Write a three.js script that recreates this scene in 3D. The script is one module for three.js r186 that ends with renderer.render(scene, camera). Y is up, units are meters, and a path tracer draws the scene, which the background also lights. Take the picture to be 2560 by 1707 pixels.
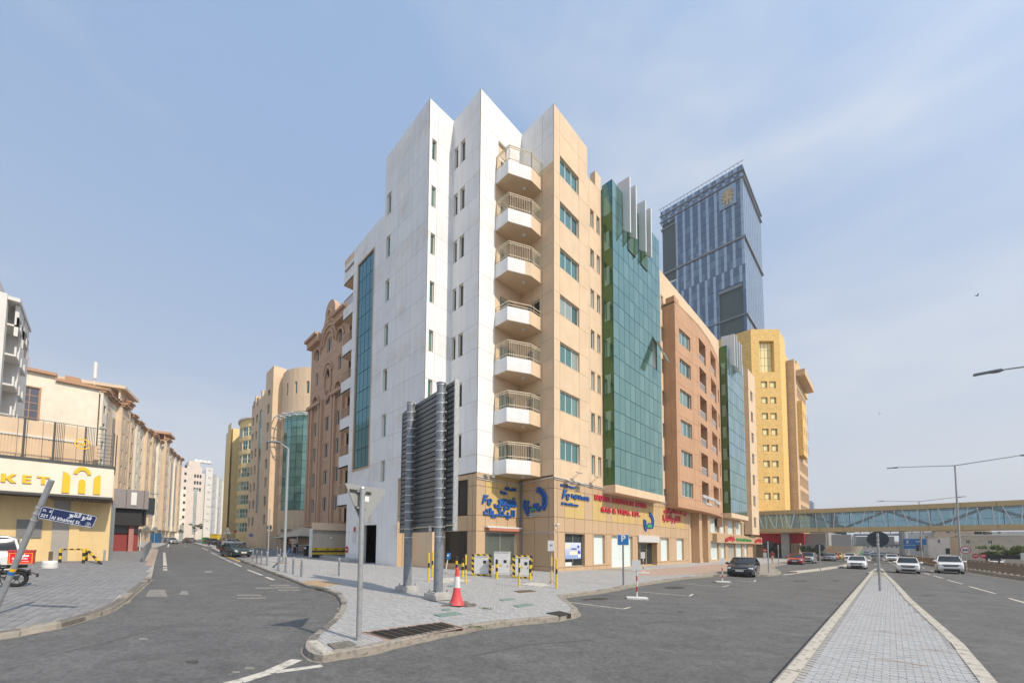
import * as THREE from 'three';
import { mergeGeometries, toCreasedNormals } from 'three/addons/utils/BufferGeometryUtils.js';
import { MarchingCubes } from 'three/addons/objects/MarchingCubes.js';

// ---------------------------------------------------------------- camera, sky, sun, exposure
const V = (x, y, z) => new THREE.Vector3(x, y, z), D = Math.PI / 180;
const scene = new THREE.Scene();
const F = 977, PX = 1200, PY = 1306, EYE = 2.35;               // focal length and principal point in photo pixels, eye height
const yaw = 46.4 * D, pitch = 3.25 * D, roll = 0.6 * D;
const fwdH = V(-Math.sin(yaw), 0, -Math.cos(yaw)), right0 = fwdH.clone().cross(V(0, 1, 0));
const FW = fwdH.clone().multiplyScalar(Math.cos(pitch)).addScaledVector(V(0, 1, 0), Math.sin(pitch)), up0 = right0.clone().cross(FW);
const RT = right0.clone().multiplyScalar(Math.cos(roll)).addScaledVector(up0, Math.sin(roll));
const UP = up0.clone().multiplyScalar(Math.cos(roll)).addScaledVector(right0, -Math.sin(roll));
const camera = new THREE.PerspectiveCamera(2 * Math.atan(PY / F) / D, 2720 / 2612, 0.1, 4000);
camera.position.set(0, EYE, 0); camera.up.copy(UP); camera.lookAt(FW.clone().add(camera.position));
camera.setViewOffset(2720, 2612, 160, 0, 2560, 1707);

// seeded random and tiling value noise
let seed = 7;
const rnd = () => { seed = (seed * 1664525 + 1013904223) >>> 0; return seed / 4294967296; };
const rr = (a, b) => a + (b - a) * rnd();
const hash = (x, y, s) => { let h = (x * 374761393 + y * 668265263 + s * 2147483647) | 0; h = Math.imul(h ^ (h >>> 13), 1274126177); return ((h ^ (h >>> 16)) >>> 0) / 4294967296; };
const sm = t => t * t * (3 - 2 * t);
function pn(x, y, px, py, s) {
  const xi = Math.floor(x), yi = Math.floor(y), fx = sm(x - xi), fy = sm(y - yi), w = (i, n) => ((i % n) + n) % n;
  const a = hash(w(xi, px), w(yi, py), s), b = hash(w(xi + 1, px), w(yi, py), s), c = hash(w(xi, px), w(yi + 1, py), s), d = hash(w(xi + 1, px), w(yi + 1, py), s);
  return a + (b - a) * fx + (c - a) * fy + (a - b - c + d) * fx * fy;
}
function fbm(u, v, nx, ny, s, oct = 4) { let r = 0, a = 0.5, t = 0; for (let i = 0; i < oct; i++) { r += a * pn(u * nx, v * ny, nx, ny, s + i); t += a; a *= 0.55; nx *= 2; ny *= 2; } return r / t; }

const SUN = V(0.70, 0.715, -0.092).normalize();
{ // hazy desert sky: blue overhead, white towards the horizon and the sun, thin streaks of cirrus
  const W = 1024, Hh = 512, data = new Float32Array(W * Hh * 4), d = V(0, 0, 0);
  for (let j = 0; j < Hh; j++) for (let i = 0; i < W; i++) {
    const az = (i + 0.5) / W * 2 * Math.PI - Math.PI, el = ((j + 0.5) / Hh - 0.5) * Math.PI;
    d.set(Math.cos(el) * Math.cos(az), Math.sin(el), Math.cos(el) * Math.sin(az));
    const c = d.dot(SUN), e = Math.max(0, d.y), hz = Math.exp(-Math.pow(e * 2.6, 1.3)), glow = Math.pow(Math.max(0, (c + 1) / 2), 3.4);
    let k = Math.min(1, hz * (0.82 + 0.60 * glow) + 0.15 * glow);
    const n1 = fbm((az + e * 0.8) / (2 * Math.PI) + 1, e * 1.1 + (az / 6.283) * 0.0, 9, 5, 11, 5), n2 = fbm(az / (2 * Math.PI) + 1, e + az * 0.12, 28, 34, 23, 4);
    const cir = Math.max(0, n1 - 0.42) * 1.1 * (0.45 + n2) * sm(Math.min(1, e * 3));
    k = Math.min(1, k + cir * 0.85);
    const dark = d.y < 0 ? 0.55 : 1, br = (1 + 1.1 * Math.pow(glow, 2.2)) * dark, o = (j * W + i) * 4;
    data[o] = (0.265 + (0.80 - 0.265) * k) * br; data[o + 1] = (0.42 + (0.82 - 0.42) * k) * br; data[o + 2] = (0.69 + (0.845 - 0.69) * k) * br; data[o + 3] = 1;
  }
  const sky = new THREE.DataTexture(data, W, Hh, THREE.RGBAFormat, THREE.FloatType);
  sky.mapping = THREE.EquirectangularReflectionMapping; sky.magFilter = sky.minFilter = THREE.LinearFilter; sky.needsUpdate = true;
  scene.background = sky; scene.environment = sky;
}
const sun = new THREE.DirectionalLight(0xfff0da, 4.35);
sun.position.copy(SUN).multiplyScalar(200).add(V(-20, 0, -40)); sun.target.position.set(-20, 0, -40);
sun.castShadow = true; sun.shadow.radius = 2; sun.shadow.mapSize.set(4096, 4096);
Object.assign(sun.shadow.camera, { left: -150, right: 150, top: 120, bottom: -120, near: 1, far: 600 });
scene.add(sun, sun.target);
const renderer = new THREE.WebGLRenderer({ antialias: true });
renderer.toneMapping = THREE.LinearToneMapping; renderer.toneMappingExposure = 1.0; renderer.shadowMap.enabled = true;

// ---------------------------------------------------------------- photo pixel -> place
const GX = -0.0155983, GZ = 0.001335;                            // the streets rise gently towards the side street
const G = (x, z) => GX * x + GZ * z;
const ray = (x, y) => FW.clone().addScaledVector(RT, (x - PX) / F).addScaledVector(UP, -(y - PY) / F);
function g(px, py, h = 0) { const d = ray(px, py), t = (h - EYE) / (d.y - GX * d.x - GZ * d.z); return V(d.x * t, EYE + d.y * t, d.z * t); }
const onX = (px, py, X) => { const d = ray(px, py), t = X / d.x; return V(X, EYE + d.y * t, d.z * t); };
const onZ = (px, py, Z) => { const d = ray(px, py), t = Z / d.z; return V(d.x * t, EYE + d.y * t, Z); };
const hAt = (px, py, x, z) => { const d = ray(px, py); return EYE + d.y * Math.hypot(x, z) / Math.hypot(d.x, d.z); };
const atH = (px, py, h) => { const d = ray(px, py), t = (h - EYE) / d.y; return V(d.x * t, h, d.z * t); };

// ---------------------------------------------------------------- textures and materials
function tex(size, metres, fn, data = false) {
  const [w, h] = Array.isArray(size) ? size : [size, size], a = new Uint8Array(w * h * 4);
  for (let j = 0; j < h; j++) for (let i = 0; i < w; i++) {
    const c = fn(i / w, j / h), o = (j * w + i) * 4, q = Array.isArray(c) ? c : [c, c, c];
    for (let k = 0; k < 3; k++) a[o + k] = Math.max(0, Math.min(255, q[k] * 255)); a[o + 3] = 255;
  }
  const t = new THREE.DataTexture(a, w, h); t.wrapS = t.wrapT = THREE.RepeatWrapping; t.magFilter = THREE.LinearFilter; t.minFilter = THREE.LinearMipmapLinearFilter; t.generateMipmaps = true;
  if (!data) t.colorSpace = THREE.SRGBColorSpace;
  const [mu, mv] = Array.isArray(metres) ? metres : [metres, metres]; t.repeat.set(1 / mu, 1 / mv); t.needsUpdate = true; return t;
}
const T = {};
T.plaster = tex(512, 5, (u, v) => 0.93 + 0.07 * fbm(u, v, 5, 5, 1, 6) - 0.06 * Math.max(0, fbm(u, v, 14, 3, 9, 3) - 0.5));
T.limewash = tex(1024, [7, 9], (u, v) => { const s = fbm(u, v, 46, 3, 3, 3), p = fbm(u, v, 5, 6, 5, 5), q = Math.max(0, fbm(u, v, 4, 5, 31, 4) - 0.6) * 0.8; const b = 0.945 + 0.06 * p - 0.10 * Math.max(0, s - 0.45) - 0.03 * hash(Math.floor(u * 900), Math.floor(v * 900), 3); return [b - q * 0.18, b - q * 0.3, b - q * 0.48]; });
T.asphalt = tex(1024, 3.1, (u, v) => { const n = hash(Math.floor(u * 512), Math.floor(v * 512), 2), m = hash(Math.floor(u * 1024), Math.floor(v * 1024), 8); return 0.74 + 0.2 * (n - 0.5) + 0.16 * (m - 0.5) + 0.26 * (fbm(u, v, 52, 52, 41, 3) - 0.5) + 0.12 * fbm(u, v, 12, 12, 4, 4) + (n > 0.985 ? 0.22 : 0) - (n < 0.03 ? 0.2 : 0); });
T.concrete = tex(512, 1.7, (u, v) => 0.78 + 0.2 * fbm(u, v, 9, 9, 6, 5) + 0.07 * (hash(Math.floor(u * 512), Math.floor(v * 512), 4) - 0.5));
T.dirty = tex(512, 1.1, (u, v) => { const n = fbm(u, v, 10, 10, 17, 5), q = Math.max(0, n - 0.48) * 3; return [0.92 - q * 0.22, 0.90 - q * 0.23, 0.87 - q * 0.24]; });
T.fine = tex(256, 0.6, (u, v) => 0.86 + 0.14 * fbm(u, v, 16, 16, 12, 4));
T.galv = tex(256, 0.5, (u, v) => 0.78 + 0.22 * fbm(u, v, 9, 5, 14, 4));
T.brick = tex([512, 512], 4, (u, v) => { const r = Math.floor(v * 32), c = Math.floor(u * 10 + (r % 2) * 0.5); return 0.83 + 0.13 * hash(c % 10, r, 5) + 0.08 * fbm(u, v, 4, 4, 9, 4); });
T.bumpA = tex(512, 1.3, (u, v) => hash(Math.floor(u * 256), Math.floor(v * 256), 2) * 0.6 + 0.4 * fbm(u, v, 40, 40, 3, 3), true);
T.streak = tex([512, 256], [1.1, 8], (u, v) => 0.8 + 0.2 * fbm(u, v, 60, 4, 7, 3));
const rgb = (r, gg, b) => new THREE.Color().setRGB(r, gg, b);
const mat = (c, o = {}) => { const { s, ...p } = o; const C = Array.isArray(c) ? rgb(...c) : new THREE.Color(c); return new (p.clearcoat || p.transmission || p.sheen ? THREE.MeshPhysicalMaterial : THREE.MeshStandardMaterial)({ color: C, roughness: 0.8, metalness: 0, side: THREE.DoubleSide, ...p }); };
const M = {
  whiteP: [[0.88, 0.88, 0.875], [0.85, 0.852, 0.85], [0.90, 0.895, 0.88]].map(c => mat(c, { map: T.limewash })), tanP: [[0.74, 0.565, 0.385], [0.72, 0.553, 0.38], [0.755, 0.57, 0.38]].map(c => mat(c, { map: T.plaster })), acmP: [[0.62, 0.44, 0.27], [0.60, 0.425, 0.26], [0.64, 0.45, 0.275]].map(c => mat(c, { map: T.fine, roughness: 0.45 })),
  paneAlt: [mat([0.20, 0.33, 0.30], { metalness: 0.5, roughness: 0.14 }), mat([0.08, 0.16, 0.15], { metalness: 0.5, roughness: 0.08 }), mat([0.30, 0.36, 0.33], { roughness: 0.2, metalness: 0.2 })],
  white: mat([0.88, 0.88, 0.875], { map: T.limewash }), trimWhite: mat([0.80, 0.80, 0.79], { map: T.plaster }),
  tan: mat([0.74, 0.565, 0.385], { map: T.plaster }), tanDark: mat([0.74, 0.565, 0.385], { map: T.plaster }), tanJoint: mat([0.42, 0.31, 0.22]), whiteJoint: mat([0.52, 0.50, 0.47]),
  acm: mat([0.62, 0.44, 0.27], { map: T.fine, roughness: 0.45 }), acmYellow: mat([0.68, 0.49, 0.19], { map: T.fine, roughness: 0.5 }), acmJoint: mat([0.10, 0.08, 0.06]),
  brown: mat([0.56, 0.335, 0.20], { map: T.plaster }), brownDark: mat([0.535, 0.32, 0.19], { map: T.plaster }), brownJoint: mat([0.62, 0.45, 0.34]),
  ornate: mat([0.56, 0.365, 0.245], { map: T.plaster }), ornateTrim: mat([0.56, 0.365, 0.245], { map: T.plaster }),
  gold: mat([0.88, 0.58, 0.20], { map: T.brick }), goldTan: mat([0.70, 0.50, 0.30], { map: T.brick }), goldGlass: mat([0.92, 0.78, 0.38], { metalness: 0.15, roughness: 0.2 }),
  cream: mat([0.86, 0.78, 0.64], { map: T.plaster }), beige: mat([0.72, 0.57, 0.41], { map: T.plaster }), pinkish: mat([0.76, 0.65, 0.57], { map: T.plaster }), terra: mat([0.50, 0.29, 0.17], { map: T.plaster }),
  pale: mat([0.74, 0.73, 0.70], { map: T.plaster }), sand: mat([0.60, 0.53, 0.43], { map: T.plaster }), yellowB: mat([0.86, 0.67, 0.33], { map: T.plaster }),
  glassG: mat([0.185, 0.335, 0.30], { metalness: 0.75, roughness: 0.07 }), glassG2: mat([0.215, 0.37, 0.33], { metalness: 0.7, roughness: 0.09 }), glassDkG: mat([0.075, 0.15, 0.06], { metalness: 0.5, roughness: 0.1 }), glassTeal: mat([0.09, 0.23, 0.26], { metalness: 0.75, roughness: 0.06 }),
  glassWin: mat([0.13, 0.27, 0.25], { metalness: 0.6, roughness: 0.1 }), glassDark: mat([0.035, 0.045, 0.045], { metalness: 0.2, roughness: 0.08 }), glassBlue: mat([0.09, 0.155, 0.27], { metalness: 0.78, roughness: 0.1 }), glassBlue2: mat([0.30, 0.38, 0.46], { metalness: 0.6, roughness: 0.2 }), glassRow: mat([0.24, 0.27, 0.34], { metalness: 0.7, roughness: 0.1 }),
  glassFrost: mat([0.66, 0.76, 0.74], { roughness: 0.25 }), glassBridge: mat([0.23, 0.36, 0.43], { metalness: 0.55, roughness: 0.1 }),
  mullion: mat([0.05, 0.08, 0.075], { roughness: 0.5 }), frame: mat([0.72, 0.72, 0.70], { roughness: 0.5 }), frameCream: mat([0.74, 0.64, 0.47], { roughness: 0.5 }), frameTan: mat([0.5, 0.36, 0.23], { roughness: 0.6 }),
  asphalt: mat([0.192, 0.193, 0.191], { map: T.asphalt, bumpMap: T.bumpA, bumpScale: 0.004, roughness: 0.95, vertexColors: true }),
  sandGround: mat([0.36, 0.33, 0.29], { map: T.concrete, roughness: 1 }),
  paver: [0, 1, 2, 3].map(i => mat([0.44 + i * 0.025, 0.438 + i * 0.025, 0.43 + i * 0.025], { map: T.concrete, roughness: 0.95 })), paverBlue: [0, 1, 2].map(i => mat([0.27 + i * 0.03, 0.272 + i * 0.03, 0.277 + i * 0.03], { map: T.concrete, roughness: 0.95 })),
  paverBed: mat([0.20, 0.19, 0.175], { map: T.concrete, roughness: 1 }), paverSand: mat([0.50, 0.46, 0.40], { map: T.concrete, roughness: 1 }), paverTan: mat([0.50, 0.36, 0.22], { map: T.concrete, roughness: 1 }), paverPink: mat([0.50, 0.36, 0.29], { map: T.concrete, roughness: 1 }), medianP: [0, 1, 2].map(i => mat([0.47 + i * 0.03, 0.475 + i * 0.03, 0.48 + i * 0.032], { map: T.concrete, roughness: 0.95 })),
  kerb: mat([0.36, 0.345, 0.32], { map: T.dirty, roughness: 0.95 }), kerbPale: mat([0.56, 0.55, 0.52], { map: T.dirty, roughness: 0.95 }), kerbDark: mat([0.21, 0.20, 0.19], { map: T.dirty, roughness: 0.95 }), concrete: mat([0.52, 0.51, 0.48], { map: T.concrete }),
  paint: mat([0.66, 0.66, 0.63], { map: T.dirty, roughness: 0.8 }), paintWorn: mat([0.30, 0.30, 0.29], { map: T.dirty, roughness: 0.9 }), paintYellow: mat([0.60, 0.40, 0.12], { map: T.dirty, roughness: 0.8 }),
  galv: mat([0.46, 0.48, 0.49], { map: T.galv, metalness: 0.35, roughness: 0.5 }), steel: mat([0.27, 0.30, 0.33], { map: T.galv, metalness: 0.3, roughness: 0.55 }), steelDark: mat([0.075, 0.08, 0.08], { roughness: 0.5, metalness: 0.2 }), clamp: mat([0.62, 0.62, 0.62], { metalness: 0.6, roughness: 0.35 }), signBack: mat([0.30, 0.31, 0.30], { roughness: 0.6 }), signBackDark: mat([0.055, 0.065, 0.075], { roughness: 0.6 }),
  black: mat([0.022, 0.022, 0.024], { roughness: 0.6 }), blackShiny: mat([0.02, 0.02, 0.022], { roughness: 0.25, clearcoat: 0.5 }), yellow: mat([0.80, 0.56, 0.03], { map: T.fine, roughness: 0.55 }), red: mat([0.60, 0.035, 0.04], { map: T.fine, roughness: 0.5 }), coneRed: mat([0.78, 0.085, 0.09], { map: T.fine, roughness: 0.55 }), whitePaint: mat([0.78, 0.78, 0.77], { map: T.fine, roughness: 0.5 }), blue: mat([0.03, 0.10, 0.36], { roughness: 0.4 }), blueSign: mat([0.02, 0.16, 0.45], { roughness: 0.4 }), blueLetter: mat([0.015, 0.10, 0.36], { roughness: 0.4 }), redLetter: mat([0.55, 0.03, 0.06], { roughness: 0.4 }), greenLetter: mat([0.05, 0.34, 0.10], { roughness: 0.4 }), goldLetter: mat([0.84, 0.50, 0.02], { roughness: 0.45 }),
  leafCover: mat([0.20, 0.29, 0.255], { map: T.fine, roughness: 0.7 }), grate: mat([0.035, 0.033, 0.03], { map: T.fine, roughness: 0.8 }), grateBrown: mat([0.15, 0.10, 0.06], { map: T.fine, roughness: 0.8 }), brass: mat([0.66, 0.49, 0.25], { map: T.fine, roughness: 0.5, metalness: 0.1 }), barrier: mat([0.33, 0.255, 0.19], { map: T.fine }),
  leaf: mat([0.085, 0.13, 0.035], { roughness: 0.9, transmission: 0.3, thickness: 0 }), leaf2: mat([0.12, 0.17, 0.05], { roughness: 0.9, transmission: 0.3, thickness: 0 }), bark: mat([0.20, 0.15, 0.10], { map: T.fine }),
  tyre: mat([0.018, 0.018, 0.018], { roughness: 0.9 }), rim: mat([0.45, 0.46, 0.47], { metalness: 0.8, roughness: 0.3 }), carGlass: mat([0.02, 0.026, 0.028], { roughness: 0.06, metalness: 0.1 }), lamp: mat([0.75, 0.77, 0.78], { roughness: 0.15, metalness: 0.5 }), tail: mat([0.45, 0.02, 0.02], { roughness: 0.2 }), plate: mat([0.75, 0.75, 0.73], { roughness: 0.5 }), chrome: mat([0.7, 0.7, 0.7], { metalness: 0.9, roughness: 0.2 }),
};

// ---------------------------------------------------------------- geometry helpers (all give uv in metres)
function fin(geo) {
  const q = geo.index ? geo.toNonIndexed() : geo; for (const k of Object.keys(q.attributes)) if (!['position', 'normal', 'uv'].includes(k)) q.deleteAttribute(k);
  if (!q.attributes.normal) q.computeVertexNormals();
  const p = q.attributes.position, n = q.attributes.normal, uv = new Float32Array(p.count * 2);
  for (let i = 0; i < p.count; i++) { const ax = Math.abs(n.getX(i)), ay = Math.abs(n.getY(i)), az = Math.abs(n.getZ(i)), x = p.getX(i), y = p.getY(i), z = p.getZ(i); if (ay > ax && ay > az) { uv[2 * i] = x; uv[2 * i + 1] = z; } else if (ax > az) { uv[2 * i] = z; uv[2 * i + 1] = y; } else { uv[2 * i] = x; uv[2 * i + 1] = y; } }
  q.setAttribute('uv', new THREE.BufferAttribute(uv, 2)); q.userData.uvDone = true; return q;
}
const bx = (x0, x1, y0, y1, z0, z1) => { const q = new THREE.BoxGeometry(x1 - x0, y1 - y0, z1 - z0); q.translate((x0 + x1) / 2, (y0 + y1) / 2, (z0 + z1) / 2); return fin(q); };
const cyl = (r0, r1, y0, y1, seg = 14, x = 0, z = 0) => { const q = new THREE.CylinderGeometry(r1, r0, y1 - y0, seg); q.translate(x, (y0 + y1) / 2, z); return fin(q); };
const rod = (a, b, r, seg = 8, r2 = r) => { const A = Array.isArray(a) ? V(...a) : a, B = Array.isArray(b) ? V(...b) : b, d = B.clone().sub(A), q = new THREE.CylinderGeometry(r2, r, d.length(), seg); q.applyQuaternion(new THREE.Quaternion().setFromUnitVectors(V(0, 1, 0), d.clone().normalize())); q.translate((A.x + B.x) / 2, (A.y + B.y) / 2, (A.z + B.z) / 2); return fin(q); };
const lathe = (pts, seg = 20) => fin(new THREE.LatheGeometry(pts.map(p => new THREE.Vector2(...p)), seg));
const shp = pts => { const s = new THREE.Shape(); pts.forEach((p, i) => i ? s.lineTo(...p) : s.moveTo(...p)); return s; };
const prism = (pts, d, bevel = 0, holes = []) => { const s = pts.isShape ? pts : shp(pts); for (const h of holes) s.holes.push(shp(h)); return fin(new THREE.ExtrudeGeometry(s, { depth: d, bevelEnabled: bevel > 0, bevelThickness: bevel, bevelSize: bevel, bevelSegments: 2, curveSegments: 14 })); };
const tr = (q, x = 0, y = 0, z = 0, ry = 0, rx = 0, rz = 0) => { if (rx) q.rotateX(rx); if (rz) q.rotateZ(rz); if (ry) q.rotateY(ry); q.translate(x, y, z); return q; };
const mg = l => l.length === 1 ? l[0] : mergeGeometries(l);
const usedNames = {};
const numbered = n => { const k = usedNames[n] = (usedNames[n] ?? -1) + 1; return k ? n + '_' + String(k).padStart(3, '0') : n; };
const shade = o => o.traverse(c => { c.castShadow = c.receiveShadow = true; });
function thing(name, label, category, p = V(0, 0, 0), turn = 0, group, kind) {
  const o = new THREE.Group(); o.name = numbered(name); o.position.copy(p); o.rotation.y = turn; o.userData = { label, category };
  if (group) o.userData.group = group; if (kind) o.userData.kind = kind; scene.add(o); return o;
}
function part(name, geo, m, parent, x = 0, y = 0, z = 0, ry = 0, label) { const o = new THREE.Mesh(Array.isArray(geo) ? mg(geo) : geo, m); o.name = name; o.position.set(x, y, z); o.rotation.y = ry; if (label) o.userData.label = label; parent.add(o); return o; }
function tag(o, label, category, group, kind) { Object.assign(o.userData, { label, category }); if (group) o.userData.group = group; if (kind) o.userData.kind = kind; return o; }
function lone(name, geo, m, label, category, p = V(0, 0, 0), turn = 0, group) { const o = part(numbered(name), geo, m, scene, p.x, p.y, p.z, turn); return tag(o, label, category, group); }
function structure(name, geo, m, label, category) { const o = part(numbered(name), geo, m, scene); o.userData.kind = 'structure'; if (label) o.userData.label = label; if (category) o.userData.category = category; return o; }
function copyOf(o, p, turn = 0, label) { const c = o.clone(); c.name = numbered(o.name.replace(/_\d{3}$/, '')); c.userData = { ...o.userData }; if (label) c.userData.label = label; c.position.copy(p); c.rotation.y = turn; scene.add(c); return c; }

// a facade plane: u runs along it (to the right when seen from outside), v is the height, n points outside
class Face {
  constructor(ox, oz, rot, base) { this.o = V(ox, 0, oz); this.rot = rot; this.u = V(Math.cos(rot), 0, -Math.sin(rot)); this.n = V(Math.sin(rot), 0, Math.cos(rot)); this.base = base; }
  at(u, v, w = 0) { return this.o.clone().addScaledVector(this.u, u).addScaledVector(this.n, w).add(V(0, v, 0)); }
  px(x, y, w = 0) { const d = ray(x, y), t = (this.n.dot(this.o) + w) / this.n.dot(d), p = V(d.x * t, EYE + d.y * t, d.z * t); return [p.clone().sub(this.o).dot(this.u), p.y]; }
  put(name, geo, m, parent, u = 0, v = 0, w = 0) { const p = this.at(u, v, w).sub(parent.position); return part(name, geo, m, parent, p.x, p.y, p.z, this.rot); }
  set(o, parent, u, v, w = 0) { const p = this.at(u, v, w).sub(parent.position); o.position.copy(p); o.rotation.y = this.rot; parent.add(o); return o; }
}
// rectangle minus openings -> rectangles
function cut([u0, u1, v0, v1], holes) {
  const hs = holes.filter(h => h[0] < u1 - 1e-4 && h[1] > u0 + 1e-4 && h[2] < v1 - 1e-4 && h[3] > v0 + 1e-4);
  const xs = [...new Set([u0, u1, ...hs.flatMap(h => [h[0], h[1]]).filter(x => x > u0 && x < u1)])].sort((a, b) => a - b), out = [];
  let last = null;
  for (let i = 0; i + 1 < xs.length; i++) {
    const xm = (xs[i] + xs[i + 1]) / 2, col = hs.filter(h => h[0] < xm && h[1] > xm).sort((a, b) => a[2] - b[2]), free = []; let y = v0;
    for (const h of col) { if (h[2] > y) free.push([y, h[2]]); y = Math.max(y, h[3]); } if (y < v1) free.push([y, v1]);
    const key = JSON.stringify(free); if (last && last.key === key) { for (const r of last.rs) r[1] = xs[i + 1]; } else { const rs = free.map(f => [xs[i], xs[i + 1], ...f]); out.push(...rs); last = { key, rs }; }
  }
  return out;
}
const quad = (a, b, c, d) => { const q = new THREE.BufferGeometry(); q.setAttribute('position', new THREE.Float32BufferAttribute([...a, ...b, ...c, ...a, ...c, ...d], 3)); q.computeVertexNormals(); return fin(q); };
// clad wall: recessed backing, proud panels with open joints between them, reveals around the openings
function facade(parent, f, { u0, u1, v0, v1, holes = [], uj = [], vj = [], wall, panel, gap = 0.03, depth = 0.025, rev = 0.22, name = 'panel', pick }) {
  const back = cut([u0, u1, v0, v1], holes).map(r => quad([r[0], r[2], -depth], [r[1], r[2], -depth], [r[1], r[3], -depth], [r[0], r[3], -depth]));
  for (const h of holes) { const e = h[4] ?? rev, [a, b, c, d] = h; f.put('window_reveal', mg([quad([a, c, -depth], [a, c, -e], [a, d, -e], [a, d, -depth]), quad([b, c, -e], [b, c, -depth], [b, d, -depth], [b, d, -e]), quad([a, c, -depth], [b, c, -depth], [b, c, -e], [a, c, -e]), quad([a, d, -e], [b, d, -e], [b, d, -depth], [a, d, -depth])]), panel.length ? panel[0] : panel, parent); }
  f.put('wall', back, wall, parent);
  const ord = (a, l, b) => [a, ...l.filter(x => x > a + 0.02 && x < b - 0.02).sort((p, q) => p - q), b], us = ord(u0, uj, u1), vs = ord(v0, vj, v1), hg = gap / 2;
  for (let i = 0; i + 1 < us.length; i++) for (let j = 0; j + 1 < vs.length; j++) {
    const r = [us[i] + (i ? hg : 0), us[i + 1] - (i + 2 < us.length ? hg : 0), vs[j] + (j ? hg : 0), vs[j + 1] - (j + 2 < vs.length ? hg : 0)], c = cut(r, holes);
    if (!c.length) continue;
    const pm = pick ? pick((us[i] + us[i + 1]) / 2, (vs[j] + vs[j + 1]) / 2) : panel;
    const comp = []; for (const q of c) { const near = comp.filter(k => k.some(p => p[0] <= q[1] + 1e-4 && p[1] >= q[0] - 1e-4 && p[2] <= q[3] + 1e-4 && p[3] >= q[2] - 1e-4 && Math.min(p[1], q[1]) - Math.max(p[0], q[0]) + Math.min(p[3], q[3]) - Math.max(p[2], q[2]) > 1e-3)); const m = [q, ...near.flat()]; for (const k of near) comp.splice(comp.indexOf(k), 1); comp.push(m); }
    const mm = pm.length ? pm[Math.floor(rnd() * pm.length)] : pm; for (const k of comp) f.put(name, k.map(q => bx(q[0], q[1], q[2], q[3], -depth, 0)), mm, parent);
  }
}
// window: frame bars with panes of their own
const winCache = {};
function win(w, h, cols = 1, rows = 1, fm = M.frame, gm = M.glassWin, bar = 0.06, uneven = 0) {
  const key = [w.toFixed(2), h.toFixed(2), cols, rows, fm.uuid, gm.uuid, bar].join(); if (!winCache[key]) {
    const l = [bx(0, w, 0, bar, -0.05, 0), bx(0, w, h - bar, h, -0.05, 0), bx(0, bar, bar, h - bar, -0.05, 0), bx(w - bar, w, bar, h - bar, -0.05, 0)];
    const o = new THREE.Mesh(undefined, fm); o.name = 'window';
    const cw = (w - bar) / cols, ch = (h - bar) / rows;
    for (let i = 1; i < cols; i++) l.push(bx(i * cw, i * cw + bar, bar, h - bar, -0.045, -0.004));
    for (let j = 1; j < rows; j++) l.push(bx(bar, w - bar, j * ch, j * ch + bar, -0.043, -0.008));
    o.geometry = mg(l); for (let i = 0; i < cols; i++) for (let j = 0; j < rows; j++) part('pane', bx(i * cw + bar, (i + 1) * cw, j * ch + bar, (j + 1) * ch, -0.04, -0.025), gm, o);
    winCache[key] = o;
  }
  const o = winCache[key].clone(); if (gm === M.glassWin) for (const c of o.children) if (rnd() < 0.45) c.material = M.paneAlt[Math.floor(rnd() * 3)]; return o;
}
// curtain wall of single panes standing a little proud of a dark backing, each pane a hair out of true as real ones are
function curtain(parent, f, u0, u1, v0, v1, cols, rows, mats, back = M.mullion, w = 0, gap = 0.05, jitter = 0.004, skip = []) {
  f.put('curtain_wall_backing', bx(u0, u1, v0, v1, w - 0.12, w - 0.06), back, parent);
  const cw = (u1 - u0) / cols, rh = (v1 - v0) / rows, q = bx(-cw / 2 + gap / 2, cw / 2 - gap / 2, -rh / 2 + gap / 2, rh / 2 - gap / 2, -0.02, 0);
  for (let i = 0; i < cols; i++) for (let j = 0; j < rows; j++) {
    if (skip.some(s => s[0] === i && s[1] === j)) continue;
    const m = typeof mats === 'function' ? mats(i, j) : mats[Math.floor(rnd() * mats.length)], o = f.put('glass_pane', q, m, parent, u0 + (i + 0.5) * cw, v0 + (j + 0.5) * rh, w);
    o.rotation.y += rr(-jitter, jitter); o.rotation.x = rr(-jitter, jitter);
  }
}
// raised letters: text drawn on a canvas, then each run of ink becomes a little block
function ink(draw, W, H) { const c = document.createElement('canvas'); c.width = W; c.height = H; const x = c.getContext('2d'); x.fillStyle = '#000'; x.fillRect(0, 0, W, H); x.fillStyle = x.strokeStyle = '#fff'; draw(x, W, H); return x.getImageData(0, 0, W, H).data; }
function raised(draw, W, H, w, h, d) {
  const a = ink(draw, W, H), sx = w / W, sy = h / H, l = [];
  for (let j = 0; j < H; j++) { let s = -1; for (let i = 0; i <= W; i++) { const on = i < W && a[(j * W + i) * 4] > 120; if (on && s < 0) s = i; if (!on && s >= 0) { l.push([s, i, j, j + 1]); s = -1; } } }
  const m = []; const open = new Map();
  for (const r of l) { const k = r[0] + ',' + r[1] + ',' + r[2], p = open.get(k); if (p) { open.delete(k); p[3] = r[3]; open.set(p[0] + ',' + p[1] + ',' + p[3], p); } else { m.push(r); open.set(r[0] + ',' + r[1] + ',' + r[3], r); } }
  return mg(m.map(r => bx(r[0] * sx, r[1] * sx, h - r[3] * sy, h - r[2] * sy, 0, d)));
}
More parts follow.
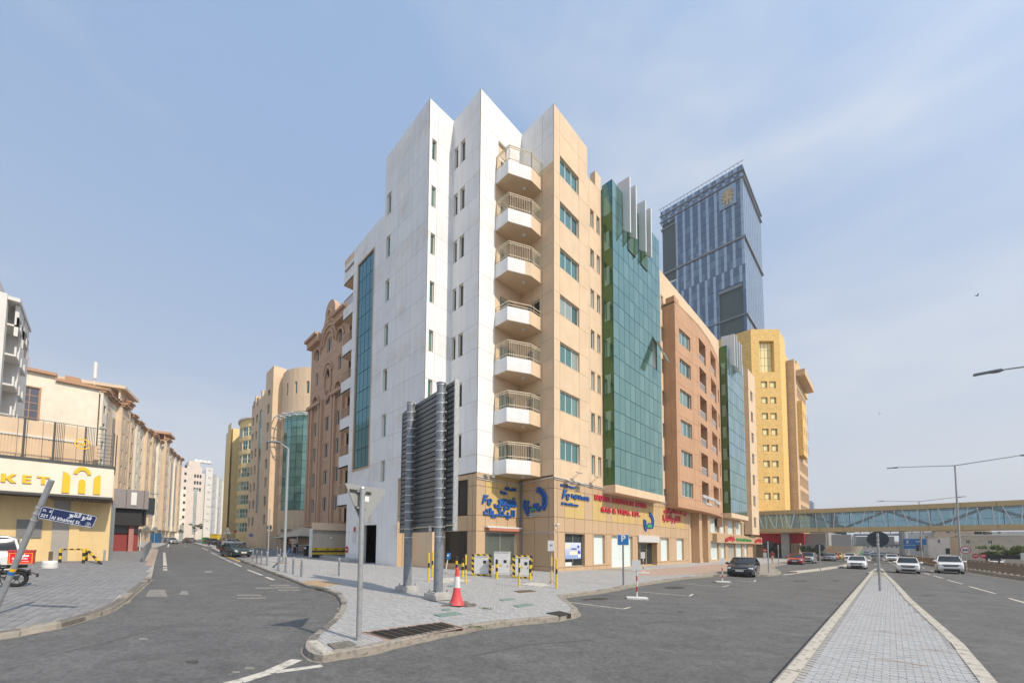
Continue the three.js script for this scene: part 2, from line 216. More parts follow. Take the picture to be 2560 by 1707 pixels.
// a small stroke alphabet for Arabic: x runs leftwards from the right edge, y up from the baseline
const AR = {
  'A': [0.30, [[0.15, 0, 0.15, 0.95]]], 'a': [0.30, [[0, 0, 0.12, 0, 0.16, 0.95]]], 'l': [0.34, [[0, 0, 0.34, 0], [0.17, 0, 0.17, 1]]], 'L': [0.34, [[0.10, 1, 0.10, 0, 0.34, 0]]], 'lf': [0.6, [[0, 0, 0.06, 0, 0.08, 1, 0.10, 0, 0.2, -0.18, 0.42, -0.2, 0.56, 0]]],
  'b': [0.30, [[0, 0, 0.30, 0], [0.15, 0, 0.15, 0.36]], [[0.15, -0.25]]], 'y': [0.32, [[0, 0, 0.32, 0], [0.16, 0, 0.16, 0.36]], [[0.08, -0.25], [0.24, -0.25]]], 't': [0.32, [[0, 0, 0.32, 0], [0.16, 0, 0.16, 0.36]], [[0.08, 0.58], [0.24, 0.58]]], 'n': [0.3, [[0, 0, 0.3, 0], [0.15, 0, 0.15, 0.36]], [[0.15, 0.56]]],
  'N': [0.3, [[0.08, 0.4, 0.08, 0, 0.3, 0]], [[0.12, 0.6]]], 's': [0.6, [[0, 0, 0.6, 0], [0.08, 0, 0.08, 0.36], [0.28, 0, 0.28, 0.32], [0.48, 0, 0.48, 0.32]]], 'sh': [0.6, [[0.04, 0.4, 0.04, 0, 0.6, 0], [0.24, 0, 0.24, 0.32], [0.44, 0, 0.44, 0.32]], [[0.16, 0.55], [0.32, 0.55], [0.24, 0.72]]], 'sf': [0.9, [[0, 0, 0.4, 0], [0.05, 0, 0.05, 0.36], [0.2, 0, 0.2, 0.32], [0.38, 0.34, 0.4, 0, 0.42, -0.2, 0.6, -0.3, 0.8, -0.2, 0.86, 0.1]]],
  'r': [0.34, [[0, 0, 0.08, 0, 0.12, 0.02, 0.18, -0.15, 0.34, -0.32]]], 'R': [0.36, [[0.06, 0.32, 0.12, 0, 0.2, -0.2, 0.36, -0.32]]], 'z': [0.34, [[0, 0, 0.08, 0, 0.18, -0.15, 0.34, -0.32]], [[0.14, 0.28]]],
  'w': [0.42, [[0.28, 0, 0.1, 0.04, 0.06, 0.22, 0.16, 0.36, 0.28, 0.26, 0.28, 0, 0.2, -0.22, 0.42, -0.32]]], 'f': [0.38, [[0, 0, 0.38, 0], [0.28, 0, 0.1, 0.06, 0.1, 0.3, 0.24, 0.36, 0.28, 0.2, 0.28, 0]], [[0.18, 0.58]]], 'm': [0.34, [[0, 0, 0.34, 0], [0.1, 0, 0.06, 0.2, 0.2, 0.26, 0.24, 0]]], 'h': [0.42, [[0, 0, 0.42, 0], [0.06, 0.34, 0.34, 0.34, 0.16, 0]]], 'j': [0.42, [[0, 0, 0.42, 0], [0.06, 0.34, 0.34, 0.34, 0.16, 0]], [[0.2, -0.25]]], 'kh': [0.42, [[0, 0, 0.42, 0], [0.06, 0.34, 0.34, 0.34, 0.16, 0]], [[0.2, 0.6]]], 'J': [0.6, [[0, 0.02, 0.1, 0.3, 0.42, 0.3, 0.16, 0.06, 0.08, -0.2, 0.2, -0.45, 0.52, -0.45]], [[0.3, -0.12]]],
  'd': [0.34, [[0, 0, 0.26, 0, 0.3, 0.14, 0.16, 0.38]]], 'S': [0.56, [[0, 0, 0.56, 0], [0.1, 0, 0.3, 0.3, 0.48, 0.26, 0.46, 0]]], 'k': [0.5, [[0, 0, 0.5, 0], [0.2, 0, 0.42, 0.34, 0.12, 0.62, 0.4, 0.95]]], 'K': [0.62, [[0, 0, 0.06, 0.95, 0.08, 0, 0.6, 0, 0.62, 0.22], [0.3, 0.3, 0.42, 0.46, 0.28, 0.5]]], 'Y': [0.62, [[0, 0.02, 0.08, 0.24, 0.24, 0.26, 0.14, 0.02, 0.3, -0.12, 0.24, -0.3, 0.06, -0.3, 0.5, -0.3, 0.6, -0.1]], [[0.2, -0.5], [0.38, -0.5]]], 'H': [0.36, [[0, 0, 0.1, 0, 0.1, 0.34, 0.3, 0.24, 0.28, 0, 0.1, 0]], [[0.1, 0.56], [0.26, 0.56]]], 'e': [0.45, [[0, 0.05, 0.3, 0.05, 0.34, 0.36, 0.12, 0.34, 0.08, 0.1, 0.3, -0.1, 0.12, -0.42, 0.45, -0.42]]], 'E': [0.4, [[0, 0, 0.4, 0], [0.1, 0.3, 0.3, 0.34, 0.2, 0.02]]], ' ': [0.28, []],
};
function arabic(x, text, right, base, size, thick) { // text: glyph keys separated by spaces, '_' for a gap
  x.lineWidth = thick; x.lineCap = 'round'; x.lineJoin = 'round'; let cx = right;
  for (const k of text.split(' ')) { const gl = AR[k === '_' ? ' ' : k]; for (const st of gl[1]) { x.beginPath(); for (let i = 0; i < st.length; i += 2) { const X = cx - st[i] * size, Y = base - st[i + 1] * size; i ? x.lineTo(X, Y) : x.moveTo(X, Y); } x.stroke(); } for (const p of gl[2] ?? []) { x.beginPath(); x.arc(cx - p[0] * size, base - p[1] * size, thick * 0.62, 0, 7); x.fill(); } cx -= gl[0] * size; }
  return right - cx;
}
const latin = (s, font) => (x, W, H) => { x.font = font ?? `bold ${H * 0.95}px sans-serif`; x.textBaseline = 'middle'; x.textAlign = 'left'; const w = x.measureText(s).width; x.save(); x.scale(W / w, 1); x.fillText(s, 0, H * 0.54); x.restore(); };
const canvasMat = (W, H, draw, o = {}) => { const c = document.createElement('canvas'); c.width = W; c.height = H; const x = c.getContext('2d'); draw(x, W, H); const t = new THREE.CanvasTexture(c); t.colorSpace = THREE.SRGBColorSpace; return new THREE.MeshStandardMaterial({ map: t, roughness: 0.5, side: THREE.DoubleSide, ...o }); };
const plate = (w, h) => { const q = new THREE.PlaneGeometry(w, h); return q; };   // keeps its own 0..1 uv for printed faces
// ---------------------------------------------------------------- ground, roads, pavements
function slab(pts, h0, h1) { // polygon in plan (x,z) following the slope of the ground, with sides
  const c = pts.map(p => new THREE.Vector2(p[0], p[1])); if (THREE.ShapeUtils.isClockWise(c)) c.reverse();
  const tri = THREE.ShapeUtils.triangulateShape(c, []), pos = [], P = (q, h) => [q.x, G(q.x, q.y) + h, q.y];
  for (const t of tri) pos.push(...P(c[t[0]], h1), ...P(c[t[2]], h1), ...P(c[t[1]], h1));
  if (h0 !== null) for (let i = 0; i < c.length; i++) { const a = c[i], b = c[(i + 1) % c.length]; pos.push(...P(a, h0), ...P(a, h1), ...P(b, h1), ...P(a, h0), ...P(b, h1), ...P(b, h0)); }
  const q = new THREE.BufferGeometry(); q.setAttribute('position', new THREE.Float32BufferAttribute(pos, 3)); q.computeVertexNormals(); return fin(q);
}
const gx = (px, py, h = 0) => { const p = g(px, py, h); return [p.x, p.z]; };
const WALK = 0.14;
const inside = (x, z, poly) => { let r = false; for (let i = 0, j = poly.length - 1; i < poly.length; j = i++) { const [xi, zi] = poly[i], [xj, zj] = poly[j]; if ((zi > z) !== (zj > z) && x < (xj - xi) * (z - zi) / (zj - zi) + xi) r = !r; } return r; };
const segDist = (x, z, [ax, az], [bx_, bz]) => { const dx = bx_ - ax, dz = bz - az, t = Math.max(0, Math.min(1, ((x - ax) * dx + (z - az) * dz) / (dx * dx + dz * dz))); return Math.hypot(x - ax - t * dx, z - az - t * dz); };
{ // far terrain and the asphalt sheet with its patches of wear
  const q = new THREE.PlaneGeometry(1, 1); q.deleteAttribute('uv'); q.rotateX(-Math.PI / 2);
  const B = 2600, p = [[-B, -B], [B, -B], [B, B], [-B, B]];
  structure('ground', slab(p, null, -0.06), M.sandGround);
  const axis = (a, b, step) => { const l = []; let x = 0; while (x > a) { l.push(x); x -= step(Math.abs(x)); } l.push(a); l.reverse(); x = step(0); while (x < b) { l.push(x); x += step(Math.abs(x)); } l.push(b); return l; };
  const st = d => d < 34 ? 0.55 : 0.55 + (d - 34) * 0.12, xs = axis(-320, 60, st), zs = axis(-520, 40, st), pos = [], col = [], idx = [];
  for (const z of zs) for (const x of xs) {
    pos.push(x, G(x, z), z);
    const n = fbm(x * 0.031 + 40, z * 0.031 + 40, 64, 64, 3, 5), m = fbm(x * 0.17 + 90, z * 0.17 + 90, 512, 512, 13, 4), t = fbm(x * 0.55 + 300, z * 0.02 + 90, 2048, 512, 29, 3), k = 0.78 + 0.34 * n + 0.26 * (m - 0.5) + (x > -7 ? 0.16 * (t - 0.5) : 0), w = x < -10 ? 1.05 : 1;
    const dust = Math.max(0, m - 0.55) * 0.5; col.push(k * w + dust, k * w + dust * 0.96, k * w + dust * 0.86);
  }
  for (let j = 0; j + 1 < zs.length; j++) for (let i = 0; i + 1 < xs.length; i++) { const a = j * xs.length + i, b = a + 1, c = a + xs.length, d = c + 1; idx.push(a, c, b, b, c, d); }
  const r = new THREE.BufferGeometry(); r.setAttribute('position', new THREE.Float32BufferAttribute(pos, 3)); r.setAttribute('color', new THREE.Float32BufferAttribute(col, 3)); r.setIndex(idx); r.computeVertexNormals();
  const uv = new Float32Array(pos.length / 3 * 2); for (let i = 0; i < pos.length / 3; i++) { uv[2 * i] = pos[3 * i]; uv[2 * i + 1] = pos[3 * i + 2]; } r.setAttribute('uv', new THREE.BufferAttribute(uv, 2));
  structure('road', r, M.asphalt);
}
// kerb stones: each one a mesh, along a line, body on the left-hand side of the walk direction
function kerbRun(parent, pts, { w = 0.16, h = WALK + 0.012, len = 0.9, mats = [M.kerb], side = 1, name = 'kerb_stone' }) {
  const d = [0]; for (let i = 1; i < pts.length; i++) d.push(d[i - 1] + Math.hypot(pts[i][0] - pts[i - 1][0], pts[i][1] - pts[i - 1][1]));
  const L = d[d.length - 1], n = Math.max(1, Math.round(L / len)), at = s => { let i = 1; while (i < d.length - 1 && d[i] < s) i++; const t = (s - d[i - 1]) / (d[i] - d[i - 1]); return [pts[i - 1][0] + (pts[i][0] - pts[i - 1][0]) * t, pts[i - 1][1] + (pts[i][1] - pts[i - 1][1]) * t]; };
  for (let k = 0; k < n; k++) {
    const a = at(k / n * L + 0.008), b = at((k + 1) / n * L - 0.008), dx = b[0] - a[0], dz = b[1] - a[1], l = Math.hypot(dx, dz); if (l < 0.05) continue;
    const nx = dz / l * side, nz = -dx / l * side, hh = h + rr(-0.006, 0.006), o = rr(-0.006, 0.006);
    const pr = [[0, -0.05], [0.004, hh - 0.03], [0.03, hh], [w, hh], [w, -0.05]], pos = [], P = (q, [s, y]) => [q[0] + nx * (s + o), G(q[0], q[1]) + y, q[1] + nz * (s + o)];
    for (let i = 0; i < 5; i++) { const e = pr[i], f = pr[(i + 1) % 5]; pos.push(...P(a, e), ...P(b, e), ...P(b, f), ...P(a, e), ...P(b, f), ...P(a, f)); }
    for (const q of [a, b]) for (const t of [[0, 1, 2], [0, 2, 3], [0, 3, 4]]) pos.push(...t.flatMap(i => P(q, pr[i])));
    const q = new THREE.BufferGeometry(); q.setAttribute('position', new THREE.Float32BufferAttribute(pos, 3)); q.computeVertexNormals();
    part(name, fin(q), mats[Math.floor(rnd() * mats.length)], parent);
  }
}
// block paving inside a polygon: the blocks that show largest are parts, the rest one instanced part
function paving(parent, poly, margin, h, { L = 0.2, B = 0.1, gap = 0.008, turn = 0, mats, max = 300, reach = 30, colors, skip = [], bond = 0.5, ox = 0 }) {
  const c = Math.cos(turn), s = Math.sin(turn), list = [], R = poly.map(([x, z]) => [x * c + z * s, -x * s + z * c]);
  const a0 = Math.min(...R.map(p => p[0])), a1 = Math.max(...R.map(p => p[0])), b0 = Math.min(...R.map(p => p[1])), b1 = Math.max(...R.map(p => p[1]));
  for (let j = 0, b = b0; b < b1; b += B, j++) for (let a = a0 + ((j * bond) % 1) * L + ox; a < a1; a += L) {
    const u = a + L / 2, v = b + B / 2, x = u * c - v * s, z = u * s + v * c; if (Math.hypot(x, z) > reach || !inside(x, z, poly)) continue;
    let ok = true; for (let i = 0; i < poly.length && ok; i++) if (segDist(x, z, poly[i], poly[(i + 1) % poly.length]) < margin) ok = false; if (!ok || skip.some(q => inside(x, z, q))) continue;
    const dd = V(x, G(x, z) - EYE, z), dep = dd.dot(FW), sx = PX + F * dd.dot(RT) / dep, sy = PY - F * dd.dot(UP) / dep; list.push({ x, z, d: (dep > 1 && sx > -80 && sx < 2640 && sy < 1760) ? dep : 900 + dep });
  }
  list.sort((p, q) => p.d - q.d);
  const geo = fin(new THREE.BoxGeometry(L - gap, 0.05, B - gap)), near = list.slice(0, max), far = list.slice(max);
  for (const p of near) { const o = part('paver', geo, mats[Math.floor(rnd() * mats.length)], parent, p.x, G(p.x, p.z) + h - 0.025 + rr(-0.0025, 0.0025), p.z, -turn); o.rotation.z = GX; }
  if (far.length) {
    const im = new THREE.InstancedMesh(geo, mats[0].clone(), far.length); im.material.color.setRGB(1, 1, 1); const m = new THREE.Matrix4(), e = new THREE.Euler(0, -turn, GX), qt = new THREE.Quaternion().setFromEuler(e), col = new THREE.Color();
    far.forEach((p, i) => { m.compose(V(p.x, G(p.x, p.z) + h - 0.025 + rr(-0.0025, 0.0025), p.z), qt, V(1, 1, 1)); im.setMatrixAt(i, m); const k = mats[Math.floor(rnd() * mats.length)].color; im.setColorAt(i, col.copy(k)); });
    im.name = 'pavers'; im.userData.kind = 'stuff'; parent.add(im);
  }
}
const strip = (pts, w, h = 0.004) => { // painted line along plan points
  const l = []; for (let i = 0; i + 1 < pts.length; i++) { const [a, b] = [pts[i], pts[i + 1]], dx = b[0] - a[0], dz = b[1] - a[1], n = Math.hypot(dx, dz), ox = dz / n * w / 2, oz = -dx / n * w / 2; l.push(slab([[a[0] + ox, a[1] + oz], [b[0] + ox, b[1] + oz], [b[0] - ox, b[1] - oz], [a[0] - ox, a[1] - oz]], null, h)); } return mg(l);
};
// --- corner pavement
const leftKerb = [[600, 1404], [640, 1419], [690, 1440], [726, 1453], [771, 1472], [805, 1479], [838, 1491], [850, 1505], [853, 1520], [845, 1540], [830, 1560], [805, 1582], [775, 1605], [764, 1620]].map(p => gx(...p));
const nose = [[762, 1634], [770, 1645], [785, 1653], [806, 1656]].map(p => gx(...p));
const rightKerb = [[806, 1656], [905, 1640], [1000, 1617], [1200, 1573], [1300, 1562], [1401, 1553]].map(p => gx(...p));
const notch = [[1401, 1553], [1429, 1546], [1446, 1541], [1444, 1530], [1403, 1496]].map(p => gx(...p));
const bayKerb = [[1403, 1496], [1500, 1484], [1600, 1465], [1700, 1449], [1790, 1441], [1885, 1440]].map(p => gx(...p));
const bulge = [[1885, 1440], [1920, 1441], [1945, 1439], [1954, 1434], [1945, 1426], [1931, 1420], [1945, 1415], [1985, 1408]].map(p => gx(...p));
const cornerPoly = [...leftKerb, ...nose.slice(0, 3), ...rightKerb, ...notch.slice(1), ...bayKerb.slice(1), ...bulge.slice(1), [-11.4, -130], [-30, -130], [-30, -40], [-46, -40], [-46, -13.2], [-41.2, -12.4]];
const corner = thing('pavement', 'light grey block pavement round the street corner below the white building', 'pavement', V(0, 0, 0), 0, undefined, 'structure'); 
part('paving_bed', slab(cornerPoly, -0.05, WALK - 0.009), M.kerb, corner);
{
  kerbRun(corner, leftKerb.slice(0, 4), { mats: [M.kerb, M.kerbDark], w: 0.15 });
  kerbRun(corner, leftKerb.slice(3, 5), { mats: [M.kerb], w: 0.2, h: 0.05 });
  kerbRun(corner, leftKerb.slice(4), { mats: [M.kerbDark, M.kerb], w: 0.18, len: 0.6 });
  kerbRun(corner, [leftKerb[leftKerb.length - 1], ...nose], { mats: [M.kerbPale], w: 0.2, len: 1.2 });
  kerbRun(corner, rightKerb, { mats: [M.kerb], w: 0.2, len: 1.0 });
  kerbRun(corner, notch, { mats: [M.kerb], w: 0.2, len: 0.8 });
  kerbRun(corner, bayKerb, { mats: [M.kerb, M.kerb, M.kerbDark], w: 0.15 });
  kerbRun(corner, bulge, { mats: [M.kerb], w: 0.2 });
  kerbRun(corner, [bulge[bulge.length - 1], [-11.4, -130]], { mats: [M.kerb], w: 0.2, len: 2 });
}
const pxPoly = (l, h = WALK) => l.map(p => gx(p[0], p[1], h));
const grateP = pxPoly([[907, 1581], [975, 1601], [1157, 1569], [1104, 1555]]), tanP = pxPoly([[748, 1456], [790, 1449], [858, 1460], [800, 1468]]), coverP = pxPoly([[817, 1611], [835, 1624], [891, 1614], [872, 1603]]);
const drainP = pxPoly([[1366, 1533], [1398, 1541.5], [1428, 1535], [1399.5, 1528]]);
const pinkP = pxPoly([[1600, 1440], [1700, 1437], [1900, 1420], [1850, 1405], [1740, 1415], [1600, 1425]]);
paving(corner, cornerPoly, 0.16, WALK, { mats: M.paver, reach: 34, skip: [grateP, tanP, coverP, drainP], turn: 0.04 });
// simple sheet of paving beyond the reach of single blocks
part('paving_sheet', slab([[-22, -33], [-11.5, -33], [-11.4, -130], [-22, -130]], null, WALK - 0.004), M.paver[1], corner);
part('paving_sheet', slab([[-46, -30], [-30, -30], [-30, -12], [-33, -9.2], [-40.5, -9.4], [-46, -13]], null, WALK - 0.004), M.paver[2], corner);
part('tan_paving', slab(tanP, WALK - 0.03, WALK), M.paverTan, corner, 0, 0, 0, 0, 'worn orange tactile paving at the dropped kerb');
part('pink_paving', slab(pinkP, WALK - 0.03, WALK + 0.004), M.paverPink, corner);
// --- median island
const medL = [[1860, 1800], [1960, 1679], [2067, 1554], [2123, 1493], [2149, 1457], [2177, 1432]].map(p => gx(p[0], p[1], WALK)), medR = [[2215, 1432], [2241, 1455], [2284, 1500], [2411, 1608], [2540, 1735]].map(p => gx(p[0], p[1], WALK));
const xL = -1.41; medL[0] = [xL, -2]; for (const p of medL) p[0] = xL;
medR[medR.length - 1] = [1.3, -2];
const medPoly = [...medL, [-1.1, -54.6], [-0.7, -54.6], ...medR];
const median = thing('median', 'long grey block paved median island with pale kerbs tapering away down the highway', 'median', V(0, 0, 0), 0, undefined, 'structure');
part('paving_bed', slab(medPoly, -0.05, WALK - 0.009), M.kerb, median);
kerbRun(median, [...medL].reverse(), { mats: [M.kerbPale], w: 0.22, side: 1, len: 1 }); kerbRun(median, [...medR].reverse(), { mats: [M.kerbPale], w: 0.22, side: 1, len: 1 }); kerbRun(median, [medL[5], [-1.1, -54.6], [-0.7, -54.6], medR[0]], { mats: [M.kerbPale], w: 0.22, side: 1, len: 0.6 });
paving(median, medPoly, 0.24, WALK, { mats: M.medianP, reach: 46, L: 0.2, B: 0.1, gap: 0.011, max: 300, ox: 0.03 });
// faded tan bands painted across the median
for (const [x0, y0, x1, y1] of [[2184, 1645, 2320, 1665], [2302, 1621, 2420, 1636], [2190, 1577, 2283, 1588], [2273, 1564, 2352, 1572], [2190, 1538, 2262, 1545], [2262, 1530, 2312, 1534]]) part('painted_band', strip([gx(x0, y0, WALK), gx(x1, y1, WALK)], 0.05, WALK + 0.004), M.paverPink, median);
// --- separator beside the parking lane
const sepPts = [[1995, 1433], [2050, 1427], [2116, 1417]].map(p => gx(...p));
{ const s = thing('separator', 'low narrow concrete separator strip beside the slip lane', 'kerb', V(0, 0, 0), 0, undefined, 'structure'); kerbRun(s, sepPts, { mats: [M.kerbPale], w: 0.7, len: 1.2, h: 0.13 }); kerbRun(s, [sepPts[2], [-2.9, -120]], { mats: [M.kerbPale], w: 0.7, len: 3, h: 0.13 }); }
// --- left pavement
const lKerb = [[-40, 1612], [0, 1599], [75, 1585], [139, 1573], [223, 1549], [275, 1531], [305, 1512], [328, 1494], [352, 1472], [378, 1449]].map(p => gx(...p)), lKerb2 = [[378, 1449], [385, 1413], [391, 1390], [395, 1375]].map(p => gx(...p));
lKerb[0] = [-12.4, 3.2];
const leftPoly = [...lKerb, ...lKerb2.slice(1), [-75, -4.6], [-75, 12], [-44, 12], [-11.6, 12], [-11.8, 5]];
const leftWalk = thing('pavement', 'blue grey block pavement with pale joints in front of the market', 'pavement', V(0, 0, 0), 0, undefined, 'structure');
part('paving_bed', slab(leftPoly, -0.05, WALK - 0.012), M.paverSand, leftWalk);
kerbRun(leftWalk, [[-11.8, 5], ...lKerb], { mats: [M.kerbDark, M.kerbDark, M.kerb], w: 0.2, side: 1, len: 0.8 }); kerbRun(leftWalk, lKerb2, { mats: [M.kerb], w: 0.2, side: 1, len: 1, h: 0.1 });
paving(leftWalk, leftPoly, 0.2, WALK, { mats: M.paverBlue, reach: 42, L: 0.28, B: 0.24, gap: 0.022, turn: 0.12, bond: 0.5 });
part('pink_paving', slab(pxPoly([[362, 1414], [378, 1414], [391, 1378], [383, 1378]]), WALK - 0.02, WALK + 0.006), M.paverPink, leftWalk);
part('paving_sheet', slab([[-75, -4.2], [-75, 10], [-42, 10], [-42, -2.2]], null, WALK - 0.002), M.paverBlue[1], leftWalk);
// far left pavement with the blue hoarding
{ const s = thing('pavement', 'far pavement with pink edge along the side street past the side turning', 'pavement', V(0, 0, 0), 0, undefined, 'structure'); const p = [[-80, -5.6], [-130, -12], [-200, -26], [-200, 5], [-80, 5]]; part('paving_bed', slab(p, -0.03, WALK), M.paver[1], s); kerbRun(s, p.slice(0, 3), { mats: [M.kerbPale], side: 1, len: 3 }); }
// far islands on the right of the side street
{
  const a = [[523.6, 1371], [543.5, 1381], [580, 1386], [600, 1375], [540, 1368]].map(p => gx(...p)), b = [[479, 1357], [509, 1367], [545, 1369], [520, 1360]].map(p => gx(...p));
  for (const [p, t] of [[a, 'pavement island behind the row of short black bollards'], [b, 'far pavement island beside the green bin']]) { const s = thing('pavement', t, 'pavement', V(0, 0, 0), 0, undefined, 'structure'); part('paving_bed', slab(p, -0.03, WALK), M.paver[1], s); kerbRun(s, p.slice(0, 2), { mats: [M.kerb], side: 1, len: 1.5 }); }
  structure('forecourt', slab([[-41.4, -12.6], [-40.6, -9.2], [-55, -10.6], [-62, -13], [-130, -16], [-130, -40], [-46, -40], [-46, -13.4]], null, 0.012), M.paverBlue[0]);
}
// --- paint on the roads
const marks = thing('road_markings', 'white and yellow lines painted on the asphalt', 'road markings', V(0, 0, 0), 0, undefined, 'structure');
const line = (pp, w, m = M.paint, name = 'painted_line') => part(name, strip(pp.map(p => gx(...p)), w), m, marks);
for (const [a, b] of [[[2524, 1495.4], [2575, 1510]], [[2425.6, 1466], [2490.6, 1484]], [[2369.4, 1449.5], [2407.7, 1459.7]], [[2334.5, 1438.8], [2359, 1445.7]], [[2310.8, 1431.6], [2327, 1436]]]) line([a, b], 0.14, M.paint, 'lane_dash');
for (let z = -66; z > -200; z -= 12) part('lane_dash', strip([[3.3 + (z + 60) * 0.016, z], [3.3 + (z + 60) * 0.016, z - 4]], 0.14), M.paint, marks);
line([[2176, 1431], [2194, 1421]], 0.16); line([[2216, 1432], [2203, 1421]], 0.16); line([[2191, 1411], [2174, 1388]], 0.16); line([[2239, 1412], [2206, 1396]], 0.16);
line([[1958, 1437], [1996, 1433]], 0.25); line([[2600, 1461], [2412, 1431], [2335, 1417]], 0.12, M.paintYellow);
for (const l of [[[1414.5, 1504.4], [1558, 1522.4], [1576, 1518]], [[1592.4, 1478.6], [1724.4, 1490], [1733, 1485]], [[1701.5, 1458.5], [1807.6, 1467], [1823, 1463]], [[1845, 1451.5], [1886, 1454], [1890, 1450]], [[1930, 1449], [1960, 1450]]]) line(l, 0.09, M.paint, 'bay_line');
line([[560, 1712], [600, 1703], [668, 1682], [742, 1649]], 0.24); line([[690, 1680], [806, 1664]], 0.16);
line([[409.5, 1381], [411.8, 1414]], 0.22); line([[411.8, 1417], [412, 1420]], 0.22); line([[412, 1422.5], [412.2, 1426]], 0.22); line([[419, 1367.5], [421.5, 1358]], 0.25);
for (let i = 0; i < 11; i++) { const x = 527 + i * 5, y = 1381 + i * 2.35; line([[x, y], [x + 3, y + 1.4]], 0.25, M.paint, 'give_way_dash'); }
for (const [a, b] of [[[584, 1407], [603, 1416]], [[505, 1369.5], [519, 1376]], [[618, 1424], [655, 1438]], [[664, 1442], [684, 1450]]]) line([a, b], 0.16, M.paint, 'lane_dash');
for (const [x, y, w, hh] of [[520, 1429, 14, 5], [392, 1483, 38, 17], [460, 1482, 14, 10], [622, 1488, 60, 3], [628, 1495, 70, 3], [700, 1463, 50, 3], [716, 1469, 60, 3], [722, 1475, 54, 3], [660, 1470, 44, 3], [358, 1597, 20, 4], [624, 1670, 20, 6], [590, 1680, 16, 4], [462, 1365.5, 7, 2.2]]) part('worn_paint', slab(pxPoly([[x - w / 2, y - hh / 2], [x + w / 2, y - hh / 2], [x + w / 2 + hh * 0.4, y + hh / 2], [x - w / 2 - hh * 0.6, y + hh / 2]], 0), null, 0.004), M.paintWorn, marks);
line([[558, 1387], [601, 1404.5]], 0.3, M.paintYellow);
{ // seams, cracks and sand along the kerbs
  const tar = mat([0.075, 0.075, 0.075], { map: T.dirty, roughness: 0.8 }), dust = mat([0.36, 0.325, 0.27], { map: T.concrete, roughness: 1 });
  const crack = (pts, w) => { const l = []; for (let i = 0; i + 1 < pts.length; i++) for (let k = 0; k < 8; k++) { const t = k / 8, a = pts[i], b = pts[i + 1]; l.push([a[0] + (b[0] - a[0]) * t + rr(-1.5, 1.5), a[1] + (b[1] - a[1]) * t + rr(-0.35, 0.35)]); } l.push(pts[pts.length - 1]); part('tar_seam', strip(l.map(p => gx(...p)), w, 0.003), tar, marks); };
  crack([[1958, 1470], [2030, 1474], [2103, 1477.5]], 0.05); crack([[2263, 1452], [2420, 1461], [2580, 1471]], 0.06); crack([[1600, 1560], [1700, 1553], [1860, 1548]], 0.03); crack([[1180, 1640], [1320, 1612], [1480, 1600]], 0.03); crack([[380, 1447], [430, 1441], [520, 1437], [610, 1440]], 0.09); crack([[120, 1640], [260, 1608], [430, 1560]], 0.03); crack([[2100, 1430], [2140, 1440], [2160, 1436]], 0.05);
  for (const [x, y, w, h] of [[2001, 1453, 34, 3.5], [1700, 1530, 14, 3], [2320, 1488, 24, 2.5], [480, 1655, 30, 6]]) part('road_patch', slab(pxPoly([[x - w / 2, y - h / 2], [x + w / 2, y - h / 2], [x + w / 2, y + h / 2], [x - w / 2, y + h / 2]], 0), null, 0.0035), tar, marks);
  const drift = (pts, side, nm) => { for (let i = 0; i + 1 < pts.length; i++) { const [a, b] = [pts[i], pts[i + 1]], dx = b[0] - a[0], dz = b[1] - a[1], L = Math.hypot(dx, dz), n = Math.max(2, Math.round(L / 0.35)), ox = -dz / L * side, oz = dx / L * side, inn = [], out = []; for (let k = 0; k <= n; k++) { const t = k / n, x = a[0] + dx * t, z = a[1] + dz * t, w = 0.02 + 0.16 * Math.pow(fbm(x * 0.7 + 50, z * 0.7 + 50, 256, 256, 5, 3), 2) + rr(0, 0.025); inn.push([x - ox * 0.02, z - oz * 0.02]); out.push([x + ox * w, z + oz * w]); } part('sand_drift', slab([...inn, ...out.reverse()], null, 0.0045), dust, marks); } };
  drift(rightKerb, 1); drift(notch, 1); drift(bayKerb, 1); drift([leftKerb[leftKerb.length - 1], ...nose], 1); drift(leftKerb, 1); drift(lKerb, 1);
}
{ // raised terrace and steps in front of the shop, oil stains in the bays
  const stain = mat([0.06, 0.057, 0.052], { map: T.dirty, roughness: 0.9 });
  for (const [x, y, w, hh] of [[1495, 1497, 60, 7], [1688, 1469, 60, 7], [1800, 1455, 46, 6], [1465, 1499, 26, 4], [2090, 1452, 30, 3]]) { const pts = []; for (let k = 0; k < 18; k++) { const a = k / 18 * 6.283, r = 0.7 + 0.3 * hash(k, Math.round(x), 3); pts.push([x + Math.cos(a) * w / 2 * r, y + Math.sin(a) * hh / 2 * r]); } part('oil_stain', slab(pxPoly(pts, 0), null, 0.003), stain, marks); }
}
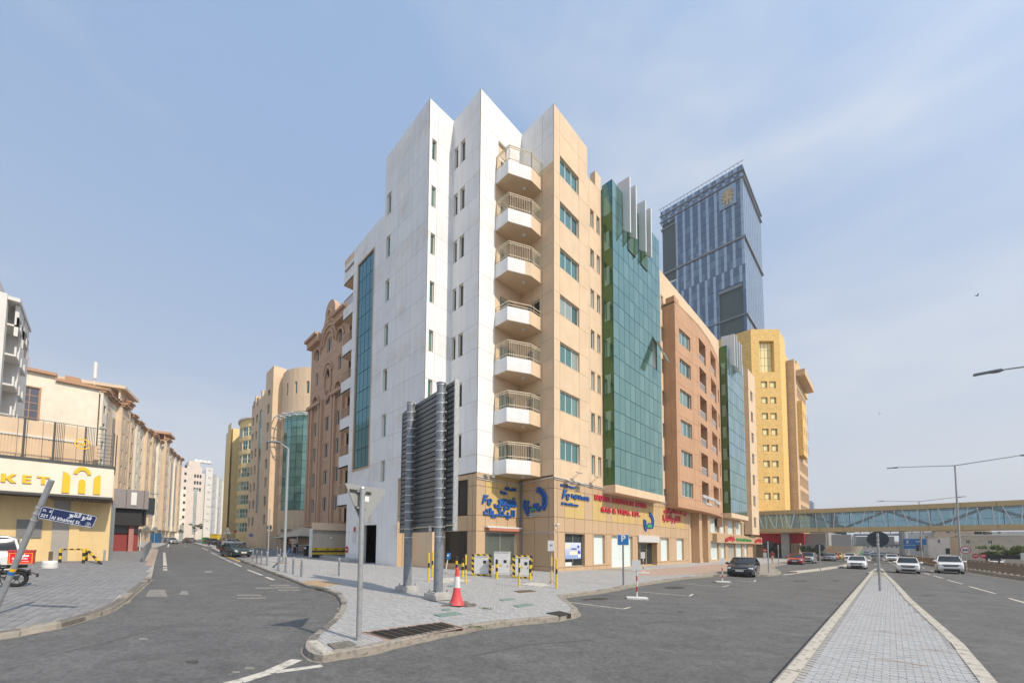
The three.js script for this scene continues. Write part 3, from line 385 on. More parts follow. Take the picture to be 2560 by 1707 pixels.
// ---------------------------------------------------------------- corner apartment building
const X3 = -17.27, Z3 = -24.04, X2 = -20.57, Z2 = -19.2, X1 = -23.82, Z1 = -16.77, X0 = -30.5, R90 = Math.PI / 2, TOP = 37.4;
const bld = thing('apartment_building', 'eight storey white and tan corner building with stacked balconies and a green glass bay', 'building', V(X3, G(X3, Z3), Z3));
const FA = new Face(X3, Z3, R90), F1 = new Face(X1, Z1, 0), S1 = new Face(X1, Z1, R90), F2 = new Face(X1, Z2, 0), S2 = new Face(X2, Z2, R90), F3 = new Face(X2, Z3, 0);
const GF = 7.65, rng = (n, f) => Array.from({ length: n }, (_, i) => f(i));
const vj4 = [...rng(8, k => 9.35 + 4.02 * k - 4.02), ...rng(8, k => 7.4 + 4.02 * k)].filter(v => v > 8).sort((a, b) => a - b);
{
  // left white face with its tall end, glass strip and small windows
  const wt = rng(7, i => 33.6 - 4.02 * i), h1 = wt.map(v => [-6.3, -5.62, v - 2.0, v]);
  facade(bld, F1, { u0: -6.68, u1: 0, v0: GF, v1: TOP, holes: h1, uj: [-5.4, -4.4, -2.2], vj: vj4, wall: M.whiteJoint, panel: M.whiteP, gap: 0.022 });
  for (const h of h1) F1.set(win(0.68, 2.0, 1, 1, M.frameCream, M.glassWin, 0.07), bld, h[0], h[2], -0.18);
  facade(bld, F1, { u0: -12.7, u1: -6.68, v0: GF - 2.2, v1: 32.1, holes: [[-11.66, -8.46, 9.3, 29.85]], uj: [-8.3, -11.9], vj: vj4, wall: M.whiteJoint, panel: M.whiteP, gap: 0.022 });
  curtain(bld, F1, -11.6, -8.5, 9.36, 29.8, 4, 11, (i, j) => M.glassTeal, M.mullion, -0.06, 0.06, 0.002);
  F1.put('curtain_wall_frame', [bx(-11.72, -11.6, 9.2, 29.95, -0.1, 0.05), bx(-8.5, -8.4, 9.2, 29.95, -0.1, 0.05), bx(-11.6, -8.5, 29.8, 29.95, -0.1, 0.05), bx(-11.6, -8.5, 9.2, 9.36, -0.1, 0.05)], M.frameTan, bld);
  // ground floor of the left side
  facade(bld, F1, { u0: -12.7, u1: -8.6, v0: 0.4, v1: GF - 2.2, holes: [[-9.6, -8.6, 0.4, 4.0, 1.2]], uj: [], vj: [1.3, 3.4], wall: M.whiteJoint, panel: M.whiteP, gap: 0.022 });
  facade(bld, F1, { u0: -8.6, u1: -6.68, v0: 0.35, v1: GF - 2.2, holes: [[-8.6, -6.75, 0.35, 4.0, 1.2]], wall: M.whiteJoint, panel: M.whiteP });
  F1.put('service_door', bx(-9.6, -6.75, 0.4, 4.0, -1.25, -1.2), M.concrete, bld);
  facade(bld, F1, { u0: -6.68, u1: -3.4, v0: 0.4, v1: GF, uj: [], vj: [], wall: M.whiteJoint, panel: M.whiteP });
  F1.put('soffit', bx(-3.4, 0, GF - 0.05, GF, -2.4, 0), M.tan, bld);
  const g1 = new Face(X1 - 3.4, Z1, R90);
  facade(bld, g1, { u0: 0, u1: 2.43, v0: 0.4, v1: GF, uj: [0.5, 1.4], vj: [6.66, 4.6, 3.3], wall: M.acmJoint, panel: M.acmP, name: 'cladding_panel' });
  const g2 = new Face(X1 - 3.4, Z2, 0), dh = [[3.0, 5.7, 0.9, 3.35], [4.5, 5.7, 4.5, 7.2]];
  facade(bld, g2, { u0: 0, u1: 6.65, v0: 0.35, v1: 7.55, holes: dh, uj: [1.2, 2.9, 5.75, 6.25], vj: [6.66, 4.5, 3.35], wall: M.acmJoint, panel: M.acmP, name: 'cladding_panel' });
  for (const h of dh) { const n = Math.round((h[1] - h[0]) / 0.11), l = []; for (let i = 0; i < n; i++) l.push(bx(h[0] + i * 0.11 + 0.01, h[0] + i * 0.11 + 0.09, h[2], h[3], -0.16, -0.12 + rr(0, 0.02))); g2.put('dark_tile_screen', l, mat([0.045, 0.042, 0.04], { map: T.streak, roughness: 0.35 }), bld); g2.put('screen_backing', bx(h[0], h[1], h[2], h[3], -0.2, -0.17), M.black, bld); }
  // sawtooth faces
  const t2 = rng(7, i => 34.3 - 3.88 * i), hs1 = t2.map(v => [0.3, 0.72, v - 1.7, v]);
  facade(bld, S1, { u0: 0, u1: 2.43, v0: GF, v1: TOP, holes: hs1, uj: [0.86], vj: [...t2, ...t2.map(v => v - 1.7)].sort((a, b) => a - b), wall: M.whiteJoint, panel: M.whiteP, gap: 0.022 });
  for (const h of hs1) S1.set(win(0.42, 1.7, 1, 1, M.frameCream, M.glassWin, 0.06), bld, h[0], h[2], -0.16);
  const t3 = rng(7, i => 34.8 - 4.0 * i), hs2 = t3.flatMap(v => [[0.16, 0.62, v - 1.85, v], [0.95, 1.5, v - 1.85, v]]);
  facade(bld, F2, { u0: 0, u1: 3.25, v0: GF, v1: TOP, holes: hs2, uj: [], vj: [...t3, ...t3.map(v => v - 1.85)].sort((a, b) => a - b), wall: M.whiteJoint, panel: M.whiteP, gap: 0.022 });
  for (const h of hs2) F2.set(win(h[1] - h[0], 1.85, 1, 1, M.frameCream, M.glassDark, 0.07), bld, h[0], h[2], -0.16);
  facade(bld, S2, { u0: 0, u1: 1.72, v0: GF, v1: TOP, uj: [], vj: [...t3, ...t3.map(v => v - 1.85)].sort((a, b) => a - b), wall: M.whiteJoint, panel: M.whiteP, gap: 0.022 });
  // niche behind the balconies
  const nv = rng(7, k => 7.6 + 3.87 * k), door = nv.map(v => [0.7, 2.4, v + 0.2, v + 2.75]);
  facade(bld, S2, { u0: 1.72, u1: 4.84, v0: GF, v1: 33.2, holes: door.map(h => [2.3, 4.2, h[2], h[3]]), wall: M.tanJoint, panel: M.tanP }); facade(bld, S2, { u0: 1.72, u1: 4.84, v0: 33.2, v1: TOP, holes: [[2.0, 3.0, 33.4, 34.7]], vj: [34.8], wall: M.whiteJoint, panel: M.whiteP });
  facade(bld, F3, { u0: 0, u1: 3.3, v0: GF, v1: 32.6, holes: door.map(h => [0.5, 1.95, h[2], h[3]]), uj: [2.2], vj: rng(14, i => 33.65 - 3.845 * (i >> 1) - (i % 2) * 1.62).sort((a, b) => a - b), wall: M.tanJoint, panel: M.tanP, gap: 0.022 }); facade(bld, F3, { u0: 0, u1: 3.3, v0: 32.6, v1: TOP, vj: [34.9], uj: [2.2], wall: M.whiteJoint, panel: M.whiteP, gap: 0.022 });
  for (const h of door) { S2.set(win(1.9, 2.55, 2, 1, M.frame, M.glassWin, 0.06), bld, 2.3, h[2], -0.16); F3.set(win(1.45, 2.55, 2, 1, M.frame, M.glassDark, 0.06), bld, 0.5, h[2], -0.16); }
  S2.put('window_blank', bx(2.0, 3.0, 33.4, 34.7, -0.3, -0.18), M.tanDark, bld);
  // the seven balconies
  const za = Z2 - 1.74, xb = -18.42, d = 1.32, plan = [[X2, Z3], [X2, za], [X2 + d, za], [xb, Z3 + d], [xb, Z3]].map(p => [p[0] - X2, p[1] - Z3]);
  const ins = plan.map(([x, z]) => [Math.max(0, x - 0.03), Math.max(0, z - 0.03)]), flat = (pts, y0, y1) => { const q = prism(pts.map(p => [p[0], -p[1]]), y1 - y0); q.rotateX(-R90); q.translate(0, y0, 0); return fin(q); };
  const edge = [[0, za - Z3], [d, za - Z3], [xb - X2, d], [xb - X2, 0]];
  const wallSeg = (a, b, y0, y1, t = 0.12) => { const dx = b[0] - a[0], dz = b[1] - a[1], l = Math.hypot(dx, dz), q = bx(0, l, y0, y1, -t, 0); q.rotateY(-Math.atan2(dz, dx)); q.translate(a[0], 0, a[1]); return fin(q); };
  const paintSplit = [1, 1, 0.74, 0.92, 1, 0.93, 1];
  nv.forEach((v, k) => {
    const o = new THREE.Mesh(flat(ins, 0, 0.16), M.tanDark); o.name = 'balcony'; o.position.set(X2 - bld.position.x, v - bld.position.y, Z3 - bld.position.z); bld.add(o);
    part('parapet', wallSeg(edge[0], edge[1], 0.0, 1.06), M.white, o, 0, 0.003); part('parapet', wallSeg(edge[1], edge[2].map((q, i) => edge[1][i] + (q - edge[1][i]) * paintSplit[6 - k]), 0.0, 1.06), M.white, o, 0, 0.003);
    part('parapet', wallSeg(edge[2], edge[3], 0.0, 1.06), M.tan, o, 0, 0.003); if (paintSplit[6 - k] < 1) part('parapet', wallSeg(edge[2].map((q, i) => edge[1][i] + (q - edge[1][i]) * paintSplit[6 - k]), edge[2], 0.0, 1.06), M.tan, o, 0, 0.003);
    const short = k === 3, y0 = 1.07, y1 = short ? 1.5 : 2.36, rails = [], bars = [];
    for (let s = 0; s < 3; s++) { const a = edge[s], b = edge[s + 1], ia = [a[0] * 0.97 + 0.02, a[1] * 0.97], ib = [b[0] * 0.97 + 0.02, b[1] * 0.97], L = Math.hypot(ib[0] - ia[0], ib[1] - ia[1]), n = Math.round(L / 0.15);
      for (const y of short ? [1.25, y1] : [y0 + 0.22, y1 - 0.16, y1]) rails.push(rod([ia[0], y, ia[1]], [ib[0], y, ib[1]], y === y1 ? 0.035 : 0.026, 6)); if (!short) for (let i = 0; i <= n; i++) { const t = i / n; bars.push(rod([ia[0] + (ib[0] - ia[0]) * t, y0, ia[1] + (ib[1] - ia[1]) * t], [ia[0] + (ib[0] - ia[0]) * t, y1 - 0.02, ia[1] + (ib[1] - ia[1]) * t], 0.016, 5)); } rails.push(rod([ia[0], y0, ia[1]], [ia[0], y1, ia[1]], 0.03, 6), rod([ib[0], y0, ib[1]], [ib[0], y1, ib[1]], 0.03, 6)); }
    part('railing', rails, M.frameCream, o); if (bars.length) part('balusters', bars, M.frameCream, o);
    part('ceiling_lamp', lathe([[0, -0.09], [0.1, -0.08], [0.14, -0.02], [0.16, 0]], 14), M.frame, o, 1.3, -0.005, 1.2);
  });
  // right face: tall end, windows, narrow windows
  const c1 = rng(7, i => 33.65 - 3.845 * i), hA = c1.map(v => [0.86, 3.6, v - 1.62, v]);
  facade(bld, FA, { u0: 0, u1: 4.98, v0: 7.55, v1: TOP, holes: hA, uj: [0.83, 3.62], vj: [...c1.flatMap(v => [v - 1.65, v + 0.03]), 35.6].sort((a, b) => a - b), wall: M.tanJoint, panel: M.tanP, gap: 0.022 });
  for (const h of hA) FA.set(win(2.74, 1.62, 3, 1, M.frame, M.glassWin, 0.07), bld, h[0], h[2], -0.16);
  const c2 = rng(7, i => 32.1 - 3.67 * i), hB = c2.flatMap(v => [[5.42, 6.02, v - 1.66, v], [6.5, 7.06, v - 1.66, v]]);
  facade(bld, FA, { u0: 4.98, u1: 20.4, v0: 7.55, v1: 34.75, holes: [...hB, [8.2, 17.2, 9, 33.5]], uj: [5.2, 7.4, 17.9], vj: c2.flatMap(v => [v - 1.7, v + 0.04]).sort((a, b) => a - b), wall: M.tanJoint, panel: M.tanP, gap: 0.022 });
  for (const h of hB) FA.set(win(h[1] - h[0], 1.66, 1, 1, M.frame, M.glassWin, 0.07), bld, h[0], h[2], -0.16);
  FA.put('parapet_post', bx(6.3, 7.3, 34.75, 36.2, -0.5, 0.01), M.tan, bld);
  // green glass bay with white fins
  const w0 = 1.05, GS = new Face(X3 + w0, Z3 - 7.42, 0), gd = rng(8, i => [-0.78, -0.24, 9.2 + i * 3.3, 10.9 + i * 3.3]);
  FA.put('bay_core', bx(7.5, 17.8, 7.6, 35.2, -0.1, w0 - 0.13), M.mullion, bld);
  curtain(bld, FA, 7.44, 17.85, 7.66, 35.45, 10, 17, (i, j) => (j * 7 + i * 3) % 11 < 3 ? M.glassG2 : M.glassG, M.mullion, w0, 0.045, 0.0035, [[8, 9], [8, 8]]);
  curtain(bld, GS, -1.02, -0.03, 7.66, 35.45, 1, 9, (i, j) => j > 7 ? M.glassTeal : M.glassDkG, M.mullion, 0.01, 0.05, 0.002);
  for (const h of gd) GS.put('side_window', bx(h[0], h[1], h[2], h[3], 0.015, 0.04), M.glassG, bld);
  FA.put('bay_base', bx(7.3, 18.0, 6.95, 7.64, -0.02, w0 + 0.12), M.tan, bld);
  { // the open top-hung pane
    const cw = 10.41 / 10, rh = 27.79 / 17, o = FA.put('open_window', bx(-cw / 2, cw / 2, -2 * rh + 0.05, 0, -0.02, 0.02), M.glassG2, bld, 7.44 + 8.5 * cw, 7.66 + 10 * rh, w0 + 0.03); o.rotation.order = 'YXZ'; o.rotation.x = -0.42; FA.put('curtain', bx(7.44 + 8 * cw + 0.1, 7.44 + 9 * cw - 0.3, 7.66 + 8 * rh + 0.1, 7.66 + 10 * rh - 0.1, w0 - 0.06, w0 - 0.04), M.cream, bld);
  }
  for (const [px, ty, by] of [[1577.7, 445, 582], [1592.7, 466, 598], [1616, 503, 630], [1629.4, 522, 643]]) { const u = FA.px(px, 560, w0 + 0.7)[0], a = FA.px(px, ty, w0 + 0.7)[1], b = FA.px(px, by, w0 + 0.7)[1]; FA.put('fin', prism([[0, b + 0.6], [0.68, b], [0.68, a], [-0.5, a + 0.1], [-0.5, a - 2], [0, a - 2.2]], 0.16, 0.01).rotateY(-R90), M.whitePaint, bld, u, 0, w0 + 0.02); }
  for (const u of [10.4, 13.2]) FA.put('fin_backing', bx(u, u + 1.5, 30.4, 35.3, w0 + 0.03, w0 + 0.07), M.glassDkG, bld);
  // core, roofs
  part('core_wall', [bx(-36.0, X1 - 0.45, 0.2, 31.7, -32, Z1 - 1.3), bx(X0 + 0.3, X1 - 0.45, 31.7, 37, -24, Z1 - 0.45), bx(X1 - 0.45, X2 - 0.45, 0.2, 37, -32, Z2 - 0.45), bx(X2 - 0.45, X3 - 0.45, 7.7, 34.3, -44.3, Z3 - 0.45), bx(X2 - 0.4, X3 - 0.45, 34.3, 36.9, -28.8, Z3 - 0.45)], M.tanDark, bld, -bld.position.x, -bld.position.y, -bld.position.z);
  part('roof_parapet', [bx(X0, X0 + 0.3, 32, TOP, -24, Z1 - 0.03), bx(X3 - 5, X3 - 0.03, 34.7, TOP, -29.02, -28.8)], M.white, bld, -bld.position.x, -bld.position.y, -bld.position.z);
  // left end balconies
  for (let k = 0; k < 7; k++) { const v = 6.0 + 3.9 * k, o = F1.put('balcony', bx(-15.0, -12.72, v, v + 0.16, -2.2, -0.05), M.tanDark, bld); part('parapet', bx(-15.0, -12.72, v + 0.01, v + 1.25, -0.17, -0.05), M.white, o); part('parapet', bx(-15.0, -14.88, v + 0.01, v + 1.25, -2.2, -0.18), M.white, o); const r = [bx(-15, -12.72, v + 2.2, v + 2.26, -0.14, -0.08)]; for (let i = 0; i < 16; i++) r.push(bx(-14.98 + i * 0.15, -14.95 + i * 0.15, v + 1.25, v + 2.2, -0.13, -0.1)); part('railing', r, M.frameTan, o); }
  F1.put('end_wall', [bx(-15.0, -12.7, 0.6, 31.5, -3, -2.25), bx(-15, -12.72, 31.4, 32.1, -2.2, -0.05)], M.tanDark, bld); F1.put('end_wall', bx(-15.0, -12.72, 31.0, 31.39, -2.2, -0.03), M.white, bld);
  F1.put('end_wall', bx(-15.0, -12.7, 0.5, 5.9, -2.2, -1.9), M.white, bld);
  // podium of the right face: cladding, shop windows
  const H = (x0, x1, y0, y1, dep = 0.25) => { const a = FA.px(x0, y1), b = FA.px(x1, y0); return [a[0], b[0], a[1], b[1], dep]; };
  const w1 = H(1413, 1462, 1334, 1418), w2 = H(1485, 1513, 1339, 1411), w3 = H(1530, 1582, 1334, 1417), dr = H(1596, 1643, 1352, 1412, 0.6), w4 = H(1653, 1673, 1346, 1402), w5 = H(1692.6, 1710, 1348, 1400), EN = FA.px(1723, 1400)[0];
  for (const h of [w2, w3, w4, w5]) { h[2] = Math.max(h[2], 0.55); h[3] = 3.3; } w1[3] = 3.3; w1[2] = 0.72; w3[2] = 0.42; dr[2] = 0.4; dr[3] = 2.75;
  const yel = [[1410, 1462], [1482, 1516], [1530, 1588], [1594, 1640], [1650, 1676], [1690, 1712]].map(([a, b]) => [FA.px(a, 1280)[0], FA.px(b, 1280)[0]]);
  facade(bld, FA, { u0: 0, u1: EN, v0: 0.28, v1: 7.55, holes: [w1, w2, w3, dr, w4, w5], uj: [0.45, ...[1412, 1437, 1462, 1482, 1497, 1516, 1530, 1544, 1558, 1573, 1588, 1594, 1608, 1622, 1640, 1650, 1663, 1676, 1690, 1701, 1712].map(x => FA.px(x, 1280)[0])], vj: [0.67, 3.37, 4.5, 6.66], wall: M.acmJoint, panel: M.acmP, name: 'cladding_panel', pick: (u, v) => v > 4.5 && v < 6.66 && yel.some(q => u > q[0] && u < q[1]) ? M.acmYellow : M.acmP });
  FA.set(win(w1[1] - w1[0], w1[3] - w1[2], 2, 1, M.galv, M.glassDark, 0.05), bld, w1[0], w1[2], -0.22);
  for (const h of [w2, w3, w4, w5]) FA.set(win(h[1] - h[0], h[3] - h[2], h === w3 ? 2 : 1, h === w3 ? 3 : 1, M.frame, M.glassFrost, 0.05), bld, h[0], h[2], -0.22);
  FA.set(win(dr[1] - dr[0], dr[3] - dr[2], 3, 1, M.brass, M.glassDark, 0.07), bld, dr[0], dr[2], -0.5);
  { const n = 9, l = []; for (let i = 0; i < n; i++) l.push(bx(dr[0] - 0.1, dr[1] + 0.25, 2.78 + i * 0.075, 2.845 + i * 0.075, 0.005, 0.16)); FA.put('roller_shutter_box', l, M.whitePaint, bld); }
  { const c = M.cream; FA.put('window_poster', bx(w1[0] + 0.1, w1[1] - 0.25, 1.3, 2.6, -0.215, -0.205), mat([0.42, 0.50, 0.62]), bld);
    const pm = canvasMat(256, 192, (x, W, Hh) => { const gr = x.createLinearGradient(0, 0, 0, Hh); gr.addColorStop(0, '#cfd8e6'); gr.addColorStop(1, '#8fa4cc'); x.fillStyle = gr; x.fillRect(0, 0, W, Hh); x.fillStyle = '#e9d3bd'; x.beginPath(); x.ellipse(46, 42, 40, 30, 0, 0, 7); x.fill(); x.fillStyle = '#f1d9be'; x.fillRect(86, 104, 118, 40); x.fillStyle = '#5a4f8a'; x.fillRect(110, 66, 80, 18); x.fillStyle = '#2b3fb0'; for (const [a, b, r] of [[214, 48, 17], [226, 116, 20]]) { x.beginPath(); x.arc(a, b, r, 0, 7); x.fill(); } x.fillStyle = '#fff'; x.beginPath(); x.arc(232, 158, 18, 0, 7); x.fill(); x.fillStyle = '#4a5fa8'; for (let i = 0; i < 6; i++) x.fillRect(16 + i * 34, 164, 22, 5); x.fillStyle = '#2740b8'; x.font = 'bold 26px sans-serif'; x.save(); x.translate(20, 96); x.rotate(-1.57); x.fillText('GAS', 0, 0); x.restore(); });
    FA.put('poster_print', plate(w1[1] - w1[0] - 0.36, 1.28), pm, bld, (w1[0] + w1[1]) / 2 - 0.075, 1.95, -0.2);
    FA.put('display_shelf', [bx(w1[0] + 0.3, w1[0] + 1.2, 0.75, 1.05, -0.21, -0.2)], M.frame, bld); }
  // ground floor of the sawtooth: shop window with awning, cladding, logo wall
  const W5 = (x0, x1, y0, y1, f) => { const a = f.px(x0, y1), b = f.px(x1, y0); return [a[0], b[0], a[1], b[1]]; };
  const sw = [0.95, 4.35, 0.75, 3.3, 0.9];
  facade(bld, S2, { u0: 0, u1: 4.84, v0: 0.3, v1: GF, holes: [sw], uj: [0.93, 2.15, 3.35, 4.45], vj: [0.67, 3.35, 4.5, 6.66], wall: M.acmJoint, panel: M.acmP, name: 'cladding_panel', pick: (u, v) => u > 0.93 && u < 4.45 && v > 4.5 ? M.acmYellow : M.acmP });
  facade(bld, F3, { u0: 0, u1: 3.3, v0: 0.3, v1: 7.55, uj: [1.5, 2.85], vj: [0.75, 3.35, 4.5, 6.66], wall: M.acmJoint, panel: M.acmP, name: 'cladding_panel' });
  S2.put('shop_interior', bx(0.95, 4.35, 0.75, 3.3, -0.88, -0.86), M.sand, bld);
  S2.put('display_shelf', [...[0.95, 1.7, 2.4].flatMap(v => [bx(1.9, 3.2, v, v + 0.05, -0.8, -0.5), bx(3.5, 4.2, v - 0.15, v - 0.1, -0.8, -0.5)]), ...[1.85, 3.2, 3.45, 4.2].map(u => bx(u, u + 0.05, 0.78, 3.0, -0.52, -0.47)), bx(1.85, 3.25, 2.95, 3.0, -0.8, -0.47)], M.galv, bld);
  for (const [u, v] of [[2.05, 1.75], [2.4, 1.75], [2.75, 1.75], [3.7, 1.6], [3.95, 1.6], [3.65, 0.9], [3.9, 0.9], [2.3, 1.0]]) S2.put('steel_drum', cyl(0.13, 0.13, v, v + 0.45, 14), M.chrome, bld, u, 0, -0.62);
  S2.set(win(3.4, 2.55, 2, 1, M.galv, mat([0.5, 0.56, 0.54], { transmission: 0.85, thickness: 0, roughness: 0.05 }), 0.06), bld, 0.95, 0.75, -0.12);
  { const l = [bx(0.85, 4.75, 3.62, 3.74, 0.02, 0.3)], sc = []; for (let i = 0; i < 20; i++) { const q = prism([[0, 0], [0.17, 0], [0.17, -0.14], [0.085, -0.24], [0, -0.14]], 0.012); q.translate(1.05 + i * 0.178, 3.6, 0.28); sc.push(fin(q)); } S2.put('awning_roller', l, M.whitePaint, bld); S2.put('awning_valance', sc, mat([0.62, 0.24, 0.16], { map: T.fine }), bld); S2.put('awning_cloth', tr(bx(1.0, 4.65, -0.015, 0.015, 0, 0.3), 0, 3.6, 0.0), mat([0.62, 0.24, 0.16], { map: T.fine }), bld); }
  // cable pipes, flood lights, drain pipe, camera
  FA.put('cable_pipe', [rod([0, 7.5, 0.06], [EN, 7.2, 0.06], 0.035, 6), rod([0, 7.36, 0.05], [EN, 7.05, 0.05], 0.025, 6), rod([0.55, 3.4, 0.05], [0.55, 0.9, 0.05], 0.02, 6)], M.whitePaint, bld); S2.put('cable_pipe', [rod([0, 7.3, 0.06], [4.8, 7.25, 0.06], 0.03, 6), rod([0, 7.15, 0.05], [4.8, 7.1, 0.05], 0.025, 6)], M.whitePaint, bld); F3.put('cable_pipe', [rod([0.05, 7.3, 0.06], [3.3, 7.45, 0.06], 0.03, 6), rod([0.02, 3.35, 0.06], [3.4, 3.3, 0.06], 0.03, 6)], M.whitePaint, bld);
  F3.put('drain_pipe', [rod([0.25, 0.4, 0.08], [0.25, 7.5, 0.08], 0.045, 8), rod([0.12, 3.3, 0.06], [0.12, 7.5, 0.06], 0.03, 6)], M.steel, bld);
  for (const u of [1.6, 3.3, 7.9, 8.9, 12.2, 14.4, 17, 22, 25.3]) { const v = 7.3 - u * 0.012; const o = FA.put('flood_light', [tr(bx(-0.32, 0.32, -0.08, 0.08, -0.16, 0.16), 0, 0, 0.3, 0, 0.5), rod([0, -0.05, 0], [0, 0, 0.2], 0.02, 5)], M.signBack, bld, u, v, 0.03); }
  for (const u of [2.5, 5.3]) FA.put('flood_light', [tr(bx(-0.25, 0.25, -0.03, 0.03, -0.18, 0.18), 0, 0.45, 0.6, 0, 0.35), rod([0, 0, 0], [0, 0.4, 0.6], 0.015, 5), rod([-0.2, 0, 0], [-0.1, 0.42, 0.5], 0.012, 5)], M.signBack, bld, u, 7.6, 0.03);
  for (const u of [0.9, 1.5]) S2.put('flood_light', tr(bx(-0.2, 0.2, -0.08, 0.08, 0, 0.2), 0, 0, 0.05), M.signBack, bld, u, 7.45, 0.02);
  FA.put('security_camera', [rod([0.2, 3.9, 0], [0.2, 3.9, 0.15], 0.04, 8), rod([0.15, 3.92, 0.15], [0.45, 3.95, 0.2], 0.05, 8), bx(0.12, 0.26, 3.6, 3.85, 0, 0.06)], M.whitePaint, bld);
  // signs on the podium: raised letters
  const lineSign = (f, u0, u1, v0, v1, W, Hh, draw, m, label) => { const o = f.put('sign_letters', raised(draw, W, Hh, u1 - u0, v1 - v0, 0.1), m, bld, u0, v0, 0.012); o.userData.label = label; };
  const pxSign = (f, x0, x1, y0, y1, W, Hh, draw, m, label) => { const a = f.px(x0, y1), b = f.px(x1, y1), t = f.px(x0, y0); lineSign(f, a[0], b[0], a[1], t[1], W, Hh, draw, m, label); };
  const mono = (x, W, Hh) => { x.font = 'italic bold 36px sans-serif'; x.fillText('F', 0, 29); x.font = 'italic 34px sans-serif'; x.fillText('e', 17, 31); };
  pxSign(FA, 1484, 1616, 1232, 1251, 260, 26, latin('MOHD. NASSER AL RAYES'), M.redLetter, 'large red raised letters, upper line');
  pxSign(FA, 1501, 1600, 1263, 1281, 190, 26, latin('GAS & TRDG. EST.'), M.redLetter, 'large red raised letters, lower line');
  pxSign(FA, 1625, 1717, 1259, 1279, 260, 34, (x, W, Hh) => arabic(x, 'm w E s s H _ m h m d _ N a S r _ A l r y sf', W - 4, Hh * 0.66, 19.5, 3.6), M.redLetter, 'red raised Arabic letters, upper line');
  pxSign(FA, 1646, 1702, 1282, 1304, 170, 34, (x, W, Hh) => arabic(x, 'L l kh a z _ w A L t j a r H', W - 6, Hh * 0.66, 28, 4.2), M.redLetter, 'red raised Arabic letters, lower line');
  pxSign(FA, 1400, 1438, 1208.5, 1216, 90, 14, latin('First in Japan'), M.blueLetter, 'small blue raised letters above the monogram');
  pxSign(FA, 1402, 1424, 1221, 1249, 38, 34, mono, M.blueLetter, 'blue monogram of two letters');
  pxSign(FA, 1427, 1472, 1231, 1247, 110, 28, latin('Fuji Electric'), M.blueLetter, 'blue raised letters beside the monogram');
  pxSign(FA, 1402, 1444, 1253, 1262, 110, 18, latin('Air Conditioners'), M.blueLetter, 'small blue raised letters below the monogram');
  pxSign(S2, 1246, 1290, 1214, 1224, 110, 18, (x, W, Hh) => arabic(x, 'A L a w l _ f Y _ A L y a b a n', W - 3, 12, 13, 2.6), M.blueLetter, 'small blue Arabic letters');
  pxSign(S2, 1233, 1267, 1224, 1234, 80, 18, (x, W, Hh) => arabic(x, 'm k y f a t', W - 3, 12, 18, 2.8), M.blueLetter, 'small blue Arabic letters');
  pxSign(S2, 1201, 1229, 1233, 1262, 38, 34, mono, M.blueLetter, 'blue monogram of two letters');
  pxSign(S2, 1233, 1292, 1238, 1269, 90, 40, (x, W, Hh) => arabic(x, 'f w j Y', W - 6, 26, 44, 7), M.blueLetter, 'large blue Arabic letters, upper line');
  pxSign(S2, 1201, 1291, 1267, 1291, 140, 40, (x, W, Hh) => arabic(x, 'A L y k t r y K', W - 6, 28, 40, 6), M.blueLetter, 'large blue Arabic letters, lower line');
  const logo = (x, W, Hh) => { x.lineWidth = W * 0.075; x.lineCap = 'butt'; for (const [r, a0, a1] of [[0.47, -1.35, 0.75], [0.36, -1.35, 0.3]]) { x.beginPath(); x.ellipse(W * 0.5, Hh * 0.5, W * r, Hh * r * 1.02, 0, a0, a1); x.stroke(); } x.lineWidth = W * 0.08; x.beginPath(); x.moveTo(W * 0.08, Hh * 0.42); x.quadraticCurveTo(0, Hh * 0.75, W * 0.24, Hh * 0.98); x.quadraticCurveTo(W * 0.18, Hh * 0.7, W * 0.22, Hh * 0.45); x.stroke(); arabic(x, 'l r y sf', W * 0.88, Hh * 0.72, W * 0.3, W * 0.065); };
  pxSign(F3, 1309, 1369, 1222, 1291, 70, 64, logo, M.blueLetter, 'round blue logo with Arabic letters'); { const a = F3.px(1327, 1277), b = F3.px(1342, 1271); F3.put('sign_letters', bx(a[0], b[0], a[1], b[1], 0.115, 0.125), M.greenLetter, bld); }
  pxSign(FA, 1608, 1634, 1278, 1327, 70, 64, logo, M.blueLetter, 'round blue logo with Arabic letters'); { const a = FA.px(1616, 1318), b = FA.px(1627, 1312); FA.put('sign_letters', bx(a[0], b[0], a[1], b[1], 0.115, 0.125), M.greenLetter, bld); }
  lineSign(F3, 0.9, 2.6, 4.55, 4.85, 120, 22, (x, W, Hh) => { x.font = '10px sans-serif'; x.fillText('Mohammed Nasser', 0, 9); x.fillText('Al Rayes Est.', 0, 20); }, M.whitePaint, 'small white letters under the round logo');
}
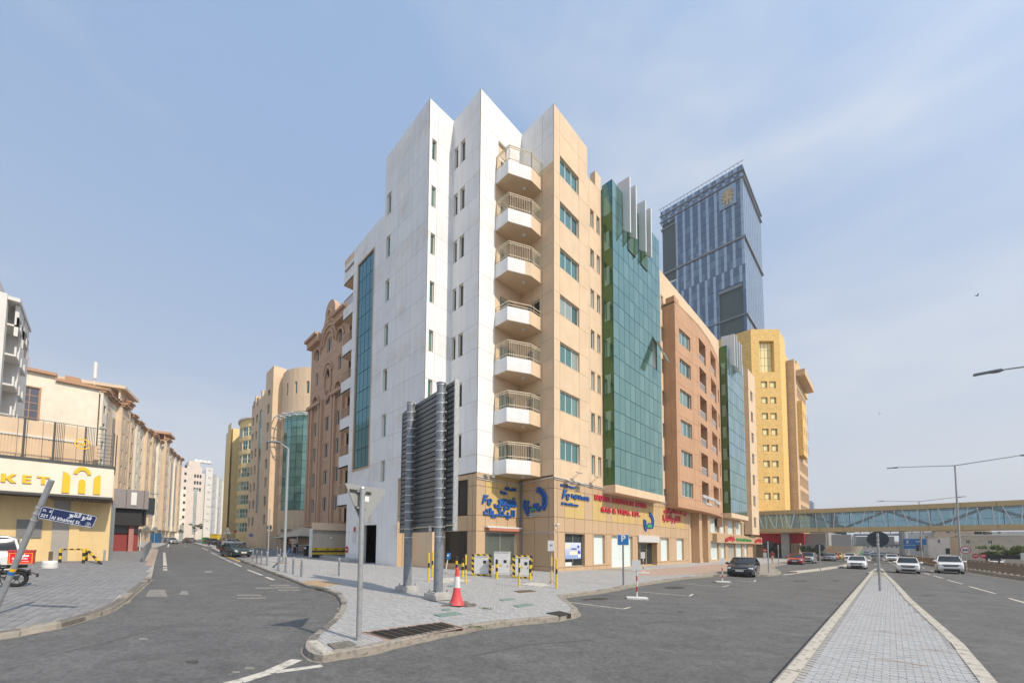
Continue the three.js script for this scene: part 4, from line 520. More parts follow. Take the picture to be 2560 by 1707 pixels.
// ---------------------------------------------------------------- curved brown residence with the second green bay
const res = thing('apartment_building', 'brown curved apartment building with recessed balconies beside the white corner building', 'building', V(X3, G(X3, -60), -60));
{
  facade(res, FA, { u0: 20.45, u1: 43.0, v0: 7.6, v1: 34.2, holes: rng(7, i => [20.75, 21.35, 31.3 - 3.75 * i - 1.7, 31.3 - 3.75 * i]), uj: [21.6], vj: rng(7, i => 31.3 - 3.75 * i).reverse(), wall: M.tanJoint, panel: M.tan });
  for (let i = 0; i < 7; i++) FA.set(win(0.6, 1.7, 1, 1, M.frame, M.glassWin, 0.07), res, 20.75, 31.3 - 3.75 * i - 1.7, -0.16);
  const K = [[-15.95, -45.3], [-15.72, -52.6], [-15.95, -58.0], [-16.45, -62.6], [-17.2, -66.8]], v0 = 7.0, v1 = 30.2, fl = (y, f, px) => f.px(px, y)[1];
  const faces = K.slice(0, -1).map((k, i) => { const n = K[i + 1], f = new Face(k[0], k[1], Math.atan2(-(n[1] - k[1]), n[0] - k[0])); f.len = Math.hypot(n[0] - k[0], n[1] - k[1]); return f; });
  const jv = rng(13, i => v0 + 0.9 + i * 1.85);
  faces.forEach((f, i) => {
    let holes = [], kind;
    if (i === 0) { const a = f.px(1699.5, 900)[0], b = f.px(1727, 900)[0]; holes = [820.3, 893.5, 969.5, 1045.6, 1121.6, 1199.4].map(y => { const t = f.px(1699.5, y)[1]; return [a, b, t - 1.75, t]; }); }
    if (i === 1) { const a = f.px(1745, 900)[0], b = f.px(1765, 900)[0]; holes = [840, 910.7, 981, 1051, 1124.5, 1197].map(y => { const t = f.px(1745, y)[1]; return [a, b, t - 2.75, t, 1.3]; }); }
    if (i === 2) { const a = f.px(1776, 900)[0], b = f.px(1789.5, 900)[0]; holes = [872, 938, 1004, 1071, 1140, 1207].map(y => { const t = f.px(1776, y)[1]; return [a, b, t - 2.75, t, 1.3]; }); }
    if (i === 3) holes = rng(6, k => [1.2, 2.6, 25.6 - k * 3.66 - 2, 25.6 - k * 3.66, 0.5]);
    facade(res, f, { u0: 0, u1: f.len, v0, v1, holes, uj: i === 0 ? [holes[0][0] - 0.6, holes[0][1] + 0.6] : [f.len / 2 + 2], vj: jv, wall: M.brownJoint, panel: [M.brown, M.brown, M.brownDark], gap: 0.03 });
    for (const h of holes) {
      if (i === 0) f.set(win(h[1] - h[0], 1.75, 3, 1, M.frame, M.glassWin, 0.08), res, h[0], h[2], -0.18);
      else { f.put('balcony_wall', bx(h[0], h[1], h[2], h[3], -(h[4] + 0.1), -h[4]), i === 3 ? M.glassDark : M.cream, res); if (i < 3) { const l = []; for (let u = h[0] + 0.05; u < h[1]; u += 0.16) l.push(bx(u, u + 0.03, h[2] + 0.05, h[2] + 1.0, -0.2, -0.17)); l.push(bx(h[0], h[1], h[2] + 1.0, h[2] + 1.06, -0.22, -0.15)); f.put('balcony_railing', l, M.trimWhite, res); f.put('balcony_window', bx(h[0] + 0.3, h[1] - 0.5, h[2] + 0.1, h[2] + 2.2, -h[4] + 0.01, -h[4] + 0.05), M.glassDark, res); } }
    }
  });
  const sideF = new Face(K[0][0], K[0][1], 0); facade(res, sideF, { u0: -1.32, u1: 0, v0, v1, uj: [-0.6], vj: jv, wall: M.brownJoint, panel: M.brownDark }); sideF.put('pier_cap', bx(-1.0, -0.05, v1, v1 + 0.7, -1.5, -0.05), M.brownDark, res);
  const flat = prism([...K.map(k => [k[0], -k[1]]), [X3, 66.8], [X3, 45.3]].map(p => [p[0], p[1]]), 0.3); flat.rotateX(-R90); const mk = y => { const q = flat.clone(); q.translate(0, y, 0); return fin(q); };
  part('soffit', mk(v0 - 0.28), M.brownDark, res, -res.position.x, -res.position.y, -res.position.z); part('roof_slab', mk(v1 - 0.2), M.brown, res, -res.position.x, -res.position.y, -res.position.z);
  // second green bay and the narrow end block
  const w0 = 1.05, zz = u => u; FA.put('bay_core', bx(43.2, 52.7, 7.6, 33.0, -0.1, w0 - 0.13), M.mullion, res);
  curtain(res, FA, 43.1, 52.8, 7.5, 33.2, 8, 12, [M.glassG, M.glassG2, M.glassBridge], M.mullion, w0, 0.07, 0.004);
  const GS = new Face(X3 + w0, Z3 - 43.08, 0); curtain(res, GS, -1.02, -0.03, 7.5, 33.2, 1, 8, () => M.glassDkG, M.mullion, 0.01, 0.06, 0.002); for (let i = 0; i < 7; i++) GS.put('side_window', bx(-0.8, -0.3, 9 + i * 3.3, 10.7 + i * 3.3, 0.015, 0.04), M.glassG, res);
  FA.put('bay_base', bx(42.9, 53, 6.8, 7.48, -0.02, w0 + 0.1), M.tan, res);
  for (const [px, ty, by] of [[1838, 838, 915], [1844, 842, 918], [1850, 856, 930], [1855, 862, 934]]) { const f = FA, u = f.px(px, 890, 1.8)[0], a = f.px(px, ty, 1.8)[1], b = f.px(px, by, 1.8)[1]; f.put('fin', prism([[0, b + 0.6], [0.75, b], [0.75, a], [-1, a + 0.2], [-1, a - 2], [0, a - 2.2]], 0.2, 0.01).rotateY(-R90), M.whitePaint, res, u, 0, w0 + 0.02); }
  facade(res, FA, { u0: 43.0, u1: 61, v0: 7.6, v1: 33.4, holes: [[44, 52, 9, 32]], wall: M.tanJoint, panel: M.tan });
  const FD = new Face(X3 + 1.1, Z3 - 55.6, R90), dt = rng(7, i => 30.1 - i * 3.75), dh = dt.map(v => [1.5, 3.0, v - 1.8, v]);
  facade(res, FD, { u0: 0, u1: 5.3, v0: 4.6, v1: 33.6, holes: dh, uj: [], vj: dt.slice().reverse(), wall: M.tanJoint, panel: M.tan }); for (const h of dh) FD.set(win(1.5, 1.8, 2, 1, M.frame, M.glassDark, 0.1), res, h[0], h[2], -0.16);
  const FDs = new Face(X3 + 1.1, Z3 - 55.6, 0); facade(res, FDs, { u0: -1.1, u1: 0, v0: 4.6, v1: 33.6, vj: dt.slice().reverse(), wall: M.brownJoint, panel: M.tanDark });
  part('core_wall', [bx(-28, X3 - 0.45, 0.3, 33.8, -66.8, -44.6), bx(-28, X3 - 0.45, 0.3, 33, -85, -66.8), bx(X3, X3 + 0.7, 4.7, 33.3, -84.7, -80.0), bx(-26, -19, 33, 36, -60, -50)], M.tanDark, res, -res.position.x, -res.position.y, -res.position.z);
  part('roof_edge', bx(X3 - 0.4, X3 + 1.08, 33.2, 33.58, -84.9, -79.66), M.tan, res, -res.position.x, -res.position.y, -res.position.z);
  // shops below
  const EN = FA.px(1723, 1400)[0], C1 = FA.px(1772, 1390)[0], E2 = 61;
  facade(res, FA, { u0: EN + 0.05, u1: C1, v0: 0.3, v1: 7.0, holes: [[EN + 0.6, C1 - 0.3, 0.3, 6.7, 2.5]], wall: M.acmJoint, panel: M.acm }); FA.put('portico_wall', bx(EN + 0.05, C1, 0.3, 6.9, -2.7, -2.5), M.tanDark, res); const pc = (EN + C1) / 2; for (const u of [EN + 2.4, C1 - 1.8]) FA.put('column', [bx(u, u + 1.1, 0.3, 7.0, -0.6, 0.5), bx(u - 0.05, u + 1.15, 0.3, 0.9, -0.65, 0.55)], M.acm, res);
  const shop = [[1777, 1797, 1298, 1330], [1802, 1813, 1302, 1332], [1820, 1835, 1294, 1334], [1841, 1855, 1296, 1336], [1861, 1868, 1312, 1338], [1776, 1797, 1353, 1401], [1803, 1814, 1354, 1398], [1842, 1856, 1352, 1396], [1862, 1870, 1355, 1390], [1888, 1895, 1314, 1336], [1888, 1896, 1354, 1394]].map(([a, b, c, d]) => { const p = FA.px(a, d), q = FA.px(b, c); return [p[0], q[0], p[1], q[1], 0.25]; }), sd = (() => { const p = FA.px(1822, 1399), q = FA.px(1839, 1360); return [p[0], q[0], 0.5, q[1], 0.3]; })();
  facade(res, FA, { u0: C1 + 0.03, u1: E2, v0: 0.3, v1: 6.8, holes: [...shop, sd].map(h => [Math.max(h[0], C1 + 0.4), Math.min(h[1], E2 - 0.3), Math.max(0.6, h[2]), Math.min(6.5, h[3]), h[4]]), uj: rng(9, i => C1 + 2 + i * 2.4), vj: [4.2, 2.9], wall: M.acmJoint, panel: M.acm, name: 'cladding_panel' });
  for (const h of shop) { const a = Math.max(h[0], C1 + 0.4), b = Math.min(h[1], E2 - 0.3); if (b > a + 0.3) FA.set(win(b - a, Math.min(6.5, h[3]) - Math.max(0.6, h[2]), 2, 1, M.frame, M.glassFrost, 0.06), res, a, Math.max(0.6, h[2]), -0.2); }
  { const l = []; for (let i = 0; i < 24; i++) l.push(bx(sd[0], sd[1], 0.6 + i * 0.1, 0.68 + i * 0.1, -0.26, -0.22)); FA.put('roller_shutter', l, M.kerbPale, res); }
  FA.put('fascia_board', bx(FA.px(1791, 1345)[0] - 1.6, FA.px(1903, 1345)[0] - 2, 3.0, 4.25, 0, 0.55), M.acm, res);
  { const f = FA, a = f.px(1793, 1345)[0], b = f.px(1903, 1345)[0] - 2.5, L = b - a; const put = (t0, t1, W, draw, m, label, v0 = 3.15, v1 = 4.1) => { const o = f.put('sign_letters', raised(draw, W, 26, L * (t1 - t0), v1 - v0, 0.08), m, res, a + L * t0, v0, 0.56); o.userData.label = label; };
    put(0, 0.28, 110, (x, W) => arabic(x, 'm k y f a t _ f w j Y', W - 2, 17, 19, 3.6), M.redLetter, 'red Arabic letters at the near end'); put(0.31, 0.69, 170, latin('Sunday Silk Center'), M.greenLetter, 'green raised letters on the shop fascia', 3.3, 3.95); put(0.72, 1, 110, (x, W) => arabic(x, 'm k y f a t _ f w j Y', W - 2, 17, 19, 3.6), M.redLetter, 'red Arabic letters at the far end'); }
  { const f = faces[1], o = f.put('sign_letters', raised(latin('BEVERLY RESIDENCE'), 200, 22, 5.0, 0.55, 0.06), M.frame, res, 0.2, v0 + 1.35, 0.02); o.userData.label = 'white raised letters on the curved front'; const o2 = f.put('sign_letters', raised(latin('MUSHEIREB 2'), 120, 18, 2.8, 0.36, 0.06), M.frame, res, 1.5, v0 + 0.62, 0.02); o2.userData.label = 'small white letters'; faces[2].put('sign_letters', raised((x, W) => arabic(x, 'b y f r l Y _ r y z y d n s', W - 4, 20, 22, 3.4), 160, 30, 4.2, 0.8, 0.06), M.frame, res, 0.4, v0 + 1.2, 0.02); }
}
// ---------------------------------------------------------------- gold hotel behind the bridge
const hotel = thing('hotel_building', 'tall golden tiled building with pairs of square gold windows behind the footbridge', 'building', V(-18, G(-18, -102), -102));
{
  const P1 = V(-19.55, 0, -100), P2 = V(-15.17, 0, -104.4), h = hAt(1877, 823, P1.x, P1.z);
  const fc = new Face(P1.x, P1.z, Math.PI / 4), W = P1.distanceTo(P2), fl = new Face(P1.x, P1.z, 0);
  const rows = [953, 992.5, 1032, 1071.5, 1111.5, 1151, 1191, 1232].map(y => fc.px(1908, y)[1]), tall = [fc.px(1896, 930)[1], fc.px(1896, 852)[1]];
  const u1 = W * 0.30, u2 = W * 0.60, hs = rows.flatMap(v => [[u1, u1 + 1.35, v - 1.5, v], [u2, u2 + 1.35, v - 1.5, v]]);
  facade(hotel, fc, { u0: 0, u1: W, v0: 3, v1: h, holes: [...hs, [u1 - 0.1, u2 + 1.2, tall[0], tall[1], 0.8]], vj: [rows[2] + 0.9], wall: M.goldTan, panel: M.gold });
  for (const q of hs) { fc.put('window_surround', [bx(q[0], q[1], q[2], q[2] + 0.1, -0.2, -0.1), bx(q[0], q[0] + 0.1, q[2] + 0.1, q[3], -0.2, -0.1)], M.goldTan, hotel); fc.set(win(q[1] - q[0], 1.5, 1, 1, M.mullion, M.goldGlass, 0.05), hotel, q[0], q[2], -0.2); fc.put('window_bars', [bx(q[0] + 0.22, q[0] + 0.25, q[2], q[3], -0.2, -0.17), bx(q[1] - 0.25, q[1] - 0.22, q[2], q[3], -0.2, -0.17), bx(q[0], q[1], q[2] + 0.2, q[2] + 0.23, -0.2, -0.17), bx(q[0], q[1], q[3] - 0.25, q[3] - 0.22, -0.2, -0.17)], M.mullion, hotel); }
  fc.set(win(u2 + 1.2 - u1 + 0.1, tall[1] - tall[0], 4, 4, M.mullion, M.goldGlass, 0.05), hotel, u1 - 0.1, tall[0], -0.75);
  facade(hotel, fl, { u0: -18, u1: 0, v0: 3, v1: h, vj: [h - 8, h - 16], wall: M.goldTan, panel: M.gold });
  const P3 = V(-15.0, 0, -109.5), f2 = new Face(P2.x, P2.z, Math.atan2(-(P3.z - P2.z), P3.x - P2.x)); facade(hotel, f2, { u0: 0, u1: 5, v0: 3, v1: h - 0.5, wall: M.goldTan, panel: M.gold });
  // wing along the highway with grid of windows and a heavy cornice
  const XW = -13.6, zw = -110, fw = new Face(XW, zw, R90), fs = new Face(XW, zw, 0), e = fw.px(2018, 1100)[0], hw = hAt(1960, 903, XW, zw);
  facade(hotel, fs, { u0: -2.2, u1: 0, v0: 3, v1: hw, wall: M.goldTan, panel: M.goldTan });
  const cols = 8, cw = (e - 3) / cols, rowsN = 9, rh = (hw - 14) / rowsN, wh = []; for (let i = 0; i < cols; i++) for (let j = 0; j < rowsN; j++) wh.push([3 + i * cw + cw * 0.2, 3 + i * cw + cw * 0.8, 9 + j * rh + rh * 0.2, 9 + j * rh + rh * 0.92, 0.7]);
  facade(hotel, fw, { u0: 0, u1: e, v0: 3, v1: hw, holes: wh, wall: M.goldTan, panel: M.goldTan }); for (const q of wh) fw.put('window', bx(q[0], q[1], q[2], q[3], -0.72, -0.66), M.terra, hotel);
  fw.put('cornice', bx(2.5, e + 1, hw - 3.2, hw - 1.8, 0, 1.6), M.goldTan, hotel); fw.put('bay', bx(2.6, 2.6 + (e - 3) * 0.45, hw * 0.52, hw * 0.80, 0.02, 0.9), M.gold, hotel); for (let j = 0; j < 3; j++) for (let i = 0; i < 3; i++) fw.put('bay_window', bx(4 + i * 3, 5 + i * 3, hw * (0.55 + j * 0.08), hw * (0.55 + j * 0.08) + 1.8, 0.905, 0.93), M.terra, hotel);
  part('core_wall', [bx(-37, -20.1, 3, h - 1, -140, -100.6), bx(-21, -15.9, 3, h - 1.2, -140, -105.6), bx(-20, XW - 0.8, 3, hw - 1, zw - e, zw - 0.4), bx(-18, -14.5, hw - 1, hw + 4, -140, -122)], M.gold, hotel, -hotel.position.x, -hotel.position.y, -hotel.position.z);
  part('podium_wall', bx(-36, -14.6, -0.2, 3.4, -140, -101.5), M.acm, hotel, -hotel.position.x, -hotel.position.y, -hotel.position.z);
  part('shop_front', [bx(-18.6, -13.6, 0.2, 3.4, -101.45, -101.3)], M.glassDark, hotel, -hotel.position.x, -hotel.position.y, -hotel.position.z); part('shop_sign', bx(-19, -11.8, 3.3, 5.35, -101.4, -100.2), mat([0.55, 0.03, 0.05], { roughness: 0.6 }), hotel, -hotel.position.x, -hotel.position.y, -hotel.position.z, 0, 'plain red fascia under the footbridge'); part('pier', [bx(-13.9, -12.6, 0.1, 5.3, -101.1, -100.3), bx(-20.4, -19.6, 0, 5.3, -100.5, -99.8), bx(-15.4, -14.9, 0, 3.3, -101.2, -100.6)], M.acm, hotel, -hotel.position.x, -hotel.position.y, -hotel.position.z);
  part('cladding', [bx(-12.4, -8.6, 2.3, 5.3, -102, -101.4), bx(-8.4, -5.4, 2.8, 5.2, -110, -109.4)], mat([0.42, 0.45, 0.48], { roughness: 0.4 }), hotel, -hotel.position.x, -hotel.position.y, -hotel.position.z); part('pier', bx(-12.5, -11.3, 0, 2.3, -102, -101.4), M.steel, hotel, -hotel.position.x, -hotel.position.y, -hotel.position.z);
}
// ---------------------------------------------------------------- blue glass tower far behind
const tower = thing('glass_tower', 'tall blue glass office tower with a tree emblem near the top', 'building', V(-55, 0, -215));
{
  const zc = -200, xc = onZ(1868, 800, zc).x, xl = onZ(1656, 800, zc).x, h = Math.floor(hAt(1864, 400, xc, zc) / 3.9) * 3.9 + 0.3, zr = onX(1911, 800, xc).z, W = xc - xl, fl = new Face(xc, zc, 0), fr = new Face(xc, zc, R90), Dp = zc - zr;
  part('core_wall', bx(xl + 0.6, xc - 0.6, 0, h - 3, zr + 0.6, zc - 0.6), M.mullion, tower, -tower.position.x, 0, -tower.position.z);
  const rec = (u, v) => (u < -W + 7.2 && v > h - 40 && v < h - 10) || (u > -10.5 && u < -1.5 && v > h - 92 && v < h - 56);
  const inst = (f, L, dir, skipRec) => { const cw = 1.18, fh = 3.9, n = Math.round(L / cw), m = Math.floor(h / fh), q = bx(-cw / 2 + 0.04, cw / 2 - 0.04, 0.06, fh - 0.06, -0.1, 0), list = []; for (let i = 0; i < n; i++) for (let j = 14; j < m; j++) { const u = dir * (i + 0.5) * L / n, v = j * fh; if (skipRec && rec(u, v)) continue; list.push([u, v, i, j]); }
    const im = new THREE.InstancedMesh(q, mat([1, 1, 1], { metalness: 0.65, roughness: 0.14 }), list.length), mm = new THREE.Matrix4(), qt = new THREE.Quaternion(), c = new THREE.Color(); list.forEach(([u, v, i, j], k) => { const p = f.at(u, v).sub(tower.position); qt.setFromEuler(new THREE.Euler(rr(-0.006, 0.006), f.rot + rr(-0.006, 0.006), 0)); mm.compose(p, qt, V(1, 1, 1)); im.setMatrixAt(k, mm); const zone = Math.floor(j / 11), pale = (i + zone) % 3 === 0; im.setColorAt(k, c.setRGB(...(pale ? [0.40, 0.47, 0.52] : hash(i, j, 3) > 0.75 ? [0.17, 0.235, 0.31] : [0.11, 0.165, 0.235]))); }); im.name = 'glass_panes'; im.userData.kind = 'stuff'; tower.add(im); };
  inst(fl, W, -1, true); inst(fr, Dp, 1, false);
  const ledge = (v, t = 0.6) => { fl.put('ledge', bx(-W - 0.4, 0.6, v, v + t, 0.02, 0.5), M.steel, tower); fr.put('ledge', bx(-0.02, Dp + 0.3, v, v + t, 0.02, 0.5), M.steel, tower); };
  ledge(hAt(1868, 590, xc, zc), 0.9); ledge(hAt(1850, 790, xc, zc)); ledge(h - 3.2, 0.5); ledge(h - 6.5, 0.4);
  
  { const l = []; for (let i = 0; i < 22; i++) l.push(bx(-W + i * W / 22, -W + i * W / 22 + 0.15, h, h + 1.2, 0, 0.15)); l.push(bx(-W - 0.5, 0.5, h + 1.1, h + 1.25, 0, 0.15)); fl.put('roof_rail', l, M.steelDark, tower); }
  fl.put('terrace_recess', [bx(-W + 0.3, -W + 7.2, h - 40, h - 10, -3.4, -3.1), bx(-10.5, -1.5, h - 92, h - 56, -3.4, -3.1)], M.glassBlue, tower); fl.put('terrace_soffit', [bx(-W, -W + 7.2, h - 10.4, h - 9.8, -3, -0.1), bx(-10.5, -1.5, h - 57, h - 55.5, -3, 0.4)], M.steel, tower); fl.put('terrace_floor', [bx(-10.5, -1.5, h - 92.6, h - 91.6, -3, 0.1), bx(-W, -W + 7.2, h - 40.6, h - 39.8, -3, 0.1)], M.pale, tower); fl.put('recess_side', [bx(-10.7, -10.4, h - 92, h - 56, -3, 0.2), bx(-W + 7.1, -W + 7.4, h - 40, h - 10, -3, 0.1)], M.steel, tower);
  fl.put('box_bay', [bx(-W * 0.62, -12, 60, h - 88, 0.05, 0.5)], M.glassBlue2, tower);
  const a = fl.px(1800, 530), b = fl.px(1841, 456); fl.put('emblem_plate', bx(a[0], b[0], a[1], b[1], 0.1, 0.6), M.glassBlue2, tower);
  const w = b[0] - a[0], hh = b[1] - a[1]; fl.put('tree_emblem', raised((x, W2, H2) => { x.lineCap = 'round'; x.lineWidth = 7; x.beginPath(); x.moveTo(32, 62); x.lineTo(32, 14); x.stroke(); x.lineWidth = 4.4; for (const s of [-1, 1]) for (const [y0, dx, dy] of [[40, 22, 6], [38, 24, -6], [32, 22, -12], [27, 17, -17], [22, 10, -16]]) { x.beginPath(); x.moveTo(32, y0); x.quadraticCurveTo(32 + s * dx * 0.5, y0 + dy * 0.2, 32 + s * dx, y0 + dy); x.stroke(); x.beginPath(); x.moveTo(32 + s * dx * 0.6, y0 + dy * 0.4); x.lineTo(32 + s * dx * 0.8, y0 + dy * 0.2 - 6); x.stroke(); } x.lineWidth = 5; for (const s of [-1, 1]) { x.beginPath(); x.moveTo(32 + s * 3, 40); x.quadraticCurveTo(32 + s * 14, 44, 32 + s * 15, 62); x.stroke(); } }, 64, 64, w * 0.86, hh * 0.86, 0.5), M.brass, tower, a[0] + w * 0.07, a[1] + hh * 0.07, 0.61);
}
// ---------------------------------------------------------------- footbridge over the highway
{
  const zb = -97, y0 = 5.4, y1 = 9.75, br = thing('footbridge', 'enclosed glass footbridge with gold bands and slanted white bars spanning the highway', 'footbridge', V(-12, G(-12, zb), zb)), o = [-br.position.x, -br.position.y, -br.position.z];
  const f = new Face(0, zb, 0), x0 = -19.3, xm = -12.4, x1 = 46, band = 0.78;
  for (let x = x0; x < x1 - 0.1; x += 3.4) { const e = Math.min(x + 3.36, x1), w = x < xm ? 0.45 : 0.0; part('top_band', bx(x, e, y1 - band, y1, zb - 3.6, zb + 0.25 + w), M.brass, br, ...o); part('bottom_band', bx(x, e, y0, y0 + band, zb - 3.6, zb + 0.25 + w), M.brass, br, ...o); }
  part('floor_slab', bx(x0, x1, y0 + 0.15, y0 + band - 0.05, zb - 3.5, zb - 0.1), M.steel, br, ...o); part('roof_slab', bx(x0, x1, y1 - band + 0.1, y1 - 0.05, zb - 3.5, zb - 0.1), M.steel, br, ...o);
  const tg = mat([0.70, 0.82, 0.86], { transmission: 0.85, thickness: 0, roughness: 0.04 });
  for (let x = x0; x < x1; x += 2.4) { f.put('glass_pane', bx(x + 0.03, x + 2.37, y0 + band, y1 - band, x < xm ? 0.4 : 0.02, x < xm ? 0.43 : 0.05), tg, br); f.put('glass_pane', bx(x + 0.03, x + 2.37, y0 + band, y1 - band, -3.4, -3.37), tg, br); f.put('mullion', bx(x - 0.03, x + 0.03, y0 + band, y1 - band, -0.04, 0.02), M.steelDark, br); }
  f.put('handrail', [rod([x0, y0 + 1.8, -0.3], [x1, y0 + 1.8, -0.3], 0.04, 6), rod([x0, y1 - band - 0.35, 0.06], [x1, y1 - band - 0.35, 0.06], 0.04, 6)], M.steel, br);
  const sl = [-0.18, 0.25, 0.05, 0.4, -0.1, 0.15, 0.3, -0.25]; for (let i = 0, x = x0 + 0.4; x < 21; i++, x += x < xm ? 0.85 : 1.28) { const d = sl[i % 8] * (x < xm ? 1.3 : 1), w = x < xm ? 0.52 : 0.12; f.put('slanted_bar', rod([x - d, y1 - band, w], [x + d, y0 + band, w], x < xm ? 0.1 : 0.06, 6), M.trimWhite, br); }
  for (let i = 0, x = -11; x < x1; i++, x += 5.4) f.put('truss_diagonal', rod([x, i % 2 ? y0 + band : y1 - band, -1.2], [x + 5.4, i % 2 ? y1 - band : y0 + band, -1.2], 0.22, 8), M.steel, br);
  for (const x of [-14.5, 36]) part('pier', [bx(x - 0.6, x + 0.6, G(x, zb) - 0.1, y0, zb - 2.6, zb - 1)], M.concrete, br, ...o);
}
// ---------------------------------------------------------------- side street, right side
{ // ornate brown building
  const z = -19, f = new Face(-43, z, 0), ob = thing('ornate_building', 'brown building with carved arches and a curved gable beside the parking entrance', 'building', V(-47.5, G(-47.5, z), z)), W = 10.6;
  const hL = 29.0, cols = [-8.9, -5.3, -1.9], vs = rng(7, i => 6.2 + i * 3.35), holes = cols.flatMap((u, c) => vs.map(v => [u, u + (c === 1 ? 1.25 : 0.95), v, v + 1.75]));
  facade(ob, f, { u0: -W, u1: 1, v0: 4.7, v1: hL, holes, uj: [], vj: vs.map(v => v - 0.6), wall: M.brownDark, panel: M.ornate, gap: 0.02 }); for (const h of holes) f.set(win(h[1] - h[0], 1.75, 2, 1, M.trimWhite, M.glassDark, 0.07), ob, h[0], h[2], -0.15);
  for (const u of [-10.55, -9.6, -7.2, -6.4, -3.2, -2.4, -0.3]) f.put('pilaster', bx(u, u + 0.5, 4.7, 20.4, 0.005, 0.28), M.ornateTrim, ob);
  const arch = (u, v, r, t = 0.28, d = 0.2) => { const s = new THREE.Shape(); s.absarc(0, 0, r + t, 0, Math.PI, false); s.lineTo(-r, 0); s.absarc(0, 0, r, Math.PI, 0, true); s.lineTo(r + t, 0); const q = fin(new THREE.ExtrudeGeometry(s, { depth: d, bevelEnabled: false, curveSegments: 16 })); return f.put('arch', q, M.ornateTrim, ob, u, v, 0.004); };
  for (const [u, v, r] of [[-8.4, 20.6, 0.85], [-1.4, 20.6, 0.85], [-8.4, 26.9, 0.9], [-1.4, 26.9, 0.9], [-4.7, 27.4, 1.35], [-4.7, 27.4, 2.1], [-4.7, 23.6, 1.1]]) arch(u, v, r);
  f.put('oval_frame', fin(new THREE.TorusGeometry(1.0, 0.16, 8, 24)).scale(1, 2.0, 1), M.ornateTrim, ob, -4.68, 22.3, 0.08);
  f.put('string_course', [bx(-W, -6.3, 20.0, 20.4, 0.3, 0.5), bx(-3.0, 1, 20.0, 20.4, 0.3, 0.5)], M.ornateTrim, ob);
  f.put('cornice', [bx(-W - 0.3, -7.2, hL - 0.5, hL + 0.3, 0.003, 0.6), bx(-W - 0.5, -7.2, hL + 0.3, hL + 0.6, 0.003, 0.9), bx(-2.3, 1.2, hL - 0.5, hL + 0.3, 0.003, 0.6), bx(-2.3, 1.2, hL + 0.3, hL + 0.6, 0.003, 0.9)], M.ornateTrim, ob);
  { const s = new THREE.Shape(); s.moveTo(-2.6, 0); s.lineTo(-2.6, 1.0); s.quadraticCurveTo(-1.7, 1.2, -1.5, 2.2); s.absarc(0, 2.4, 1.5, Math.PI, 0, true); s.quadraticCurveTo(1.7, 1.2, 2.6, 1.0); s.lineTo(2.6, 0); f.put('gable', fin(new THREE.ExtrudeGeometry(s, { depth: 0.6, bevelEnabled: false })), M.ornate, ob, -4.7, hL, -0.55); f.put('gable_rosette', fin(new THREE.TorusGeometry(0.55, 0.12, 8, 20)), M.ornateTrim, ob, -4.7, hL + 2.1, 0.08); }
  for (let i = 0; i < 14; i++) { const a = Math.PI * (i + 0.5) / 14; f.put('dentil', bx(-0.13, 0.13, -0.14, 0.14, 0, 0.16), M.ornateTrim, ob, -4.7 + 2.75 * Math.cos(a), 27.4 + 2.75 * Math.sin(a), 0.006); }
  part('core_wall', [bx(-53.4, -42.2, 4.8, hL - 0.3, z - 14, z - 0.4), bx(-47, -42, 0.3, 4.8, z - 14, z - 6)], M.brownDark, ob, -ob.position.x, -ob.position.y, -ob.position.z);
  part('soffit', bx(-53.8, -42, 4.4, 4.7, z - 8, z + 0.3), M.brownDark, ob, -ob.position.x, -ob.position.y, -ob.position.z);
}
{ // parking entrance wall with yellow and black band
  const x = -41.7, f = new Face(x, -15.3, R90), w = thing('entrance_wall', 'tan wall of the parking entrance with a yellow and black arrow band', 'wall', V(x, G(x, -17), -17)), a = f.px(779, 1370)[0], b = f.px(871, 1370)[0], y = f.px(779, 1388)[1], yt = f.px(779, 1325)[1];
  f.put('wall', bx(a, b, y, yt - 0.35, -0.3, 0), M.sand, w); f.put('cap_band', bx(a, b, yt - 0.35, yt, -0.3, 0.02), M.concrete, w); f.put('sloped_fascia', prism([[0, 0], [0.35, 0.05], [0.1, 0.8], [-0.3, 0.8], [-0.3, 0]], b - a).rotateY(-R90), M.tan, w, b, yt, 0.02);
  f.put('yellow_band', bx(a, b, y + 0.5, y + 0.78, 0.002, 0.02), M.yellow, w); f.put('yellow_band', bx(a, b, y + 0.1, y + 0.3, 0.002, 0.02), M.yellow, w); f.put('black_band', bx(a, b, y + 0.31, y + 0.49, 0.002, 0.025), M.black, w);
  for (const t of [0.06, 0.36, 0.6, 0.82]) f.put('arrow_mark', prism([[0, 0], [0.2, 0.1], [0.14, 0.03], [0.36, 0.03], [0.36, -0.03], [0.14, -0.03], [0.2, -0.1]], 0.01), M.black, w, a + (b - a) * t, y + 0.64, 0.021);
  f.put('edge_post', bx(a - 0.18, a, y - 0.2, yt + 0.1, -0.3, 0.12), M.trimWhite, w); f.put('wall_lamp', lathe([[0, 0], [0.12, 0.04], [0.15, 0.14], [0.1, 0.24], [0, 0.26]], 12), M.frame, w, a + (b - a) * 0.5, y + 1.7, 0.14); f.put('stone_plinth', bx(a, a + 1.1, y - 0.25, y + 0.08, -0.3, 0.06), M.black, w);
}
{ // ramp slab beside the white wall
  const s = thing('ramp_slab', 'low concrete ramp slab at the foot of the white wall', 'ramp', V(-38, G(-38, -17.5), -17.5)); part('concrete', slab([[-46, -18.4], [-46, -16.9], [-39, -15.9], [-33.6, -15.6], [-33.4, -16.6], [-36.5, -16.72]], 0, 0.42), M.concrete, s, -s.position.x, -s.position.y, -s.position.z);
}
